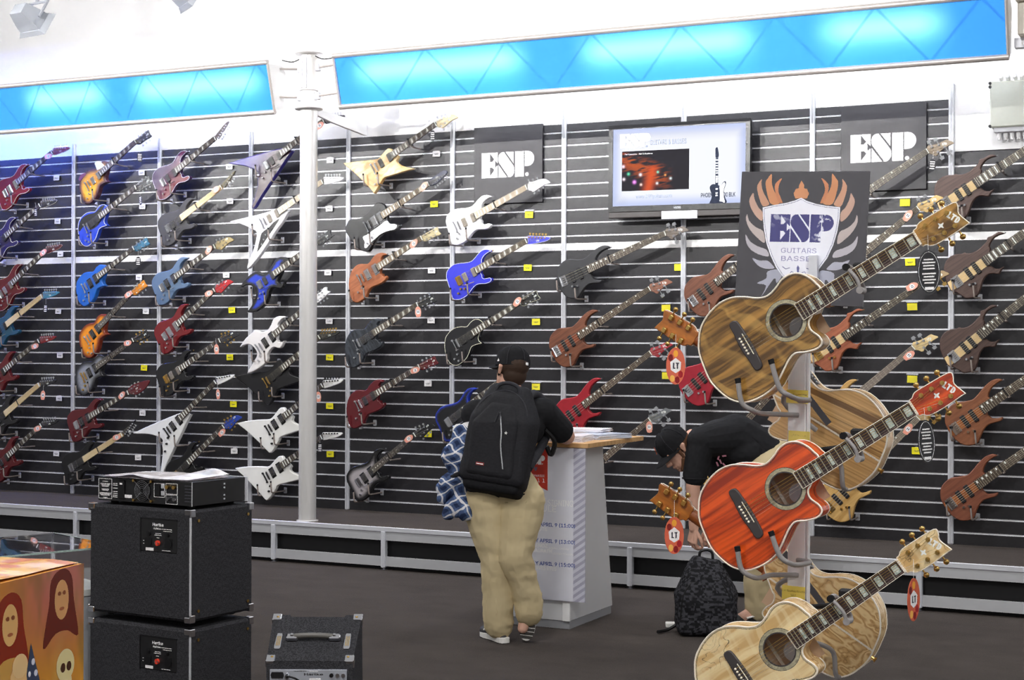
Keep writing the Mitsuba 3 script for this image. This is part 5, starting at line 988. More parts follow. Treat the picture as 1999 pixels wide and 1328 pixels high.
mat('m_tee', speckle('#19191b', '#232326', 60), 0.85, 0.2)
mat('m_cap', speckle('#151517', '#1f1f22', 80), 0.85, 0.2)
mat('m_khaki', speckle('#b3a27e', '#cbbb96', 9), 0.9, 0.15)
mat('m_khaki_dark', speckle('#8c7d5e', '#a3936f', 9), 0.9, 0.15)
mat('m_bag', speckle('#1d1d20', '#29292d', 120), 0.8, 0.25)
mat('m_strap', speckle('#2c2c30', '#3a3a3f', 120), 0.8, 0.2)
mat('m_sole', '#3a3734', 0.8)
mat('m_shoewhite', '#e2e0dc', 0.6)
def V(*a): return np.array(a, float)
def cap_on(parent, M, brim, ang, logo=None, s=1.0):
    """a baseball cap on the head frame M; brim turned by ang about the head's up axis"""
    R = M @ trimesh.transformations.rotation_matrix(ang, [0, 0, 1])
    prof = [(0.0, 0.138), (0.03, 0.136), (0.060, 0.122), (0.083, 0.095), (0.093, 0.060), (0.095, 0.022), (0.091, 0.020), (0.088, 0.058), (0.0, 0.125)]
    m = lathe(prof, 36); m.apply_scale([0.96, 1.10, 1.0]); m.apply_translation([0, -0.010, 0])
    c = put(parent, 'cap', P(mv(m, R), 'm_cap', smooth=50))
    put(c, 'button', P(mv(lathe([(0, 0.137), (0.008, 0.138), (0.005, 0.142), (0, 0.143)], 12), R @ Mloc(0, -0.01, 0)), 'm_cap'))
    put(c, 'seams', P(cat_([mv(tube([(0.0965 * math.cos(t) * 0.96 * q[0], 0.0965 * math.sin(t) * 1.1 * q[0] - 0.01, q[1]) for q in ((1.0, 0.022), (0.99, 0.06), (0.88, 0.096), (0.63, 0.124), (0.33, 0.1375))], 0.0016, 5), R) for t in np.arange(6) * math.pi / 3 + 0.5]), 'm_strap'))
    g = []
    for t in np.linspace(-1, 1, 13):
        x = 0.086 * t; yi = 0.092 * math.sqrt(max(0, 1 - t * t)) * 0.98 - 0.012; g.append((x, yi, 0.030 - 0.012 * t * t, 0.030 + 0.058 * (1 - t * t) ** 0.5))
    v = []; 
    for dz in (0, 0.004):
        for (x, y0, z, L) in g: v += [[x, y0, z + dz], [x, y0 + L, z - 0.014 + dz]]
    n = len(g); f = []
    for i in range(n - 1):
        a, b, c_, d = 2 * i, 2 * i + 1, 2 * i + 2, 2 * i + 3
        f += [[a, c_, b], [b, c_, d]]; o = 2 * n
        f += [[o + a, o + b, o + c_], [o + b, o + d, o + c_], [b, d, o + b], [d, o + d, o + b]]
    put(c, 'brim', P(mv(trimesh.Trimesh(np.array(v), f, process=False), R), 'm_cap', smooth=40))
    return c, R

# the standing man: seen from behind, leaning with his right forearm on the counter
A = thing('person', 'man in black cap and T-shirt with a black backpack, leaning on the counter', 'person')
hc = V(5.872, -2.905, 1.535)
hd, HM = head_mesh(hc, (-0.80, 0.42, -0.12), (0.02, 0.16, 1.0), 1.05)
J = dict(neck=V(5.915, -2.95, 1.39), chest=V(5.905, -2.99, 1.22), ls=V(5.755, -3.12, 1.285), rs=V(6.075, -2.90, 1.295), le=V(5.66, -2.86, 1.10), lw=V(5.80, -2.60, 1.135), re=V(6.135, -2.70, 1.150), rw=V(5.95, -2.50, 1.140),
         waist=V(5.905, -3.08, 0.98), hipl=V(5.835, -3.13, 0.84), hipr=V(6.005, -3.06, 0.84), kl=V(5.905, -3.13, 0.47), kr=V(6.01, -3.14, 0.50), al=V(5.905, -3.12, 0.11), ar=V(6.068, -3.06, 0.235))
B = [(J['neck'] + V(0, 0.0, -0.04), 0.062, hc + V(-0.005, -0.01, -0.05), 0.058), (J['neck'] + V(0, 0, -0.06), 0.075, J['chest'], 0.135), (J['ls'], 0.068, J['rs'], 0.068), (J['chest'] + V(-0.05, 0, 0), 0.12, J['chest'] + V(0.06, 0.02, 0), 0.12),
     (J['chest'], 0.135, J['waist'], 0.135), (J['waist'], 0.14, J['hipl'], 0.11), (J['waist'], 0.14, J['hipr'], 0.11), (J['ls'], 0.062, J['le'], 0.045), (J['le'], 0.045, J['lw'], 0.030), (J['rs'], 0.064, J['re'], 0.048), (J['re'], 0.048, J['rw'], 0.031),
     (J['hipl'], 0.10, J['kl'], 0.062), (J['kl'], 0.06, J['al'], 0.042), (J['hipr'], 0.10, J['kr'], 0.062), (J['kr'], 0.06, J['ar'], 0.042), (J['al'], 0.04, J['al'] + V(-0.03, 0.10, -0.07), 0.03), (J['ar'], 0.04, J['ar'] + V(-0.02, -0.04, -0.15), 0.03)]
B += hand_bones(J['rw'], V(-0.75, 0.6, -0.05), V(0, 0, 1), 1.0, 0.35, 1) + hand_bones(J['lw'], V(0.8, 0.5, -0.02), V(0, 0, 1), 1.0, 0.35, -1)
body = flesh(B, 0.011, 6)
put(A, 'body', P(cat_([body, hd]), 'm_skin', smooth=True))
# hair: short, shows under the cap; stubble along the jaw
hair = solid([ball((0, -0.022, 0.030), 0.093, (0.90, 1.02, 0.92)), ball((0, -0.040, -0.025), 0.066, (1.05, 0.9, 1.0)), m3.Manifold.batch_hull([ball((0.072, 0.012, 0.02), 0.012), ball((0.070, 0.014, -0.03), 0.007)]), m3.Manifold.batch_hull([ball((-0.072, 0.012, 0.02), 0.012), ball((-0.070, 0.014, -0.03), 0.007)])], 0.012, 4)
put(A, 'hair', P(mv(hair, HM), 'm_hair', smooth=True))
c, R = cap_on(A, HM, 1, 0.05)
put(c, 'white_mark', P(mv(bx(-0.008, 0.008, -0.0015, 0.0015, -0.008, 0.008), R @ frame([0.012, -0.1215, 0.035], [1, 0, 0], [0, 1, 0], [0, 0, 1])), 'm_white'))
put(c, 'side_mark', P(mv(prism([(-0.008, -0.006), (0.008, -0.006), (0.006, 0.0), (0, 0.011), (-0.006, 0.0)], 0, 0.002), R @ frame([-0.0935, 0.0, 0.045], [0, 1, 0], [0, 0, 1], [-1, 0, 0])), 'm_white'))
tee = flesh([(J['neck'] + V(0, -0.005, -0.07), 0.078, J['chest'], 0.152), (J['ls'], 0.086, J['rs'], 0.086), (J['chest'] + V(-0.06, 0, 0), 0.135, J['chest'] + V(0.07, 0.02, 0), 0.135), (J['chest'], 0.152, J['waist'], 0.158), (J['waist'], 0.158, J['waist'] + V(0, -0.02, -0.08), 0.155),
             (J['ls'], 0.084, J['ls'] * 0.25 + J['le'] * 0.75, 0.072), (J['rs'], 0.086, J['rs'] * 0.28 + J['re'] * 0.72, 0.076)], 0.016, 8)
put(A, 't_shirt', P(crease(tee, 0.007, 9, (1, 1, 0.6), 3), 'm_tee', smooth=True))
put(A, 'collar', P(tube(curve([J['neck'] + V(0.078 * math.cos(t), 0.070 * math.sin(t) + 0.004, -0.028 + 0.012 * math.sin(t)) for t in np.linspace(0, 6.283, 13)[:-1]], 3, True), 0.007, 6, True), 'm_tee'))
tl = flesh([(J['waist'] + V(0, -0.01, -0.06), 0.155, J['hipl'] + V(-0.01, 0, -0.04), 0.135), (J['waist'] + V(0, -0.01, -0.06), 0.155, J['hipr'] + V(0.012, 0, -0.04), 0.135), (J['hipl'] + V(-0.01, 0, -0.05), 0.138, J['kl'], 0.096), (J['kl'], 0.096, J['al'] + V(0.0, 0, 0.04), 0.085),
            (J['hipr'] + V(0.01, 0, -0.05), 0.138, J['kr'], 0.098), (J['kr'], 0.098, J['ar'] + V(-0.005, 0, 0.0), 0.080), (J['ar'] + V(-0.005, 0, 0.0), 0.080, J['ar'] + V(0.0, -0.01, -0.06), 0.078), (J['al'] + V(0, 0, 0.04), 0.085, J['al'] + V(0, 0, -0.01), 0.082)], 0.014, 8)
put(A, 'trousers', P(crease(tl, 0.020, 7, (1, 1, 1.7), 5), 'm_khaki', smooth=True))
pkt = curve([V(5.985, -3.205, 0.80), V(6.03, -3.19, 0.805), V(6.085, -3.155, 0.81)], 4)
put(A, 'pocket_welt', P(tube(pkt, 0.004, 5), 'm_khaki_dark'))
put(A, 'belt_loop_tag', P(bx(6.07, 6.09, -3.178, -3.165, 0.845, 0.853), 'm_black'))
def shoe(parent, M, up, sole, white=True):
    """a trainer: toe along +y, sole at z = 0"""
    s = [ball((0, 0.175, 0.035), 0.045, (0.95, 1.3, 0.75)), ball((0, 0.09, 0.045), 0.045, (0.85, 1.5, 0.95)), ball((0, 0.0, 0.055), 0.042, (0.82, 1.1, 1.2)), ball((0, 0.045, 0.075), 0.036, (0.9, 1.2, 1.0))]
    k = put(parent, 'shoe', P(mv(solid(s, 0.010, 4), M), up, smooth=True))
    so = curve([(0.032, -0.045), (0.0, -0.062), (-0.032, -0.045), (-0.033, 0.06), (-0.044, 0.15), (-0.03, 0.215), (0.005, 0.232), (0.036, 0.205), (0.045, 0.14), (0.034, 0.05)], 4, True)
    put(k, 'sole', P(mv(prism(so, 0.0, 0.028), M), sole))
    put(k, 'outsole', P(mv(cat_([prism(Polygon(so).intersection(sbox(-0.06, y, 0.06, y + 0.016)), -0.004, 0.001) for y in np.arange(-0.06, 0.225, 0.022)]), M), 'm_sole'))
    put(k, 'stripe', P(mv(cat_([tube(curve([(sx * 0.043, 0.03, 0.045), (sx * 0.046, 0.08, 0.06), (sx * 0.044, 0.13, 0.05)], 4), 0.006, 6) for sx in (-1, 1)]), M), 'm_shoewhite'))
    put(k, 'laces', P(mv(cat_([tube([(-0.02, y, 0.090 - (y - 0.06) * 0.35), (0, y + 0.006, 0.096 - (y - 0.06) * 0.35), (0.02, y, 0.090 - (y - 0.06) * 0.35)], 0.004, 5) for y in (0.07, 0.09, 0.11, 0.13)]), M), 'm_shoewhite'))
    return k
dirt = unit((-0.80, 0.60, 0)); shoe(A, frame(J['al'] + V(0.02, -0.01, -0.105), np.cross(dirt, [0, 0, 1]), dirt, [0, 0, 1]), paint('#3d3c40', 'satin'), 'm_shoewhite')
# right foot: toe down on the floor, sole turned to the camera
ty = unit((-0.10, -0.02, -1.0)); tz = unit(np.cross(np.cross(ty, V(-0.35, 0.94, 0)), ty)); 
shoe(A, frame(V(6.085, -3.085, 0.245), np.cross(ty, tz), ty, tz), paint('#3d3c40', 'satin'), 'm_shoewhite')

# his backpack
K = thing('backpack', 'black backpack with a zipped front, worn by the standing man', 'backpack')
up_ = unit((0.10, 0.16, 1.0)); out = unit((0.18, -0.97, 0.13)); rt = unit(np.cross(up_, out)); out = np.cross(rt, up_)
KM = frame(V(5.955, -3.185, 1.165), rt, up_, out)
def rounded(pts, r): return m3.Manifold.batch_hull([m3.Manifold.sphere(r, 16).translate(list(map(float, p))) for p in pts])
main = solid([rounded([(-0.135, -0.25, -0.02), (0.135, -0.25, -0.02), (-0.15, 0.10, -0.02), (0.15, 0.10, -0.02), (-0.08, 0.25, -0.03), (0.08, 0.25, -0.03), (-0.14, -0.22, 0.07), (0.14, -0.22, 0.07), (-0.13, 0.08, 0.07), (0.13, 0.08, 0.07), (-0.06, 0.20, 0.02), (0.06, 0.20, 0.02)], 0.05)], 0.016, 4)
main = crease(main, 0.010, 8, (1, 1, 1), 9)
put(K, 'main_pack', P(mv(main, KM), 'm_bag', smooth=True))
fp = crease(solid([rounded([(-0.115, -0.20, 0.10), (0.10, -0.20, 0.10), (-0.115, 0.05, 0.11), (0.085, 0.08, 0.10), (-0.05, 0.15, 0.07), (0.05, 0.15, 0.07)], 0.035)], 0.014, 4), 0.006, 10, (1, 1, 1), 4)
put(K, 'front_pocket', P(mv(fp, KM), 'm_bag', smooth=True))
bot = solid([rounded([(-0.135, -0.30, -0.02), (0.135, -0.30, -0.02), (-0.13, -0.28, 0.06), (0.13, -0.28, 0.06), (-0.14, -0.22, 0.02), (0.14, -0.22, 0.02)], 0.035)], 0.016, 3)
put(K, 'base_panel', P(mv(bot, KM), 'm_cap', smooth=True))
put(K, 'zip', P(mv(tube(curve([(0.005, 0.13, 0.128), (0.035, 0.02, 0.146), (0.045, -0.06, 0.147), (0.075, -0.18, 0.137)], 6), 0.0035, 6), KM), 'm_alu_matte'))
put(K, 'zip_pull', P(mv(cat_([tube([(0.0, 0.135, 0.135), (-0.012, 0.07, 0.148)], 0.004, 6), tube([(0.01, 0.135, 0.135), (0.012, 0.085, 0.148)], 0.004, 6)]), KM), 'm_strap'))
put(K, 'seam_piping', P(mv(tube(curve([(-0.165, -0.22, 0.085), (-0.165, 0.05, 0.09), (-0.115, 0.20, 0.06), (0, 0.262, 0.035), (0.115, 0.20, 0.06), (0.165, 0.05, 0.09), (0.172, -0.22, 0.085)], 6), 0.005, 6), KM), 'm_strap'))
put(K, 'grab_handle', P(mv(tube(curve([(-0.075, 0.225, 0.03), (-0.06, 0.285, 0.03), (0, 0.305, 0.03), (0.06, 0.285, 0.03), (0.075, 0.225, 0.03)], 5), 0.011, 8), KM), 'm_strap', smooth=50))
for s in (-1, 1):
    a0 = V(*(KM @ [s * 0.10, 0.24, -0.02, 1])[:3]); sh = (J['ls'] if s < 0 else J['rs']) * 0.72 + J['neck'] * 0.28 + V(0, 0.02, 0.075)
    ar = V(*(KM @ [s * 0.17, -0.15, -0.03, 1])[:3])
    path = curve([a0, sh, sh + V(s * 0.04, 0.12, -0.12), (J['chest'] + V(s * 0.17, 0.09, -0.10)), ar], 6)
    m = tube(path, 0.026, 10); put(K, 'shoulder_strap', P(m, 'm_strap', smooth=50))
put(K, 'buckle', P(mv(bx(0.160, 0.185, -0.10, -0.07, 0.03, 0.07, 0.005), KM), 'm_black'))
put(K, 'compression_strap', P(mv(tube(curve([(0.12, -0.10, 0.11), (0.165, -0.09, 0.07), (0.178, -0.09, 0.0)], 4), 0.008, 6), KM), 'm_strap'))
put(K, 'hanging_strap', P(tube(curve([V(6.10, -2.93, 1.20), V(6.13, -2.86, 1.13), V(6.10, -2.84, 1.05), V(6.08, -2.86, 1.10)], 5), 0.014, 6), 'm_black'))
q = put(K, 'red_label', P(mv(bx(-0.085, -0.035, -0.178, -0.160, 0.134, 0.140, 0.002), KM), paint('#7e2a26', 'satin')))
put(q, 'lettering', P(mv(bx(-0.080, -0.040, -0.172, -0.167, 0.140, 0.1408), KM), 'm_white'))
star5 = [(0.011 * (1 if i % 2 == 0 else 0.42) * math.sin(i * math.pi / 5), 0.011 * (1 if i % 2 == 0 else 0.42) * math.cos(i * math.pi / 5)) for i in range(10)]
put(K, 'star_pin', P(mv(prism(star5, 0, 0.002), KM @ Mloc(0.062, 0.02, 0.146)), 'm_shoewhite'))
put(K, 'cloth_loop', P(mv(tube(curve([(0.14, -0.27, 0.03), (0.15, -0.31, 0.03), (0.145, -0.28, 0.04)], 4), 0.006, 6), KM), 'm_shoewhite'))

# a checked shirt hung on the pack's left side, over something white
n0, n1, n2 = lin('#25304e'), lin('#e9e7ea'), lin('#5d7198')
def plaid(p, n, uv):
    a, b = p.x * 0.55 + p.y * 0.6 + p.z * 0.5, p.z * 0.86 - p.x * 0.35 - p.y * 0.2
    w = mikit.fbm(p.x * 14, p.y * 14, p.z * 14, 2) * 0.9
    fa, fb = a * 17 + w, b * 17 + w
    fa, fb = fa - dr.floor(fa), fb - dr.floor(fb)
    la = mikit.smoothstep(0.10, 0.06, dr.abs(fa - 0.5)); lb = mikit.smoothstep(0.10, 0.06, dr.abs(fb - 0.5))
    ma = mikit.smoothstep(0.34, 0.28, dr.abs(fa - 0.5)); mb = mikit.smoothstep(0.34, 0.28, dr.abs(fb - 0.5))
    c = mikit.mix(n0, n2, 0.5 * (ma + mb) * 0.8)
    return mikit.mix(c, n1, dr.clip(0.75 * la + 0.75 * lb, 0, 1))
mat('m_plaid', mikit.proc(plaid), 0.9, 0.1)
H = thing('checked_shirt', 'blue and white checked shirt bundled at the left of the worn backpack', 'shirt')
def cloth(bones, amp, seed): return crease(flesh(bones, 0.010, 5), amp, 11, (1, 1, 0.55), seed)
put(H, 'bundle', P(cloth([(V(5.715, -3.20, 1.17), 0.055, V(5.69, -3.22, 1.06), 0.085), (V(5.69, -3.22, 1.06), 0.085, V(5.73, -3.22, 0.93), 0.05), (V(5.75, -3.22, 1.12), 0.06, V(5.75, -3.23, 0.98), 0.055)], 0.032, 2), 'm_plaid', smooth=True))
put(H, 'sleeve', P(cloth([(V(5.73, -3.23, 0.96), 0.03, V(5.66, -3.25, 0.90), 0.062), (V(5.66, -3.25, 0.90), 0.055, V(5.62, -3.27, 0.82), 0.035), (V(5.70, -3.25, 0.92), 0.05, V(5.63, -3.26, 0.86), 0.05)], 0.03, 6), 'm_plaid', smooth=True))
put(H, 'tail', P(cloth([(V(5.73, -3.24, 0.93), 0.028, V(5.71, -3.26, 0.76), 0.045), (V(5.71, -3.26, 0.80), 0.045, V(5.66, -3.27, 0.735), 0.035), (V(5.74, -3.25, 0.80), 0.04, V(5.77, -3.26, 0.735), 0.04)], 0.03, 8), 'm_plaid', smooth=True))
put(H, 'tie_strap', P(tube(curve([V(5.80, -3.26, 0.99), V(5.72, -3.30, 0.95), V(5.68, -3.28, 0.93)], 4), 0.012, 6), 'm_bag'))
W_ = whole('white_cloth', P(crease(flesh([(V(5.70, -3.19, 1.185), 0.04, V(5.76, -3.17, 1.20), 0.05), (V(5.74, -3.18, 1.15), 0.05, V(5.68, -3.19, 1.20), 0.03)], 0.010, 5), 0.02, 12, (1, 1, 1), 1), paint('#d5d3d2', 'matte'), smooth=True), 'white cloth bunched above the checked shirt', 'cloth')

# the bending man
A2 = thing('person', 'man in black cap and T-shirt bending over a backpack on the floor', 'person')
h2 = V(6.635, -2.215, 1.065)
hd2, HM2 = head_mesh(h2, (-0.38, -0.42, -0.62), (-0.55, -0.42, 0.62), 1.03)
Q = dict(neck=V(6.71, -2.12, 1.125), s1=V(6.79, -2.21, 1.115), s2=V(6.80, -1.93, 1.125), mid=V(6.93, -2.0, 1.13), hip=V(7.13, -1.90, 0.98), h1=V(7.13, -2.00, 0.93), h2=V(7.13, -1.78, 0.93), k1=V(7.075, -2.00, 0.52), a1=V(7.06, -1.94, 0.10), k2=V(7.09, -1.74, 0.52), a2=V(7.16, -1.66, 0.10),
         e1=V(6.755, -2.255, 0.845), w1=V(6.755, -2.235, 0.60), e2=V(6.84, -2.02, 0.84), w2=V(6.83, -2.13, 0.605))
B2 = [(Q['neck'], 0.058, h2 + V(0.03, 0.03, 0.0), 0.06), (Q['neck'], 0.06, Q['mid'], 0.12), (Q['s1'], 0.066, Q['s2'], 0.066), (Q['s1'], 0.07, Q['mid'], 0.12), (Q['mid'], 0.125, Q['hip'], 0.13), (Q['h1'], 0.10, Q['h2'], 0.10), (Q['s1'], 0.056, Q['e1'], 0.043), (Q['e1'], 0.043, Q['w1'], 0.029), (Q['s2'], 0.056, Q['e2'], 0.043), (Q['e2'], 0.043, Q['w2'], 0.029),
      (Q['h1'], 0.10, Q['k1'], 0.062), (Q['k1'], 0.06, Q['a1'], 0.042), (Q['h2'], 0.10, Q['k2'], 0.062), (Q['k2'], 0.06, Q['a2'], 0.042), (Q['a1'], 0.04, Q['a1'] + V(-0.10, -0.08, -0.06), 0.03), (Q['a2'], 0.04, Q['a2'] + V(-0.10, -0.06, -0.06), 0.03)]
B2 += hand_bones(Q['w1'], V(-0.10, 0.05, -1), V(-0.5, -0.8, 0), 1.0, 0.75, -1) + hand_bones(Q['w2'], V(-0.05, -0.1, -1), V(0.2, -0.9, 0.1), 1.0, 0.8, 1)
put(A2, 'body', P(cat_([flesh(B2, 0.010, 6), hd2]), 'm_skin', smooth=True))
hair2 = solid([ball((0, -0.022, 0.030), 0.092, (0.89, 1.02, 0.92)), ball((0, -0.045, -0.02), 0.06, (1.1, 0.8, 1.0))] + [m3.Manifold.batch_hull([ball((s * 0.073, 0.014, 0.02), 0.011), ball((s * 0.069, 0.022, -0.04), 0.008)]) for s in (-1, 1)], 0.012, 4)
put(A2, 'hair', P(mv(hair2, HM2), 'm_beard', smooth=True))
beard = solid([m3.Manifold.batch_hull([ball((s * 0.058, 0.030, -0.055), 0.014), ball((s * 0.034, 0.062, -0.094), 0.016)]) for s in (-1, 1)] + [m3.Manifold.batch_hull([ball((0.03, 0.064, -0.098), 0.017), ball((-0.03, 0.064, -0.098), 0.017)])], 0.010, 4)
put(A2, 'beard', P(mv(beard, HM2), 'm_beard', smooth=True))
eye = cat_([mv(trimesh.creation.icosphere(2, 0.0085), Mloc(s * 0.030, 0.078, 0.010)) for s in (-1, 1)])
put(A2, 'eyes', P(mv(eye, HM2), paint('#e8e2dc', 'gloss')))
c, R = cap_on(A2, HM2, 1, 0.0)
star = [(0.024 * (1 if i % 2 == 0 else 0.34) * math.sin(i * math.pi / 5), 0.024 * (1 if i % 2 == 0 else 0.34) * math.cos(i * math.pi / 5)) for i in range(10)]
put(c, 'orange_star', P(mv(prism(star, 0, 0.003), R @ frame([0.050, 0.078, 0.075], unit((0.85, -0.5, 0)), unit((-0.18, -0.32, 0.93)), unit((0.46, 0.83, 0.33)))), paint('#c05a30', 'satin')))
tee2 = flesh([(Q['neck'] + V(0.03, 0.02, 0), 0.075, Q['mid'], 0.140), (Q['s1'], 0.084, Q['s2'], 0.084), (Q['s1'], 0.085, Q['mid'], 0.142), (Q['s2'], 0.085, Q['mid'], 0.142), (Q['mid'], 0.146, Q['hip'] + V(-0.02, 0, 0.02), 0.150), (Q['s1'], 0.080, Q['s1'] * 0.25 + Q['e1'] * 0.75, 0.070), (Q['s2'], 0.080, Q['s2'] * 0.25 + Q['e2'] * 0.75, 0.070), (Q['mid'] + V(-0.02, -0.03, -0.06), 0.10, Q['mid'] + V(0.1, -0.02, -0.08), 0.10)], 0.015, 8)
put(A2, 't_shirt', P(crease(tee2, 0.014, 8, (1, 1, 1), 12), 'm_tee', smooth=True))
pr = []
rng = np.random.RandomState(4)
for i in range(16):
    x, z = rng.uniform(-0.055, 0.055), rng.uniform(-0.05, 0.05); pr.append(mv(bx(-0.013, 0.013, -0.002, 0.002, -0.005, 0.005), trimesh.transformations.translation_matrix([x, 0, z]) @ trimesh.transformations.rotation_matrix(rng.uniform(0, 3), [0, 1, 0])))
put(A2, 'shirt_print', P(mv(cat_(pr), frame([6.865, -2.165, 1.03], unit((0.95, 0.2, -0.1)), unit((-0.25, 0.9, 0.1)), [0, 0, 1])), paint('#a06a78', 'matte')))
put(A2, 'neck_cord', P(tube(curve([Q['neck'] + V(0.02, -0.066, 0.01), Q['neck'] + V(0.03, -0.04, 0.07), Q['neck'] + V(0.03, 0.03, 0.075)], 5), 0.003, 5), 'm_black'))
put(A2, 'cuff', P(tube([Q['s1'] * 0.24 + Q['e1'] * 0.76 + V(0.072 * math.cos(t), 0.07 * math.sin(t), -0.012) for t in np.linspace(0, 6.283, 19)[:-1]], 0.005, 5, True), 'm_tee'))
t2 = flesh([(Q['hip'] + V(0.02, 0, 0), 0.150, Q['h1'], 0.13), (Q['hip'] + V(0.02, 0, 0), 0.150, Q['h2'], 0.13), (Q['h1'], 0.130, Q['k1'], 0.092), (Q['k1'], 0.092, Q['a1'] + V(0, 0, 0.01), 0.078), (Q['h2'], 0.130, Q['k2'], 0.092), (Q['k2'], 0.092, Q['a2'] + V(0, 0, 0.01), 0.078)], 0.015, 8)
put(A2, 'trousers', P(crease(t2, 0.018, 7, (1, 1, 1.7), 15), 'm_khaki', smooth=True))
for a in ('a1', 'a2'):
    ey = unit((-0.78, -0.62, 0)); shoe(A2, frame(Q[a] + V(0.03, 0.03, -0.096), np.cross(ey, [0, 0, 1]), ey, [0, 0, 1]), paint('#1c1e20', 'satin'), 'm_shoewhite')
# the backpack on the floor
a3, b3 = lin('#17171a'), lin('#3b3b40')
mat('m_bagprint', mikit.proc(lambda p, n, uv: mikit.mix(a3, b3, mikit.smoothstep(0.45, 0.6, mikit.cell_rand(p.x * 60 + 2 * mikit.noise(p.x * 30, p.y * 30, p.z * 30), p.y * 60, p.z * 70) * 0.6 + 0.4 * mikit.noise(p.x * 40, p.y * 40, p.z * 40)))), 0.85, 0.2)
K2 = thing('backpack', 'dark patterned backpack standing on the floor before the bending man', 'backpack')
BM = frame(V(6.845, -2.28, 0.005), unit((0.93, 0.36, 0)), [0, 0, 1], unit((0.36, -0.93, 0)))
m = solid([rounded([(-0.13, 0.05, 0.02), (0.13, 0.05, 0.02), (-0.12, 0.05, 0.16), (0.12, 0.05, 0.16), (-0.14, 0.22, 0.03), (0.14, 0.22, 0.03), (-0.11, 0.22, 0.15), (0.11, 0.22, 0.15), (-0.05, 0.40, 0.04), (0.05, 0.38, 0.04), (-0.03, 0.40, 0.08), (0.03, 0.38, 0.08)], 0.045)], 0.014, 4)
put(K2, 'main_pack', P(mv(crease(m, 0.022, 7, (1, 1, 1), 3), BM), 'm_bagprint', smooth=True))
m = solid([rounded([(-0.10, 0.06, 0.17), (0.10, 0.06, 0.17), (-0.10, 0.19, 0.17), (0.10, 0.19, 0.17), (-0.06, 0.235, 0.15), (0.06, 0.235, 0.15)], 0.035)], 0.014, 4)
put(K2, 'front_pocket', P(mv(crease(m, 0.014, 9, (1, 1, 1), 8), BM), 'm_bagprint', smooth=True))
put(K2, 'zip', P(mv(tube(curve([(-0.15, 0.10, 0.19), (-0.13, 0.24, 0.185), (-0.07, 0.32, 0.155), (0.0, 0.345, 0.142), (0.07, 0.32, 0.155), (0.13, 0.24, 0.185), (0.15, 0.10, 0.19)], 5), 0.005, 6), BM), 'm_black'))
q = meshkit.text_mesh('DAKINE', 0.016, 0.002, True); q.apply_scale([0.10 / (q.bounds[1][0] - q.bounds[0][0]), 1, 1])
put(K2, 'lettering', P(mv(q, BM @ frame([-0.085, 0.345, 0.140], [1, 0, 0], [0, 0.85, -0.5], [0, 0.5, 0.85])), 'm_alu_matte'))
put(K2, 'top_loop', P(mv(tube(curve([(-0.04, 0.42, 0.05), (-0.03, 0.475, 0.05), (0.03, 0.475, 0.05), (0.04, 0.42, 0.05)], 5), 0.009, 6), BM), 'm_black'))
put(K2, 'strap', P(mv(tube(curve([(-0.15, 0.05, 0.02), (-0.22, 0.012, 0.05), (-0.28, 0.010, 0.12)], 5), 0.010, 6), BM), 'm_black'))
whole('folded_paper', P(mv(bx(-0.045, 0.045, -0.03, 0.03, 0.0, 0.028, 0.004), frame(V(6.62, -2.22, 0.0), unit((0.9, 0.4, 0)), unit((-0.4, 0.9, 0)), [0, 0, 1])), paint('#eceae6', 'satin')), 'white folded paper on the floor left of the patterned backpack', 'paper')

# ------------------------------------------------------------------ acoustic guitars on a white stand
def ac_wood(key, fn, rough=0.16):
    return mat('acwood_' + key, mikit.proc(fn), rough, 0.5, 0, 1.0)
def f_koa(p, n, uv):
    w = mikit.fbm(uv.x * 3.5, uv.y * 9, 1.0, 3) - 0.5
    g = mikit.fbm(uv.x * 4 + 0.5, (uv.y + 0.06 * w) * 75, 2.0, 4)
    fl = mikit.fbm(uv.x * 34 + uv.y * 22 + w * 5, uv.y * 4, 5.0, 2)
    c = mikit.mix(lin('#553a18'), lin('#a87c3c'), mikit.smoothstep(0.25, 0.75, g))
    return mikit.mix(c, lin('#c79d56'), mikit.smoothstep(0.52, 0.75, fl) * 0.5)
def f_orange(p, n, uv):
    w = mikit.fbm(uv.x * 2.2, uv.y * 5, 1.0, 2) - 0.5
    g = mikit.fbm(uv.x * 2.4, (uv.y + 0.05 * w) * 60, 4.0, 4)
    return mikit.mix(lin('#8e2608'), lin('#e0561a'), mikit.smoothstep(0.22, 0.72, g))
def f_spalt(p, n, uv):
    w = mikit.fbm(uv.x * 5, uv.y * 8, 1.0, 3)
    g = mikit.fbm(uv.x * 4, uv.y * 70 + w * 3, 4.0, 3)
    c = mikit.mix(lin('#cfab72'), lin('#ecd5a4'), mikit.smoothstep(0.25, 0.7, g))
    fl = mikit.fbm(uv.x * 60 + w * 4, uv.y * 5, 7.0, 2)
    c = mikit.mix(c, lin('#f3e2b8'), mikit.smoothstep(0.5, 0.7, fl) * 0.35)
    q = mikit.fbm(uv.x * 9 + 3.1, uv.y * 13, 2.0, 4) * 7
    ln = dr.abs(q - dr.floor(q) - 0.5)
    msk = mikit.smoothstep(0.42, 0.62, mikit.noise(uv.x * 6, uv.y * 8, 9.0))
    return mikit.mix(c, lin('#4a3420'), mikit.smoothstep(0.045, 0.0, ln) * msk * 0.9)
def f_zebra(p, n, uv):
    w = mikit.fbm(uv.x * 4, uv.y * 10, 1.0, 3) - 0.5
    t = (uv.y + 0.10 * (uv.x + 0.5) + 0.012 * w) * 95
    g = mikit.fbm(t * 0.5, uv.x * 1.2, 2.0, 3)
    c = mikit.mix(lin('#b98d54'), lin('#dcb57c'), mikit.noise(t * 2.2, uv.x * 3, 1.0))
    return mikit.mix(c, lin('#5e3c1c'), mikit.smoothstep(0.56, 0.66, g) * 0.85)
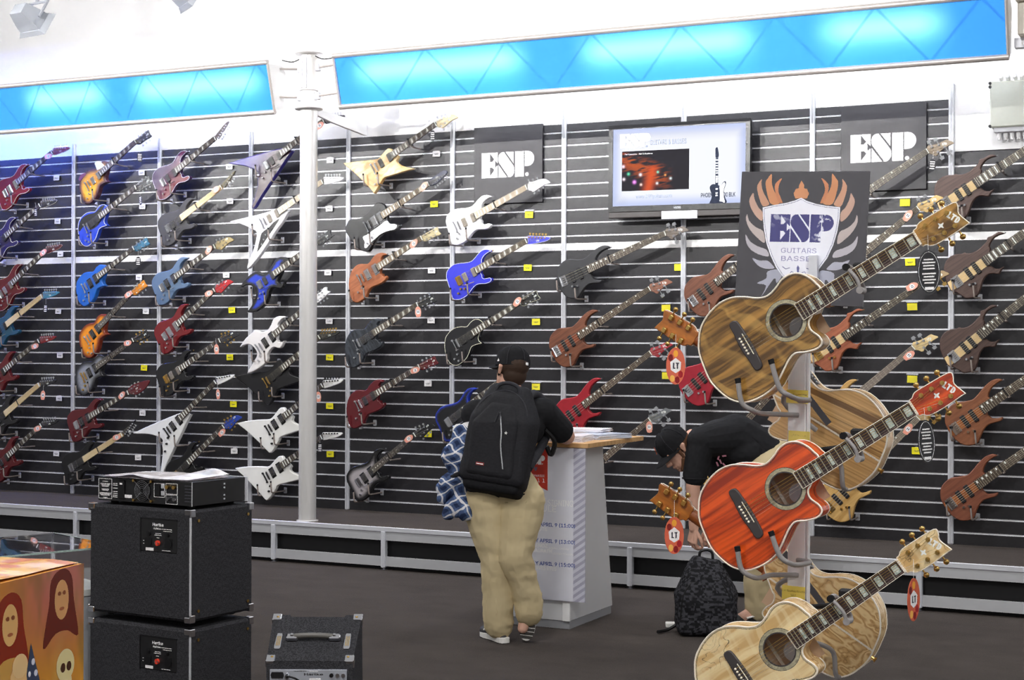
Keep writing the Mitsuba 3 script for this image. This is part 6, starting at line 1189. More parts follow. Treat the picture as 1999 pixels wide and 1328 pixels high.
def f_burl(p, n, uv):
    w = mikit.fbm(uv.x * 7, uv.y * 7, 1.0, 3)
    q = mikit.fbm(uv.x * 12 + w * 2, uv.y * 26, 2.0, 3) * 5
    ln = dr.abs(q - dr.floor(q) - 0.5) * 2
    c = mikit.mix(lin('#c79f66'), lin('#e6c996'), mikit.smoothstep(0.1, 0.9, ln))
    return mikit.mix(c, lin('#8a6236'), mikit.smoothstep(0.10, 0.0, ln) * 0.55)
ACW = {k: ac_wood(k, f) for k, f in dict(koa=f_koa, orange=f_orange, spalt=f_spalt, zebra=f_zebra, burl=f_burl).items()}
mat('m_headback', mikit.proc(lambda p, n, uv: mikit.mix(lin('#8a4a18'), lin('#b8722a'), mikit.fbm(uv.x * 8, uv.y * 70, 1.0, 3))), 0.2, 0.5, 0, 1.0)
mat('m_rosewood', mikit.proc(lambda p, n, uv: mikit.mix(lin('#2c2020'), lin('#4c3a38'), mikit.fbm(uv.x * 9, uv.y * 160, 1.0, 3))), 0.4, 0.5)
mat('m_ebony', '#3f3b3c', 0.45)
mat('m_ivory', '#efe6d6', 0.35)
mat('m_abalone', mikit.proc(lambda p, n, uv: mikit.mix(lin('#7f9a90'), lin('#f0f4ea'), mikit.fbm(uv.x * 130, uv.y * 130, 1.0, 3))), 0.25)
mat('m_abalonering', mikit.proc(lambda p, n, uv: mikit.mix(lin('#6e6654'), lin('#c9c2a4'), mikit.fbm(uv.x * 150, uv.y * 150, 1.0, 3))), 0.3)
mat('m_insidewood', '#c7a98c', 0.7)
AO = curve(np.array(SHAPE['acoustic']) * [-1, 1], 5, True); AO = AO if area2(AO) > 0 else AO[::-1]
AH = curve(np.array([(0.0, 0.024), (-0.014, 0.030), (-0.030, 0.040), (-0.075, 0.040), (-0.150, 0.036), (-0.156, 0.020), (-0.146, -0.002), (-0.158, -0.042), (-0.150, -0.044), (-0.075, -0.047), (-0.030, -0.043), (-0.014, -0.030), (0.0, -0.024)]) * [-1, 1], 3, True)
AH = AH if area2(AH) > 0 else AH[::-1]
HOLE, HR, DEPTH = (-0.490, 0.0), 0.054, 0.094
def ring(c, r0, r1, z0, z1, n=56):
    return prism(Point(*c).buffer(r1, n // 4).difference(Point(*c).buffer(r0, n // 4)), z0, z1)
def uvp(m): return np.asarray(m.vertices)[:, :2]
def acoustic(label, M, wt, sw, group):
    k = thing('acoustic_guitar', label, 'acoustic guitar', group)
    W, SW = ACW[wt], ACW[sw]
    topm = prism(Polygon(AO).buffer(0).difference(Point(*HOLE).buffer(HR, 14)), -0.003, 0.0)
    put(k, 'top', P(topm, W, uv=uvp(topm)), TM(M))
    backm = prism(Polygon(AO).buffer(0), -DEPTH, -DEPTH + 0.003)
    put(k, 'back', P(backm, SW, uv=uvp(backm)), TM(M))
    n = len(AO); s = np.r_[0, np.cumsum(np.linalg.norm(np.diff(np.vstack([AO, AO[:1]]), axis=0), axis=1))]
    lo, hi = -DEPTH + 0.003, -0.003
    pts = np.vstack([AO, AO[:1]]); inn = np.vstack([inset(AO, 0.0025)] * 1); inn = np.vstack([inn, inn[:1]])
    v = np.vstack([np.c_[pts, np.full(n + 1, lo)], np.c_[pts, np.full(n + 1, hi)], np.c_[inn, np.full(n + 1, lo)], np.c_[inn, np.full(n + 1, hi)]]); N = n + 1
    f = []
    for i in range(n): f += [[i, i + 1, N + i + 1], [i, N + i + 1, N + i], [2 * N + i, 3 * N + i + 1, 2 * N + i + 1], [2 * N + i, 3 * N + i, 3 * N + i + 1]]
    put(k, 'sides', P(trimesh.Trimesh(v, f, process=False), SW, smooth=True, uv=np.r_[np.c_[s, np.full(N, lo)], np.c_[s, np.full(N, hi)], np.c_[s, np.full(N, lo)], np.c_[s, np.full(N, hi)]]), TM(M))
    for z, nm in ((-0.0015, 'front_binding'), (-DEPTH + 0.0015, 'back_binding')):
        put(k, nm, geo(('acb', z), lambda: P(tube(np.c_[inset(AO, 0.0008), np.full(n, z)], 0.0032, 6, True), 'm_ivory', smooth=50)), TM(M))
    put(k, 'purfling', geo('acpurf', lambda: P(cat_([tube(np.c_[inset(AO, d), np.full(n, 0.0002)], 0.0006, 4, True) for d in (0.0055, 0.0075)]), 'm_ebony')), TM(M))
    put(k, 'back_strip', geo('acstrip', lambda: P(cat_([bx(-0.808, -0.36, -0.0022, 0.0022, -DEPTH - 0.0005, -DEPTH), bx(-0.808, -0.36, -0.0036, -0.0028, -DEPTH - 0.0005, -DEPTH), bx(-0.808, -0.36, 0.0028, 0.0036, -DEPTH - 0.0005, -DEPTH)]), 'm_ivory')), TM(M))
    put(k, 'rosette', geo('acros', lambda: (lambda m: P(m, 'm_abalonering', uv=uvp(m)))(ring(HOLE, HR + 0.002, HR + 0.014, 0, 0.0006))), TM(M))
    put(k, 'soundhole_rim', geo('acrim', lambda: P(cat_([ring(HOLE, HR - 0.002, HR + 0.002, -0.003, 0.0008), ring(HOLE, HR + 0.014, HR + 0.0155, 0, 0.0007)]), 'm_ebony')), TM(M))
    put(k, 'inside', geo('acins', lambda: P(bx(-0.60, -0.40, -0.09, 0.09, -DEPTH + 0.004, -DEPTH + 0.005), 'm_insidewood')), TM(M))
    put(k, 'maker_label', geo('aclab', lambda: P(prism(Point(-0.485, -0.028).buffer(0.034, 8), -DEPTH + 0.005, -DEPTH + 0.006), 'm_cardwhite')), TM(M))
    put(k, 'brace', geo('acbr', lambda: P(bx(-0.545, -0.535, -0.09, 0.09, -DEPTH + 0.005, -DEPTH + 0.012), 'm_ivory')), TM(M))
    # bridge, saddle, pins
    bo = curve([(-0.018, -0.088), (-0.022, -0.05), (-0.026, 0), (-0.022, 0.05), (-0.018, 0.088), (0.008, 0.086), (0.014, 0.045), (0.016, 0), (0.014, -0.045), (0.008, -0.086)], 4, True)
    put(k, 'bridge', geo('acbridge', lambda: P(mv(slab(bo if area2(bo) > 0 else bo[::-1], 0, 0.009, 0.003, True), Mloc(-0.641, 0, 0)), 'm_ebony', smooth=True)), TM(M))
    put(k, 'saddle', geo('acsad', lambda: P(bx(-0.638, -0.635, -0.039, 0.039, 0.008, 0.0125, 0.001), 'm_ivory')), TM(M))
    pin = geo('acpin', lambda: P(lathe([(0, 0.008), (0.0042, 0.009), (0.0042, 0.0115), (0.002, 0.0135), (0, 0.0135)], 12), 'm_ivory'))
    for y in np.linspace(-0.028, 0.028, 6): put(k, 'bridge_pin', pin, TM(M @ Mloc(-0.652, y, 0)))
    wn, we, L, S = 0.044, 0.058, 0.438, 0.637
    put(k, 'neck', geo('acneck', lambda: P(cat_([mv(neck_mesh(wn, we, 0.36, 0.022), Mloc(0, 0, 0.001)), trimesh.convex.convex_hull(np.array([[-0.33, y, 0.0] for y in (-0.026, 0.026)] + [[-0.356, y, z] for y in (-0.028, 0.028) for z in (0, -0.05)] + [[-0.366, y, z] for y in (-0.026, 0.026) for z in (0, -0.09)] + [[-0.348, y, -0.082] for y in (-0.012, 0.012)]))]), 'm_headback', smooth=40, )), TM(M)) if False else put(k, 'neck', geo('acneck2', lambda: P(cat_([mv(neck_mesh(wn, we, 0.36, 0.022), Mloc(0, 0, 0.001)), trimesh.convex.convex_hull(np.array([[-0.33, y, 0.0] for y in (-0.026, 0.026)] + [[-0.356, y, z] for y in (-0.028, 0.028) for z in (0, -0.05)] + [[-0.366, y, z] for y in (-0.026, 0.026) for z in (0, -0.09)] + [[-0.348, y, -0.082] for y in (-0.012, 0.012)]))]), paint('#8a4a20', 'gloss'), smooth=40)), TM(M))
    fb = geo('acfbm', lambda: mv(board_mesh(wn, we, L), Mloc(0, 0, 0.0015)))
    put(k, 'fretboard', geo('acfb', lambda: P(fb, 'm_rosewood', uv=uvp(fb))), TM(M))
    put(k, 'fretboard_binding', geo('acfbb', lambda: P(cat_([prism([(0, s_ * wn / 2), (0, s_ * (wn / 2 + 0.0022)), (-L, s_ * (we / 2 + 0.0022)), (-L, s_ * we / 2)], 0.0012, 0.0078) for s_ in (-1, 1)] + [bx(-L - 0.002, -L, -we / 2, we / 2, 0.0012, 0.0078)]), 'm_ivory')), TM(M))
    fz = Mloc(0, 0, 0.0015)
    fret = [0] + frets_at(S, 20)
    put(k, 'frets', geo('acfr', lambda: P(cat_([mv(bx(-x - 0.0012, -x + 0.0012, -width_at(-x, wn, we, L) / 2, width_at(-x, wn, we, L) / 2, 0.006, 0.0075), fz) for x in fret[1:]]), 'm_fret')), TM(M))
    for q in (1, 3, 5, 7, 9, 12, 15, 17):
        xm, h = -(fret[q - 1] + fret[q]) / 2, fret[q] - fret[q - 1]
        def blk(xm=xm, h=h):
            w = width_at(xm, wn, we, L); m = mv(bx(xm - h * 0.30, xm + h * 0.30, -w * 0.33, w * 0.33, 0.0055, 0.0063), fz); return P(m, 'm_abalone', uv=uvp(m))
        put(k, 'block_inlay', geo(('acin', q), blk), TM(M))
    put(k, 'nut', geo('acnut', lambda: P(bx(-0.001, 0.006, -wn / 2 - 0.002, wn / 2 + 0.002, 0.0, 0.0115, 0.001), 'm_ivory')), TM(M))
    hd = geo('achead', lambda: slab(AH, -0.022, -0.0075, 0.002)); vn = geo('acven', lambda: prism(Polygon(inset(AH, 0.001)), -0.0076, -0.006))
    h = put(k, 'headstock', P(hd, 'm_headback', smooth=True, uv=uvp(hd)), TM(M))
    put(h, 'face_veneer', P(vn, W, uv=uvp(vn)), TM(M))
    put(h, 'binding', geo('achb', lambda: P(tube(np.c_[AH, np.full(len(AH), -0.0075)], 0.0022, 6, True), 'm_ivory')), TM(M))
    put(h, 'pearl_letters', geo('aclogo', lambda: P(mv(ltd_mark(0.021), Mloc(0.128, -0.004, -0.006, -1.15)), 'm_pearl')), TM(M))
    put(h, 'pearl_emblem', geo('acemb', lambda: P(cat_([mv(prism(oval(0.024, 0.007, 10), -0.006, -0.0054), Mloc(0.082, -0.004, 0, a)) for a in (0.3, 1.9)]), 'm_pearl')), TM(M))
    tn = geo('actuner', lambda: P(cat_([cyl([0, 0, -0.008], [0, 0, 0.006], 0.0042, 12), cyl([0, 0, -0.007], [0, 0, -0.003], 0.0075, 14), bx(-0.009, 0.009, -0.008, 0.014, -0.034, -0.022, 0.003), cyl([0, 0.012, -0.028], [0, 0.034, -0.028], 0.0028, 8), mv(trimesh.creation.icosphere(2, 1.0), np.diag([0.0095, 0.009, 0.006, 1]) + np.array([[0, 0, 0, 0], [0, 0, 0, 0.038], [0, 0, 0, -0.028], [0, 0, 0, 0]]))]), 'm_gold', smooth=40))
    posts = [(0.042, 0.022, 1), (0.080, 0.022, 1), (0.118, 0.020, 1), (0.042, -0.027, -1), (0.080, -0.029, -1), (0.118, -0.028, -1)]
    for (x, y, sd) in posts: put(k, 'tuner', tn, TM(M @ Mloc(x, y, 0, 0 if sd > 0 else math.pi)))
    ny, by = np.linspace(0.018, -0.018, 6), np.linspace(0.028, -0.028, 6); rr = np.linspace(0.0007, 0.0004, 6) * 1.1
    order = [posts[0], posts[1], posts[2], posts[5], posts[4], posts[3]]
    for i in range(6):
        put(k, 'string', geo(('acst', i), lambda: P(tube([[-0.650, by[i], 0.010], [-0.6365, by[i], 0.0135], [0.002, ny[i], 0.0118], [order[i][0], order[i][1], 0.001]], rr[i], 5, caps=False), 'm_gold' if i < 4 else 'm_string')), TM(M))
    i0 = int(np.argmin(AO[:, 0]))
    put(k, 'strap_button', geo('acsb', lambda: P(mv(button_m, frame([AO[i0, 0], AO[i0, 1], -DEPTH / 2], [0, 1, 0], [0, 0, 1], [-1, 0, 0]) @ np.diag([1.6, 1.6, 1.6, 1])), 'm_gold')), TM(M))
    # control panel on the shoulder of the side
    d = [np.linalg.norm(q - np.array([-0.455, 0.115])) for q in AO]; j = int(np.argmin(d)); tg = unit(np.r_[AO[(j + 2) % n] - AO[j - 2], 0]); nn = np.array([tg[1], -tg[0], 0.0])
    F = frame([AO[j, 0], AO[j, 1], -DEPTH / 2], tg, [0, 0, 1], nn)
    c = put(k, 'control_panel', P(mv(bx(-0.032, 0.032, -0.026, 0.026, -0.004, 0.002, 0.001), F), 'm_black'), TM(M))
    put(c, 'sliders', P(mv(cat_([bx(x - 0.003, x + 0.003, y - 0.004, y + 0.004, 0.002, 0.005) for x, y in ((-0.02, 0.01), (-0.008, -0.004), (0.004, 0.006), (0.016, 0.0))] + [cyl([0.022, 0.014, 0.002], [0.022, 0.014, 0.006], 0.005, 10)]), F), 'm_alu_matte'), TM(M))
    return k
AG, RG = 'acoustic guitars facing the camera on the stand', 'acoustic guitars on the rear of the stand'
FRONT = [('koa', 'koa', 8.900, 2.019, 31.2, 'golden brown figured acoustic guitar, topmost of three facing the camera'), ('orange', 'orange', 8.890, 1.4885, 33.2, 'orange-red acoustic guitar with white binding, in the middle of the stand'), ('spalt', 'burl', 8.853, 0.994, 37.1, 'pale spalted acoustic guitar at the bottom of the stand')]
ACM = []
for (wt, sw, x, z, a, lb) in FRONT:
    M = wallM(x, -6.165, z, a); ACM.append(M); acoustic(lb, M, wt, sw, AG)
def rearM(tip, tail):
    d = np.array([tip[0] - tail[0], 0, tip[1] - tail[1]]); ex = d / np.linalg.norm(d); ez = np.array([0, 1.0, 0]); ey = np.cross(ez, ex)
    o = np.array([tip[0], -5.74 + DEPTH, tip[1]]) - ex * 0.157
    return frame(o, ex, ey, ez)
RM = [rearM((7.855, 1.786), (8.706, 1.276)), rearM((7.839, 1.145), (8.676, 0.63))]
acoustic('acoustic guitar with striped zebra-wood back, turned away from the camera', RM[0], 'zebra', 'zebra', RG)
acoustic('acoustic guitar with pale curly back, turned away, behind the lowest one', RM[1], 'burl', 'burl', RG)
# the stand
st = thing('guitar_stand', 'white upright guitar stand with grey padded arms', 'stand')
SX, SY = 8.447, -5.895
put(st, 'post', P(cat_([bx(SX - 0.036, SX + 0.026, SY - 0.012, SY + 0.012, 0.02, 1.90, 0.003), bx(SX + 0.030, SX + 0.036, SY - 0.012, SY + 0.012, 0.02, 1.90), bx(SX + 0.02, SX + 0.034, SY - 0.002, SY + 0.008, 0.02, 1.90)]), paint('#f2f2f4', 'satin')))
put(st, 'base', P(bx(SX - 0.30, SX + 0.30, SY - 0.30, SY + 0.30, 0, 0.02, 0.006), paint('#d8d8dc', 'satin')))
armc = paint('#8f8b8a', 'satin')
def arm(path):
    a = put(st, 'arm', P(tube(curve(path, 6), 0.0085, 12), armc, smooth=50))
    e = np.asarray(path[-1]); d = unit(e - np.asarray(path[-2]))
    put(a, 'rubber_tip', P(cyl(e - d * 0.010, e + d * 0.006, 0.0098, 12), 'm_rubber', smooth=40))
for (M, hooks, nz) in ((ACM[0], [(8.328, 1.571, 1.478), (8.440, 1.634, 1.527)], (8.707, 1.896)), (ACM[1], [(8.328, 1.022, 0.935), (8.442, 1.078, 0.986)], (8.701, 1.363)), (ACM[2], [(8.300, 0.52, 0.43), (8.46, 0.56, 0.48)], (8.664, 0.846))):
    for i, (x, zt, zb) in enumerate(hooks):
        xe = x + (0.05 if i == 0 else 0.065); y1 = -6.19
        arm([(SX, SY - 0.01, zb - 0.03), (xe, SY - 0.08, zb - 0.025), (xe, -6.10, zb - 0.018), (xe - 0.008, y1 + 0.02, zb - 0.006), (x + 0.012 + 0.015 * i, y1, zb + 0.02), (x, y1 - 0.004, zt)])
    x, z = nz; e = M[:3, 1]; q = np.array([x, -6.165, z])
    s0 = np.array([SX + 0.02, SY, z - 0.03])
    bk = put(st, 'neck_arm', P(tube(curve([s0, s0 + [0.05, -0.10, 0.0], q + [-0.01, 0.11, 0.0], q + [0, 0.055, 0]], 5), 0.009, 10), 'm_black', smooth=50))
    put(bk, 'clamp', P(bx(q[0] - 0.022, q[0] + 0.022, -6.12, -6.09, z + 0.015, z + 0.055, 0.006), 'm_black'))
    put(bk, 'fork', P(tube(curve([q + e * 0.043 + [0, -0.030, 0], q + e * 0.042 + [0, 0.02, 0], q + [0, 0.042, 0], q - e * 0.042 + [0, 0.02, 0], q - e * 0.043 + [0, -0.030, 0]], 5), 0.0095, 10), armc, smooth=50))
    for s in (-1, 1): put(bk, 'rubber_tip', P(cyl(q + e * 0.043 * s + [0, -0.038, 0], q + e * 0.043 * s + [0, -0.022, 0], 0.0115, 12), 'm_rubber' if s > 0 else armc))
    put(bk, 'retaining_bar', P(tube(curve([q + e * 0.043 + [0, -0.030, 0], q + [0.012, -0.034, 0.0], q - e * 0.043 + [0, -0.030, 0]], 5), 0.0065, 8), armc, smooth=50))
for M in RM:       # straps and props of the rear arms
    c = (M @ [-0.46, -0.02, -DEPTH, 1])[:3]
    a = put(st, 'rear_arm', P(tube(curve([(SX, SY + 0.012, c[2] + 0.10), (c[0], SY + 0.06, c[2] + 0.04), (c[0] + 0.10, SY + 0.12, c[2] - 0.06)], 5), 0.009, 8), armc, smooth=50))
    for u, v in ((-0.74, -0.13), (-0.60, -0.165)):
        q = (M @ [u, v, -DEPTH, 1])[:3]
        put(st, 'rear_arm', P(tube(curve([(SX + 0.01, SY, q[2] + 0.12), (q[0] - 0.02, SY + 0.05, q[2] + 0.10), (q[0], -5.77, q[2] + 0.06), (q[0] + 0.01, -5.765, q[2] - 0.02), (q[0] + 0.012, -5.60, q[2] - 0.022)], 5), 0.0085, 10), armc, smooth=50))
    put(a, 'grey_strap', P(mv(bx(-0.12, 0.20, -0.011, 0.011, -0.003, 0.0), frame((SX - 0.05, SY + 0.10, c[2] + 0.12), unit((0.62, 0.02, -0.78)), unit((0.78, 0, 0.62)), [0, -1, 0])), paint('#4a4a50', 'satin')))
def big_card(x, z, lines_, label, w=0.075, h=0.045):
    k = thing('price_card', label, 'price card', 'yellow price cards on the guitar stand')
    M = TM(wallM(x, SY - 0.016, z, -2)); put(k, 'card', P(bx(-w / 2, w / 2, -h / 2, h / 2, 0, 0.0012), paint('#f3df6a', 'satin')), M)
    put(k, 'clear_holder', P(bx(-w / 2 - 0.008, w / 2 + 0.008, -h / 2 - 0.012, h / 2 + 0.03, 0.002, 0.0022), 'm_acrylic'), M)
    for i, t in enumerate(lines_):
        q = meshkit.text_mesh(t, 0.0068, 0.0003, True); q.apply_translation([-(q.bounds[0][0] + q.bounds[1][0]) / 2, 0.004 - 0.014 * i, 0.0012]); put(k, 'lettering', P(q, paint('#8a6a14', 'matte')), M)
big_card(8.445, 1.511, ['EW Figured Koa', 'NAT'], 'yellow price card on the stand below the golden brown acoustic guitar')
big_card(8.452, 1.372, ['EW Padauk', 'NAT'], 'yellow price card on the stand just above the orange-red acoustic guitar')
big_card(8.434, 0.844, ['EW Spalted Maple', 'NAT'], 'yellow price card on the stand above the pale spalted acoustic guitar', 0.080, 0.048)
whole('empty_card_holder', P(bx(8.480, 8.545, SY - 0.022, SY - 0.020, 0.93, 1.02), 'm_acrylic'), 'clear empty plastic card holder on the stand beside the orange-red guitar', 'card holder')
bt = {c: P(cat_([prism(oval(0.070, 0.135), 0, 0.0016)]), paint(c, 'lacquer')) for c in ('#17171b', '#d4664a')}
def big_tag(M, col, label, ln):
    k = thing('swing_tag', label, 'tag', 'large swing tags on the acoustic guitars')
    put(k, 'card', bt[col], TM(M)); put(k, 'string', P(tube([[0, 0.064, 0.001], [0, 0.066 + ln, 0.0]], 0.0008, 4), 'm_cardwhite'), TM(M))
    if col == '#17171b':
        put(k, 'rim', P(mv(tube([(0.031 * math.cos(t), 0.062 * math.sin(t), 0.0018) for t in np.linspace(0, 6.283, 33)[:-1]], 0.0007, 4, True), np.eye(4)), 'm_cardwhite'), TM(M))
        for i, wdt in enumerate((0.030, 0.040, 0.034, 0.036, 0.042, 0.032, 0.040, 0.030)): put(k, 'print_line', P(bx(-wdt / 2, wdt / 2, 0.036 - 0.0095 * i - (0.006 if i > 3 else 0), 0.0405 - 0.0095 * i - (0.006 if i > 3 else 0), 0.0015, 0.0019), 'm_cardwhite'), TM(M))
        put(k, 'print_box', P(bx(-0.014, 0.014, -0.056, -0.047, 0.0015, 0.0019), 'm_cardwhite'), TM(M))
    else:
        put(k, 'shield', P(prism([(-0.020, 0.014), (0, 0.030), (0.020, 0.014), (0.018, -0.014), (0, -0.026), (-0.018, -0.014)], 0.0015, 0.0019), 'm_cardwhite'), TM(M))
        put(k, 'lettering', P(cat_([bx(-0.010, -0.005, -0.010, 0.012, 0.0019, 0.0023), bx(-0.010, -0.001, -0.010, -0.006, 0.0019, 0.0023), bx(0.004, 0.009, -0.010, 0.012, 0.0019, 0.0023), bx(0.001, 0.012, 0.008, 0.012, 0.0019, 0.0023)]), 'm_ink'), TM(M))
        for x, y, c in ((0, 0.045, '#f0a83a'), (-0.018, 0.03, '#7c1c1c'), (0.018, -0.03, '#a8222a'), (-0.012, -0.045, '#f0b85a'), (0.006, -0.05, '#8a1a1e')): put(k, 'flame_print', P(prism(oval(0.018, 0.026, 9), 0.0015, 0.0018).apply_translation([x, y, 0]), paint(c, 'satin')), TM(M))
ry = lambda a: trimesh.transformations.rotation_matrix(a, [0, 1, 0])
big_tag(wallM(8.938, -6.168, 1.915, 2) @ ry(0.1), '#17171b', 'black oval tag hanging from the golden brown acoustic guitar', 0.05)
big_tag(wallM(8.931, -6.168, 1.387, 4) @ ry(0.95), '#17171b', 'black oval tag turned sideways below the orange-red guitar head', 0.04)
big_tag(wallM(8.893, -6.172, 0.893, 0) @ ry(1.22), '#d4664a', 'reddish oval tag seen nearly edge-on below the spalted guitar head', 0.06)
big_tag(wallM(7.949, -5.755, 1.609, 0) @ ry(0.2), '#d4664a', 'red and orange oval tag below the upper turned-away guitar head', 0.05)
big_tag(wallM(7.945, -5.755, 0.996, 0) @ ry(0.45), '#d4664a', 'red and orange oval tag below the lower turned-away guitar head', 0.06)

# ------------------------------------------------------------------ winged poster at the top of the stand
def poster():
    k = thing('winged_poster', 'dark grey square poster with a white shield and wings, on top of the stand', 'poster')
    cx, cz, w, h = 8.396, 2.064, 0.462, 0.472
    M = wallM(cx, -5.70, cz, -2.4) @ trimesh.transformations.rotation_matrix(-0.04, [1, 0, 0])
    put(k, 'board', P(mv(bx(-w / 2, w / 2, -h / 2, h / 2, -0.012, 0, 0.001), M), paint('#4c4b50', 'satin')))
    put(k, 'bracket', P(cat_([bx(SX - 0.015, SX + 0.015, -5.884, -5.715, 1.86, 1.885), bx(SX - 0.015, SX + 0.015, -5.73, -5.705, 1.86, 2.0)]), 'm_alu'))
    def L(q):
        q = np.asarray(q, float); v = (q[:, 1] - 70) / 1150.0
        return np.c_[((q[:, 0] - (95 - 48 * v)) / 1142.0 - 0.5) * w, (0.5 - v) * h]
    def mir(q): return [(1280 - x, y) for x, y in q]
    fe = [('#c98a6a', [(405, 250), (400, 190), (430, 150), (465, 130), (440, 180), (432, 240), (455, 300), (472, 345), (430, 330)]), ('#cf9470', [(370, 92), (373, 170), (390, 230), (430, 300), (442, 352), (365, 352), (330, 260), (315, 170), (335, 130)]),
          ('#c99c84', [(280, 138), (277, 180), (292, 240), (330, 310), (352, 357), (292, 372), (255, 290), (238, 210), (252, 170)]), ('#c6a596', [(205, 258), (216, 310), (250, 380), (290, 425), (290, 500), (240, 470), (190, 400), (168, 330), (183, 285)]),
          ('#c0b4b2', [(150, 443), (170, 500), (230, 555), (300, 592), (316, 692), (250, 652), (180, 580), (142, 500)]), ('#b9b5bd', [(140, 622), (180, 680), (250, 722), (332, 752), (357, 807), (290, 802), (200, 762), (150, 700)]),
          ('#b4b4c2', [(205, 828), (270, 847), (342, 847), (390, 885), (405, 912), (330, 917), (260, 892)]), ('#a9abba', [(345, 940), (450, 920), (478, 968), (430, 1040), (405, 1000), (285, 1172), (335, 1065), (250, 1045), (335, 1000)])]
    for c, q in fe:
        for s in (q, mir(q)):
            g = Polygon(curve(L(s), 3, True)).buffer(0)
            put(k, 'feather', P(mv(prism(g, 0.0002, 0.0010), M), paint(c, 'matte')))
    put(k, 'head_shape', P(mv(prism(L([(640, 150), (665, 190), (662, 215), (690, 222), (708, 262), (690, 305), (585, 305), (570, 262), (590, 222), (616, 215), (618, 190)]), 0.0002, 0.0010), M), paint('#cf9470', 'matte')))
    sh = [(640, 298), (690, 325), (760, 347), (860, 366), (985, 378), (980, 480), (962, 590), (930, 700), (880, 810), (800, 920), (715, 1000), (640, 1040), (560, 1005), (485, 985), (420, 900), (370, 800), (330, 690), (305, 560), (295, 450), (292, 385), (400, 362), (500, 345), (585, 322)]
    S_ = Polygon(L(sh)).buffer(0)
    s = put(k, 'shield', P(mv(prism(S_, 0.0008, 0.0016), M), paint('#eef0fa', 'matte')))
    rim = S_.buffer(-0.0045).difference(S_.buffer(-0.0058))
    put(s, 'rim_line', P(mv(prism(rim, 0.0016, 0.0019), M), paint('#6a6a8c', 'matte')))
    e = esp_mesh(0.098, 0.0004, False)
    o = L([(648, 562)])[0]
    mt = mat('m_worn', mikit.proc(lambda p, n, uv: mikit.mix(lin('#4b4a80'), lin('#e4e6f4'), mikit.smoothstep(0.54, 0.66, mikit.fbm(p.x * 55, p.z * 55, 1.0, 4)) * mikit.smoothstep(0.40, 0.55, mikit.noise(p.x * 14, p.z * 14, 3.0)))), 0.7)
    put(s, 'logo', P(mv(e, M @ Mloc(o[0] - 0.0, o[1], 0.0016)), mt))
    for t, y in (('GUITARS', 775), ('BASSES', 845)):
        q = meshkit.text_mesh(t, 0.017, 0.0004, False); q.apply_scale([0.128 / (q.bounds[1][0] - q.bounds[0][0]), 1, 1]); a = L([(460, y)])[0]; put(s, 'lettering', P(mv(q, M @ Mloc(a[0], a[1], 0.0016)), paint('#9c9cc0', 'matte')))
    orn = []
    for sx in (-1, 1):
        orn += [tube(np.c_[L([(620 + sx * a_, b_) for a_, b_ in ((0, 985), (25, 950), (60, 935), (75, 960), (50, 985), (35, 965))]), np.full(6, 0.0018)], 0.0011, 4), tube(np.c_[L([(620 + sx * a_, b_) for a_, b_ in ((75, 905), (110, 915), (140, 895))]), np.full(3, 0.0018)], 0.0011, 4)]
    orn.append(prism(L([(620, 880), (632, 905), (624, 955), (616, 955), (608, 905)]), 0.0016, 0.0020))
    put(s, 'ornament', P(mv(cat_(orn), M), paint('#6a6a9a', 'matte')))
poster()

# ------------------------------------------------------------------ loudspeaker cabinets, bass amplifier, combo amplifier
mat('m_tolex', mikit.proc(lambda p, n, uv: mikit.mix(lin('#202023'), lin('#38383c'), mikit.smoothstep(0.3, 0.7, mikit.noise(p.x * 330, p.y * 330, p.z * 330)))), 0.85, 0.3)
mat('m_panelblack', '#151517', 0.4)
mat('m_panelgrey', '#a9adb6', 0.4, metallic=0.3)
e1, e2 = unit((-0.996, 0.084, 0)), unit((0.084, 0.996, 0))
CC = np.array([5.818, -5.809, 0.0])
def cabM(z): return frame(CC + [0, 0, z], e1, e2, [0, 0, 1])   # x: left along the back face, y: away, z: up; left-handed on purpose of reading, mirrored below
def cb_(m, z=0.0):
    """local (left, away, up) of the cabinets' near corner to the world"""
    m = m.copy(); v = np.asarray(m.vertices); m.vertices = CC + np.outer(v[:, 0], e1) + np.outer(v[:, 1], e2) + np.outer(v[:, 2] + z, [0, 0, 1]); m.invert(); return m
def ctext(t, hh, x, z, wd, bold=True):
    """lettering on the back face: reads to the right, so x runs down"""
    q = meshkit.text_mesh(t, hh, 0.0006, bold); q.apply_scale([wd / (q.bounds[1][0] - q.bounds[0][0]), 1, 1])
    M = frame(CC + e1 * x + [0, 0, z] - e2 * 0.0045, -e1, [0, 0, 1], -e2); return mv(q, M)
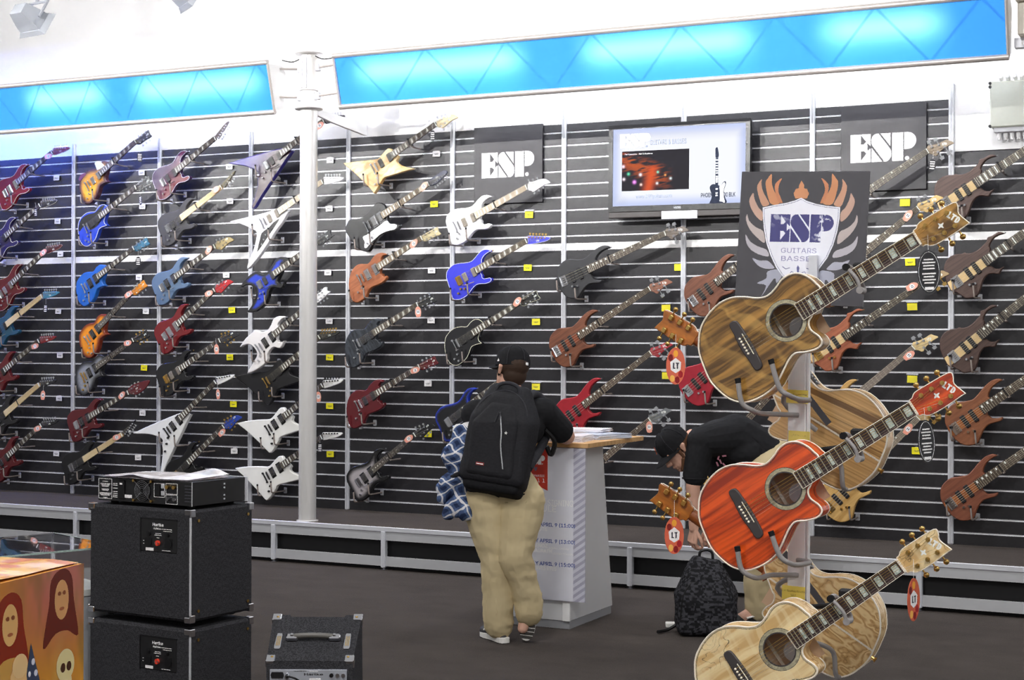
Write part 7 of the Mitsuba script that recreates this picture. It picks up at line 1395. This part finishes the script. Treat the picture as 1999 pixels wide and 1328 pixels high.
def cabinet(z0, label):
    k = thing('speaker_cabinet', label, 'speaker cabinet', 'black bass loudspeaker cabinets')
    w, d, h = 0.592, 0.40, 0.470
    put(k, 'box', P(cb_(bx(0, w, 0, d, 0, h, 0.012), z0), 'm_tolex'))
    for x in (0, w):
        for y in (0, d):
            for z in (0, h):
                sx, sy, sz = (1 if x == 0 else -1), (1 if y == 0 else -1), (1 if z == 0 else -1)
                c = [bx(x - 0.003 * sx, x + 0.034 * sx, y - 0.003 * sy, y + 0.006 * sy, z - 0.003 * sz, z + 0.022 * sz, 0.003), bx(x - 0.003 * sx, x + 0.006 * sx, y - 0.003 * sy, y + 0.030 * sy, z - 0.003 * sz, z + 0.030 * sz, 0.003), bx(x - 0.003 * sx, x + 0.028 * sx, y - 0.003 * sy, y + 0.028 * sy, z - 0.003 * sz, z + 0.004 * sz, 0.003)]
                put(k, 'corner', P(cb_(cat_(c), z0), 'm_chrome'))
    for (x, y) in ((-0.003, 0.045), (-0.003, d - 0.04)):
        for z in (0.045, h - 0.045): put(k, 'screw', P(cb_(cyl([x, y, z], [-0.006, y, z], 0.007, 10), z0), 'm_gold'))
    put(k, 'edge_strip', P(cb_(cat_([cyl([0.0015, 0.0015, 0.03], [0.0015, 0.0015, h - 0.03], 0.005, 8)]), z0), 'm_alu_matte'))
    for x in (0.07, w - 0.07):
        for y in (0.07, d - 0.07): put(k, 'rubber_foot', P(cb_(cyl([x, y, -0.014], [x, y, 0.0], 0.018, 12), z0), 'm_rubber'))
    # connector plate
    pz = z0 + h - 0.184
    pl_ = put(k, 'connector_plate', P(cb_(bx(0.075, 0.280, -0.004, 0.004, h - 0.184, h - 0.045, 0.002), z0), 'm_panelblack'))
    put(pl_, 'rim', P(cb_(cat_([bx(0.278, 0.283, -0.006, 0.0, h - 0.186, h - 0.043), bx(0.072, 0.283, -0.006, 0.0, h - 0.046, h - 0.042)]), z0), 'm_blackhw'))
    for x in (0.232, 0.126): put(pl_, 'jack', P(cb_(cat_([cyl([x, -0.010, h - 0.108], [x, -0.003, h - 0.108], 0.010, 12), cyl([x, -0.012, h - 0.108], [x, -0.009, h - 0.108], 0.006, 10)]), z0), 'm_blackhw'))
    for x in (0.236, 0.120): put(pl_, 'twist_socket', P(cb_(cat_([cyl([x, -0.008, h - 0.146], [x, -0.003, h - 0.146], 0.020, 16), bx(x - 0.021, x + 0.021, -0.006, -0.003, h - 0.167, h - 0.125)]), z0), 'm_blackhw'))
    put(pl_, 'red_terminal', P(cb_(cyl([0.178, -0.014, h - 0.146], [0.178, -0.003, h - 0.146], 0.0115, 14), z0), paint('#d8402c', 'gloss')))
    for x in (0.170, 0.186): put(pl_, 'terminal_post', P(cb_(cyl([x, -0.016, h - 0.146], [x, -0.013, h - 0.146], 0.0035, 8), z0), 'm_chrome'))
    put(pl_, 'white_sticker', P(cb_(bx(0.205, 0.250, -0.0048, -0.004, h - 0.181, h - 0.168), z0), 'm_cardwhite'))
    put(pl_, 'lettering', P(ctext('Hartke', 0.013, 0.212, z0 + h - 0.075, 0.062), 'm_cardwhite'))
    put(pl_, 'lettering', P(ctext('HyDrive', 0.008, 0.206, z0 + h - 0.089, 0.042), 'm_cardwhite'))
    for i, (x, z, ww) in enumerate(((0.160, 0.086, 0.060), (0.150, 0.094, 0.050), (0.196, 0.106, 0.034), (0.200, 0.113, 0.040), (0.188, 0.124, 0.016), (0.158, 0.176, 0.050), (0.266, 0.140, 0.010), (0.266, 0.152, 0.012))): put(pl_, 'print_line', P(cb_(bx(x - ww, x, -0.0046, -0.004, h - z - 0.0012, h - z + 0.0012), z0), 'm_cardwhite'))
    return k
cabinet(0.014, 'lower of two stacked black bass speaker cabinets with chrome corners')
cabinet(0.515, 'upper of two stacked black bass speaker cabinets with chrome corners')
def amp_head():
    k = thing('bass_amplifier', 'black rack bass amplifier with a round fan grille, on the stacked cabinets', 'amplifier')
    z0 = 0.985; w, d, h = 0.545, 0.335, 0.102; x0, y0, zb = 0.004, 0.012, 0.016
    put(k, 'case', P(cb_(bx(x0, x0 + w, y0, y0 + d, zb, zb + h, 0.002), z0), 'm_panelblack'))
    put(k, 'front_panel', P(cb_(bx(x0 - 0.012, x0 + w + 0.012, y0 + d, y0 + d + 0.006, zb - 0.004, zb + h + 0.002, 0.001), z0), 'm_alu'))
    put(k, 'lid_lip', P(cb_(cat_([bx(x0 - 0.001, x0 + 0.001, y0 - 0.002, y0 + 0.002, zb, zb + h)]), z0), 'm_alu_matte'))
    for x in (0.05, w - 0.05):
        for y in (0.05, d - 0.04): put(k, 'rubber_foot', P(cb_(cyl([x0 + x, y0 + y, 0.0], [x0 + x, y0 + y, zb], 0.017, 12), z0), 'm_rubber'))
    def X(px): # photo pixel column to distance left of the corner
        a = (px - 999.5) / 3100.0; return (-1.344 - a * 6.65) / (0.856 + a * 0.517)
    def back(m, nm, mt, parent=k): return put(parent, nm, P(cb_(m, z0), mt))
    yb = y0 - 0.0015; zc = zb + h / 2
    fx = X(276)
    rg = cat_([mv(tube([(r * math.cos(t), r * math.sin(t), 0) for t in np.linspace(0, 6.283, 29)[:-1]], 0.0017, 5, True), frame([fx, yb - 0.004, zc + 0.002], [1, 0, 0], [0, 0, 1], [0, 1, 0])) for r in (0.012, 0.020, 0.028, 0.036, 0.043)])
    g = back(rg, 'fan_grille', 'm_chrome')
    back(cat_([tube([(fx + s * 0.050, yb - 0.004, zc - 0.040), (fx + s * 0.012, yb - 0.004, zc - 0.008)], 0.002, 6) for s in (-1, 1)] + [tube([(fx + s * 0.050, yb - 0.004, zc + 0.045), (fx + s * 0.012, yb - 0.004, zc + 0.012)], 0.002, 6) for s in (-1, 1)]), 'spokes', 'm_chrome', g)
    for sx in (-1, 1):
        for sz in (-1, 1): back(cyl([fx + sx * 0.051, yb - 0.007, zc + 0.002 + sz * 0.042], [fx + sx * 0.051, yb, zc + 0.002 + sz * 0.042], 0.006, 10), 'screw', 'm_gold', g)
    back(cyl([fx, yb - 0.001, zc + 0.002], [fx, yb + 0.001, zc + 0.002], 0.044, 24), 'fan', 'm_black', g)
    def frame_(a, b, za, zb_, t=0.0022): return cat_([bx(a, b, yb - 0.001, yb, za, za + t), bx(a, b, yb - 0.001, yb, zb_ - t, zb_), bx(a, a - t, yb - 0.001, yb, za, zb_), bx(b, b + t, yb - 0.001, yb, za, zb_)])
    xa, xb = X(190), X(216)
    lp = back(frame_(xa, xb, zb + 0.008, zb + h - 0.006), 'rating_plate', 'm_cardwhite')
    for z, q in ((0.082, 0.4), (0.072, 0.75), (0.066, 0.62), (0.060, 0.5), (0.048, 0.55), (0.043, 0.45), (0.032, 0.85), (0.027, 0.85), (0.022, 0.7), (0.012, 0.3)):
        back(bx((xa + xb) / 2 - (xa - xb) * q / 2, (xa + xb) / 2 + (xa - xb) * q / 2, yb - 0.001, yb, zb + z, zb + z + 0.003), 'print_line', 'm_cardwhite', lp)
    for z in (0.075, 0.068, 0.055, 0.04, 0.032, 0.024, 0.017): back(bx(X(227), X(218), yb - 0.001, yb, zb + z, zb + z + 0.003), 'print_line', 'm_cardwhite')
    back(cat_([bx(X(241), X(230), yb - 0.006, yb, zb + 0.012, zb + h - 0.008, 0.003)]), 'mains_inlet', 'm_blackhw'); back(bx(X(238), X(233), yb - 0.008, yb - 0.005, zb + h - 0.028, zb + h - 0.02), 'switch_mark', 'm_cardwhite')
    back(bx(X(255), X(241), yb - 0.001, yb, zb + 0.018, zb + 0.032), 'white_sticker', 'm_cardwhite')
    back(frame_(X(298), X(319), zb + 0.030, zb + h - 0.012), 'switch_frame', 'm_cardwhite'); back(bx(X(310), X(300), yb - 0.005, yb, zb + 0.034, zb + h - 0.018, 0.002), 'rocker_panel', 'm_blackhw')
    for z in (0.038, 0.068): back(bx(X(318), X(312), yb - 0.004, yb, zb + z, zb + z + 0.020, 0.002), 'slide_switch', 'm_alu_matte')
    back(frame_(X(321), X(344), zb + 0.046, zb + h - 0.010), 'jack_frame', 'm_cardwhite'); back(frame_(X(321), X(344), zb + 0.004, zb + 0.044), 'jack_frame', 'm_cardwhite')
    for x in (325, 338):
        back(cyl([X(x), yb - 0.010, zb + 0.076], [X(x), yb, zb + 0.076], 0.0085, 12), 'jack', 'm_gold'); back(cyl([X(x + 1), yb - 0.010, zb + 0.026], [X(x + 1), yb, zb + 0.026], 0.0085, 12), 'jack', 'm_chrome')
    for i in range(6): back(bx(X(371), X(358), yb - 0.001, yb + 0.002, zb + 0.018 + 0.013 * i, zb + 0.022 + 0.013 * i), 'vent_slot', paint('#3c3c42', 'matte'))
    for z in (0.018, 0.034, 0.066, 0.082): put(k, 'side_screw', P(cb_(cyl([x0 - 0.003, y0 + 0.20, zb + z], [x0, y0 + 0.20, zb + z], 0.004, 8), z0), 'm_alu'))
    # magazine lying open on top
    N, Mn = 24, 10
    v, f = [], []
    for i in range(N + 1):
        for j in range(Mn + 1):
            x, y = i / N, j / Mn
            z = 0.004 + 0.014 * math.exp(-((x - 0.60) / 0.13) ** 2) * (0.4 + 0.6 * (1 - y)) * 0.9 + 0.030 * math.exp(-((x - 0.18) / 0.16) ** 2) * y + 0.003
            v.append([x0 + 0.03 + x * 0.49, y0 + 0.008 + y * 0.26 - 0.03 * math.sin(x * 3.0) * (1 - y), zb + h + z])
    for i in range(N):
        for j in range(Mn):
            a = i * (Mn + 1) + j; f += [[a, a + Mn + 1, a + Mn + 2], [a, a + Mn + 2, a + 1]]
    pg = trimesh.Trimesh(np.array(v), f, process=False); lo = pg.copy(); lo.vertices[:, 2] = zb + h + 0.0005 + (lo.vertices[:, 2] - zb - h) * 0.2; lo.invert()
    mat('m_page', mikit.proc(lambda p, n, uv: mikit.mix(lin('#b9b2b0'), lin('#f2eef2'), mikit.smoothstep(0.35, 0.6, mikit.fbm(p.x * 12, p.y * 12, 1.0, 3)))), 0.2, 0.5, 0, 0.6)
    m_ = thing('open_magazine', 'glossy white magazine lying open on top of the bass amplifier', 'magazine')
    put(m_, 'pages', P(cb_(pg, z0), 'm_page', smooth=True)); put(m_, 'under_pages', P(cb_(lo, z0), 'm_page'))
amp_head()
def combo():
    k = thing('combo_amplifier', 'small black combo amplifier with chrome corners and a top handle', 'amplifier')
    ef = unit((-0.4435, 0.896, 0)); er = unit((0.896, 0.4435, 0))
    O = np.array([6.482, -5.914, 0.0])
    hw0, hw1, zn, zf, dp = 0.170, 0.181, 0.437, 0.572, 0.27
    def W(m, flip=False):
        m = m.copy(); v = np.asarray(m.vertices); m.vertices = O + np.outer(v[:, 0], er) + np.outer(v[:, 1], ef) + np.outer(v[:, 2], [0, 0, 1]); return m
    prof = np.array([(-0.01, 0.0), (0.0, zn), (dp, zf), (dp + 0.06, 0.0)])
    hull = []
    for (y, z), hw in zip(prof, (hw0, hw0, hw1, hw1)): hull += [[s * hw, y, z] for s in (-1, 1)]
    box = trimesh.convex.convex_hull(np.array(hull))
    cutter = W(trimesh.convex.convex_hull(np.array([[x, y, z] for x, z0_ in ((-0.10, 0), (0.10, 0)) for y in (dp - 0.012, dp + 0.1) for z in (zf - 0.028, zf + 0.2)] + [[s * 0.145, y, zf + 0.06] for s in (-1, 1) for y in (dp - 0.012, dp + 0.1)])))
    a = m3.Manifold(m3.Mesh(np.asarray(W(box).vertices, np.float32), np.asarray(box.faces, np.uint32))); b = m3.Manifold(m3.Mesh(np.asarray(cutter.vertices, np.float32), np.asarray(cutter.faces, np.uint32)))
    put(k, 'box', P(a - b, 'm_tolex'))
    sl = unit((0, dp, zf - zn)); nn = np.array([0, -sl[2], sl[1]])
    def top(x, t, up=0.0): return np.array([x, 0, zn]) + sl * t + nn * up
    Ltop = math.hypot(dp, zf - zn)
    def topM(x, t): return frame(top(x, t), [1, 0, 0], sl, nn)
    for s in (-1, 1):
        for t, hw in ((0.0, hw0), (Ltop, hw1)):
            sy = 1 if t == 0 else -1
            c = cat_([bx(s * (hw + 0.004), s * (hw - 0.034), -0.004 * sy, 0.034 * sy, -0.004, 0.005, 0.003), bx(s * (hw + 0.004), s * (hw - 0.006), -0.004 * sy, 0.036 * sy, -0.034, 0.004, 0.003), bx(s * (hw + 0.003), s * (hw - 0.030), -0.005 * sy, 0.004 * sy, -0.030, 0.004, 0.003)])
            q = put(k, 'corner', P(W(mv(c, topM(0, t))), 'm_chrome'))
            put(q, 'rivet', P(W(mv(lathe([(0, 0.008), (0.004, 0.007), (0.006, 0.005), (0, 0.005)], 10), topM(s * (hw - 0.02), t + sy * 0.02))), 'm_gold'))
        m = trimesh.convex.convex_hull(np.array([[x, y, z] for y, w in ((0.0, 0.010), (0.012, 0.013), (0.088, 0.011), (0.10, 0.009)) for x in (-w, w) for z in (0, 0.006)]))
        h = put(k, 'latch_plate', P(W(mv(m, topM(s * 0.138, 0.07))), 'm_chrome'))
        put(h, 'ridges', P(W(mv(cat_([tube([(x, 0.02, 0.0065), (x, 0.08, 0.0065)], 0.0016, 5) for x in (-0.006, 0, 0.006)]), topM(s * 0.138, 0.07))), 'm_gold'))
    hm = tube(curve([top(-0.095, 0.135, 0.004), top(-0.07, 0.135, 0.018), top(0, 0.135, 0.022), top(0.07, 0.135, 0.018), top(0.095, 0.135, 0.004)], 5), 0.011, 8)
    hh = put(k, 'handle', P(W(hm), paint('#5e5c58', 'satin'), smooth=50))
    for s in (-1, 1): put(hh, 'end_cap', P(W(mv(cat_([bx(-0.024, 0.024, -0.014, 0.014, 0.0, 0.024, 0.006), lathe([(0, 0.024), (0.008, 0.025), (0.006, 0.029), (0, 0.029)], 10)]), topM(s * 0.085, 0.135))), 'm_chrome'))
    # rear control panel
    bx_ = lambda x0, x1, z0, z1, t=0.004, y=-0.008: W(bx(x0, x1, y - t, y + 0.01, z0, z1, 0.001))
    p_ = put(k, 'control_panel', P(bx_(-0.155, 0.148, zn - 0.075, zn - 0.033, 0.003), 'm_panelgrey'))
    put(p_, 'mains_inlet', P(W(mv(prism([(-0.022, -0.012), (0.022, -0.012), (0.026, 0), (0.022, 0.012), (-0.022, 0.012), (-0.026, 0)], 0, 0.004), frame([-0.125, -0.011, zn - 0.054], [1, 0, 0], [0, 0, 1], [0, -1, 0]))), 'm_black'))
    for x in (0.088, 0.112, 0.134): put(p_, 'jack', P(W(cyl([x, -0.018, zn - 0.054], [x, -0.010, zn - 0.054], 0.008, 12)), 'm_blackhw' if x < 0.1 else 'm_chrome'))
    put(p_, 'cable_plug', P(W(cyl([-0.085, -0.03, zn - 0.060], [-0.085, -0.010, zn - 0.052], 0.009, 10)), 'm_chrome'))
    put(p_, 'cable', P(W(tube(curve([(-0.085, -0.03, zn - 0.06), (-0.075, -0.06, zn - 0.05), (-0.045, -0.055, zn - 0.06), (-0.02, -0.03, zn - 0.09), (0.0, -0.025, zn - 0.15)], 5), 0.0035, 6)), 'm_black'))
    q = meshkit.text_mesh('Hartke', 0.009, 0.0006, True); q.apply_scale([0.075 / (q.bounds[1][0] - q.bounds[0][0]), 1, 1]); put(p_, 'lettering', P(W(mv(q, frame([-0.022, -0.0112, zn - 0.055], [1, 0, 0], [0, 0, 1], [0, -1, 0]))), 'm_black'))
    put(p_, 'white_sticker', P(bx_(0.0, 0.046, zn - 0.073, zn - 0.066, 0.0036), 'm_cardwhite'))
    for x, w_ in ((-0.06, 0.05), (0.0, 0.035)): put(p_, 'print_line', P(bx_(x, x + w_, zn - 0.040, zn - 0.037, 0.0036), 'm_black' if x < 0 else 'm_cardwhite'))
    put(k, 'rear_grille', P(bx_(-0.150, 0.145, 0.06, zn - 0.082, 0.002), 'm_black'))
    for z in (0.30, 0.345): put(k, 'side_stud', P(W(cyl([hw0 + 0.004, 0.05, z], [hw0 + 0.010, 0.05, z], 0.004, 8)), 'm_chrome'))
combo()

# ------------------------------------------------------------------ poster-wrapped plinth at the lower left corner
def plinth():
    C0 = np.array([6.883, -7.67, 0.0]); ea = unit((0.0699, -0.3894, 0)); eb = unit((-0.3894, -0.0699, 0))
    def W(m):
        m = m.copy(); v = np.asarray(m.vertices); m.vertices = C0 + np.outer(v[:, 0], ea) + np.outer(v[:, 1], eb) + np.outer(v[:, 2], [0, 0, 1]); m.fix_normals(); return m
    k = thing('display_plinth', 'plinth wrapped in a warm orange and yellow picture of a long-haired band', 'display stand')
    A_ = lin('#e0a032'); B_ = lin('#f0cf62'); C_ = lin('#a8562e'); D_ = lin('#7c6a2c'); E_ = lin('#b4526a')
    def base(p, n, uv):
        g = mikit.fbm(uv.x * 5, uv.y * 4, 1.0, 4)
        c = mikit.mix(A_, B_, mikit.smoothstep(0.35, 0.65, g))
        c = mikit.mix(c, C_, mikit.smoothstep(0.62, 0.95, uv.y + 0.25 * g) * 0.55)
        c = mikit.mix(c, E_, mikit.smoothstep(0.72, 0.2, uv.x) * mikit.smoothstep(0.72, 0.98, uv.y) * 0.7)
        return mikit.mix(c, D_, mikit.smoothstep(0.55, 0.75, mikit.fbm(uv.x * 7 + 4, uv.y * 5, 3.0, 3)) * 0.55)
    mat('m_wrap', mikit.proc(base), 0.35, 0.5, 0, 0.4)
    w, h = 0.62, 1.06
    f = trimesh.Trimesh([[0, -0.001, 0], [w, -0.001, 0], [w, -0.001, h], [0, -0.001, h]], [[0, 1, 2], [0, 2, 3]], process=False)
    b = bx(0, w, 0, 0.60, 0, h, 0.004)
    put(k, 'box', P(W(b), paint('#c98a3a', 'satin')))
    fm = W(f)
    if fm.face_normals[0] @ -eb < 0: fm.invert()
    face = put(k, 'printed_face', P(fm, 'm_wrap', uv=np.array([[0, 0], [1, 0], [1, 1], [0, 1.0]])))
    # flat print: figures cut as thin shapes (s: metres from the near-right edge along the face, z: height)
    def shp(nm, c, pts, t, smooth=True):
        g = Polygon(curve(np.array(pts, float), 4, True) if smooth else pts).buffer(0); m = prism(g, 0, 0.0004)
        v = np.asarray(m.vertices).copy(); m.vertices = np.c_[v[:, 0], -0.0015 - t * 0.0004 - v[:, 2], v[:, 1]]
        put(face, nm, P(W(m), paint(c, 'lacquer')))
    def ell(cx, cz, rx, rz, n=14): return [(cx + rx * math.cos(t), cz + rz * math.sin(t)) for t in np.linspace(0, 2 * math.pi, n, endpoint=False)]
    # s in metres measured on the face; near-right edge is s = 0
    for (s, z, hair, skin, glasses) in ((0.115, 0.985, '#6a2418', '#d8a06a', False), (0.360, 0.955, '#8a2a16', '#e0b070', False), (0.350, 0.665, '#9a5a24', '#e2b478', True), (0.125, 0.655, '#5a2c1c', '#e0a870', False)):
        shp('printed_hair', hair, [(s - 0.005, z + 0.075), (s - 0.05, z + 0.05), (s - 0.062, z - 0.02), (s - 0.085, z - 0.12), (s - 0.03, z - 0.10), (s + 0.03, z - 0.10), (s + 0.09, z - 0.13), (s + 0.062, z - 0.02), (s + 0.05, z + 0.05)] if s != 0.125 else ell(s, z + 0.01, 0.085, 0.075), 0)
        shp('printed_face', skin, ell(s, z - 0.01, 0.035, 0.055), 1)
        shp('printed_shade', '#8a4a2c', ell(s + 0.012, z + 0.008, 0.008, 0.006, 8), 2); shp('printed_shade', '#8a4a2c', ell(s - 0.012, z + 0.008, 0.008, 0.006, 8), 2); shp('printed_shade', '#a8603c', ell(s, z - 0.035, 0.012, 0.005, 8), 2)
        if glasses: shp('printed_glasses', '#1c1414', [(s - 0.034, z + 0.014), (s + 0.034, z + 0.014), (s + 0.030, z - 0.004), (s + 0.004, z + 0.004), (s - 0.004, z + 0.004), (s - 0.030, z - 0.004)], 3, False)
    shp('printed_skull', '#e9d9a0', ell(0.095, 0.79, 0.045, 0.045), 1); shp('printed_skull', '#e9d9a0', ell(0.085, 0.745, 0.022, 0.02), 1)
    for s in (0.078, 0.108): shp('printed_shade', '#4a2a1a', ell(s, 0.785, 0.012, 0.013, 9), 2)
    shp('printed_arm', '#e6bc80', [(0.33, 0.84), (0.29, 0.83), (0.27, 0.76), (0.24, 0.66), (0.23, 0.5), (0.30, 0.5), (0.31, 0.66), (0.33, 0.74), (0.36, 0.80)], 2)
    shp('printed_fist', '#eec890', ell(0.315, 0.83, 0.035, 0.032), 3)
    shp('printed_headstock', '#38435e', [(0.265, 0.88), (0.285, 0.80), (0.255, 0.66), (0.195, 0.63), (0.18, 0.665)], 3, False)
    shp('printed_neck', '#4a3c40', [(0.255, 0.66), (0.195, 0.63), (0.190, 0.30), (0.260, 0.30)], 3, False)
    for i in range(6): shp('printed_peg', '#d8dcec', ell(0.255 - 0.013 * i, 0.83 - 0.032 * i, 0.008, 0.009, 9), 4); shp('printed_peg', '#eef0f8', ell(0.272 - 0.012 * i, 0.80 - 0.028 * i, 0.006, 0.008, 9), 4)
    for z in (0.60, 0.54, 0.46): shp('printed_fret', '#b8a890', [(0.258, z), (0.192, z - 0.008), (0.192, z - 0.012), (0.258, z - 0.004)], 4, False)
    # crumpled clear wrap on the top
    g = np.linspace(0, 1, 15); v = np.array([[0.01 + a * (w - 0.02), 0.01 + b_ * 0.58, h + 0.002 + 0.014 * meshkit.noise(np.array([[a * 7, b_ * 7, 0.3]]))[0]] for a in g for b_ in g]); fc = []
    for i in range(14):
        for j in range(14): q = i * 15 + j; fc += [[q, q + 15, q + 16], [q, q + 16, q + 1]]
    tp = trimesh.Trimesh(v, fc, process=False)
    mat('m_topwrap', mikit.proc(lambda p, n, uv: mikit.mix(mikit.mix(lin('#d89a6a'), lin('#f0cc70'), mikit.fbm(p.x * 9, p.y * 9, 1.0, 3)), lin('#c04a3a'), mikit.smoothstep(0.5, 0.7, mikit.fbm(p.x * 14 + 3, p.y * 14, 2.0, 3)) * 0.6)), 0.15, 0.5, 0, 1.0)
    put(k, 'crumpled_top_wrap', P(W(tp), 'm_topwrap', smooth=True))
plinth()

# ------------------------------------------------------------------ glass display case at the left
def case():
    k = thing('glass_case', 'low glass display case with metal posts at the left edge', 'display case')
    O = np.array([4.66, -5.36, 0.0]); ea = unit((0.93, -0.36, 0)); eb = unit((-0.36, -0.93, 0))     # ea: along the back to the right, eb: towards the camera's left
    def W(m):
        m = m.copy(); v = np.asarray(m.vertices); m.vertices = O + np.outer(v[:, 0], ea) + np.outer(v[:, 1], eb) + np.outer(v[:, 2], [0, 0, 1]); m.fix_normals(); return m
    L, D_ = 0.62, 0.75; z0, z1 = 0.60, 0.775
    put(k, 'base', P(W(bx(0, L, 0, D_, 0, z0 - 0.03, 0.004)), paint('#8e9094', 'satin')))
    put(k, 'shelf', P(W(bx(-0.004, L + 0.004, -0.004, D_ + 0.004, z0 - 0.03, z0, 0.002)), paint('#b4b6b4', 'satin')))
    for x in (0, L):
        for y in (0, D_): put(k, 'post', P(W(bx(x - 0.008, x + 0.008, y - 0.008, y + 0.008, z0, z1)), 'm_alu'))
    put(k, 'post', P(W(bx(0.35 - 0.008, 0.35 + 0.008, D_ - 0.008, D_ + 0.008, z0, z1)), 'm_alu'))
    for nm, q in dict(glass_top=bx(-0.006, L + 0.006, -0.006, D_ + 0.006, z1, z1 + 0.006), glass_front=bx(0.008, L - 0.008, D_ - 0.002, D_, z0, z1), glass_right=bx(L - 0.002, L, 0.008, D_ - 0.008, z0, z1), glass_back=bx(0.008, L - 0.008, 0, 0.002, z0, z1)).items():
        put(k, nm, P(W(q), 'm_acrylic'))
    put(k, 'glass_edges', P(W(cat_([bx(-0.008, L + 0.008, D_ + 0.006, D_ + 0.009, z1 - 0.001, z1 + 0.007), bx(-0.008, L + 0.008, -0.009, -0.006, z1 - 0.001, z1 + 0.007), bx(L + 0.006, L + 0.009, -0.008, D_ + 0.008, z1 - 0.001, z1 + 0.007)])), paint('#9fb4ae', 'satin')))
    put(k, 'white_label', P(W(bx(0.10, 0.19, -0.003, -0.001, z1 - 0.018, z1 - 0.002)), 'm_cardwhite'))
    # small things in the case: a guitar body in amber, a jewelled strap, a blue cloth
    b = outline('eclipse', 3); q = slab(b, 0, 0.03, 0.004)
    g = thing('small_guitar', 'amber guitar body standing in the glass case', 'guitar')
    M = frame(O + ea * 0.50 + eb * 0.42 + [0, 0, z0 + 0.005], -ea * 0.0 + unit(eb * -1) * 1.0, np.array([0, 0, 1.0]), unit(np.cross(-eb, [0, 0, 1.0])))
    q2 = q.copy(); q2.vertices -= [q2.bounds[0][0] + 0.2, q2.bounds[0][1], 0]; q2.apply_scale(0.48)
    put(g, 'body', P(mv(q2, M), paint('#d98a1c')))
    put(g, 'knob', P(mv(mv(knob_m, Mloc(0.05, 0.05, 0.015)), M), 'm_chrome'))
    st_ = thing('studded_strap', 'brown studded strap lying in the glass case', 'strap')
    path = curve([O + ea * a + eb * bb + [0, 0, z0 + zz] for a, bb, zz in ((0.10, 0.25, 0.02), (0.18, 0.33, 0.07), (0.26, 0.40, 0.05), (0.33, 0.48, 0.02))], 6)
    put(st_, 'band', P(tube(path, 0.022, 8), paint('#5a3426', 'satin'), smooth=50))
    rng = np.random.RandomState(2)
    put(st_, 'studs', P(cat_([mv(trimesh.creation.icosphere(1, 0.006), trimesh.transformations.translation_matrix(path[i] + rng.normal(0, 0.012, 3) + [0, 0, 0.014])) for i in range(len(path))]), 'm_chrome'))
    whole('blue_cloth', P(W(crease(solid([ball((0.06, 0.55, z0 + 0.03), 0.05, (1.4, 1.6, 0.6))], 0.015, 3), 0.01, 12)), paint('#2a5a8c', 'matte')), 'blue cloth folded in the glass case', 'cloth')
case()
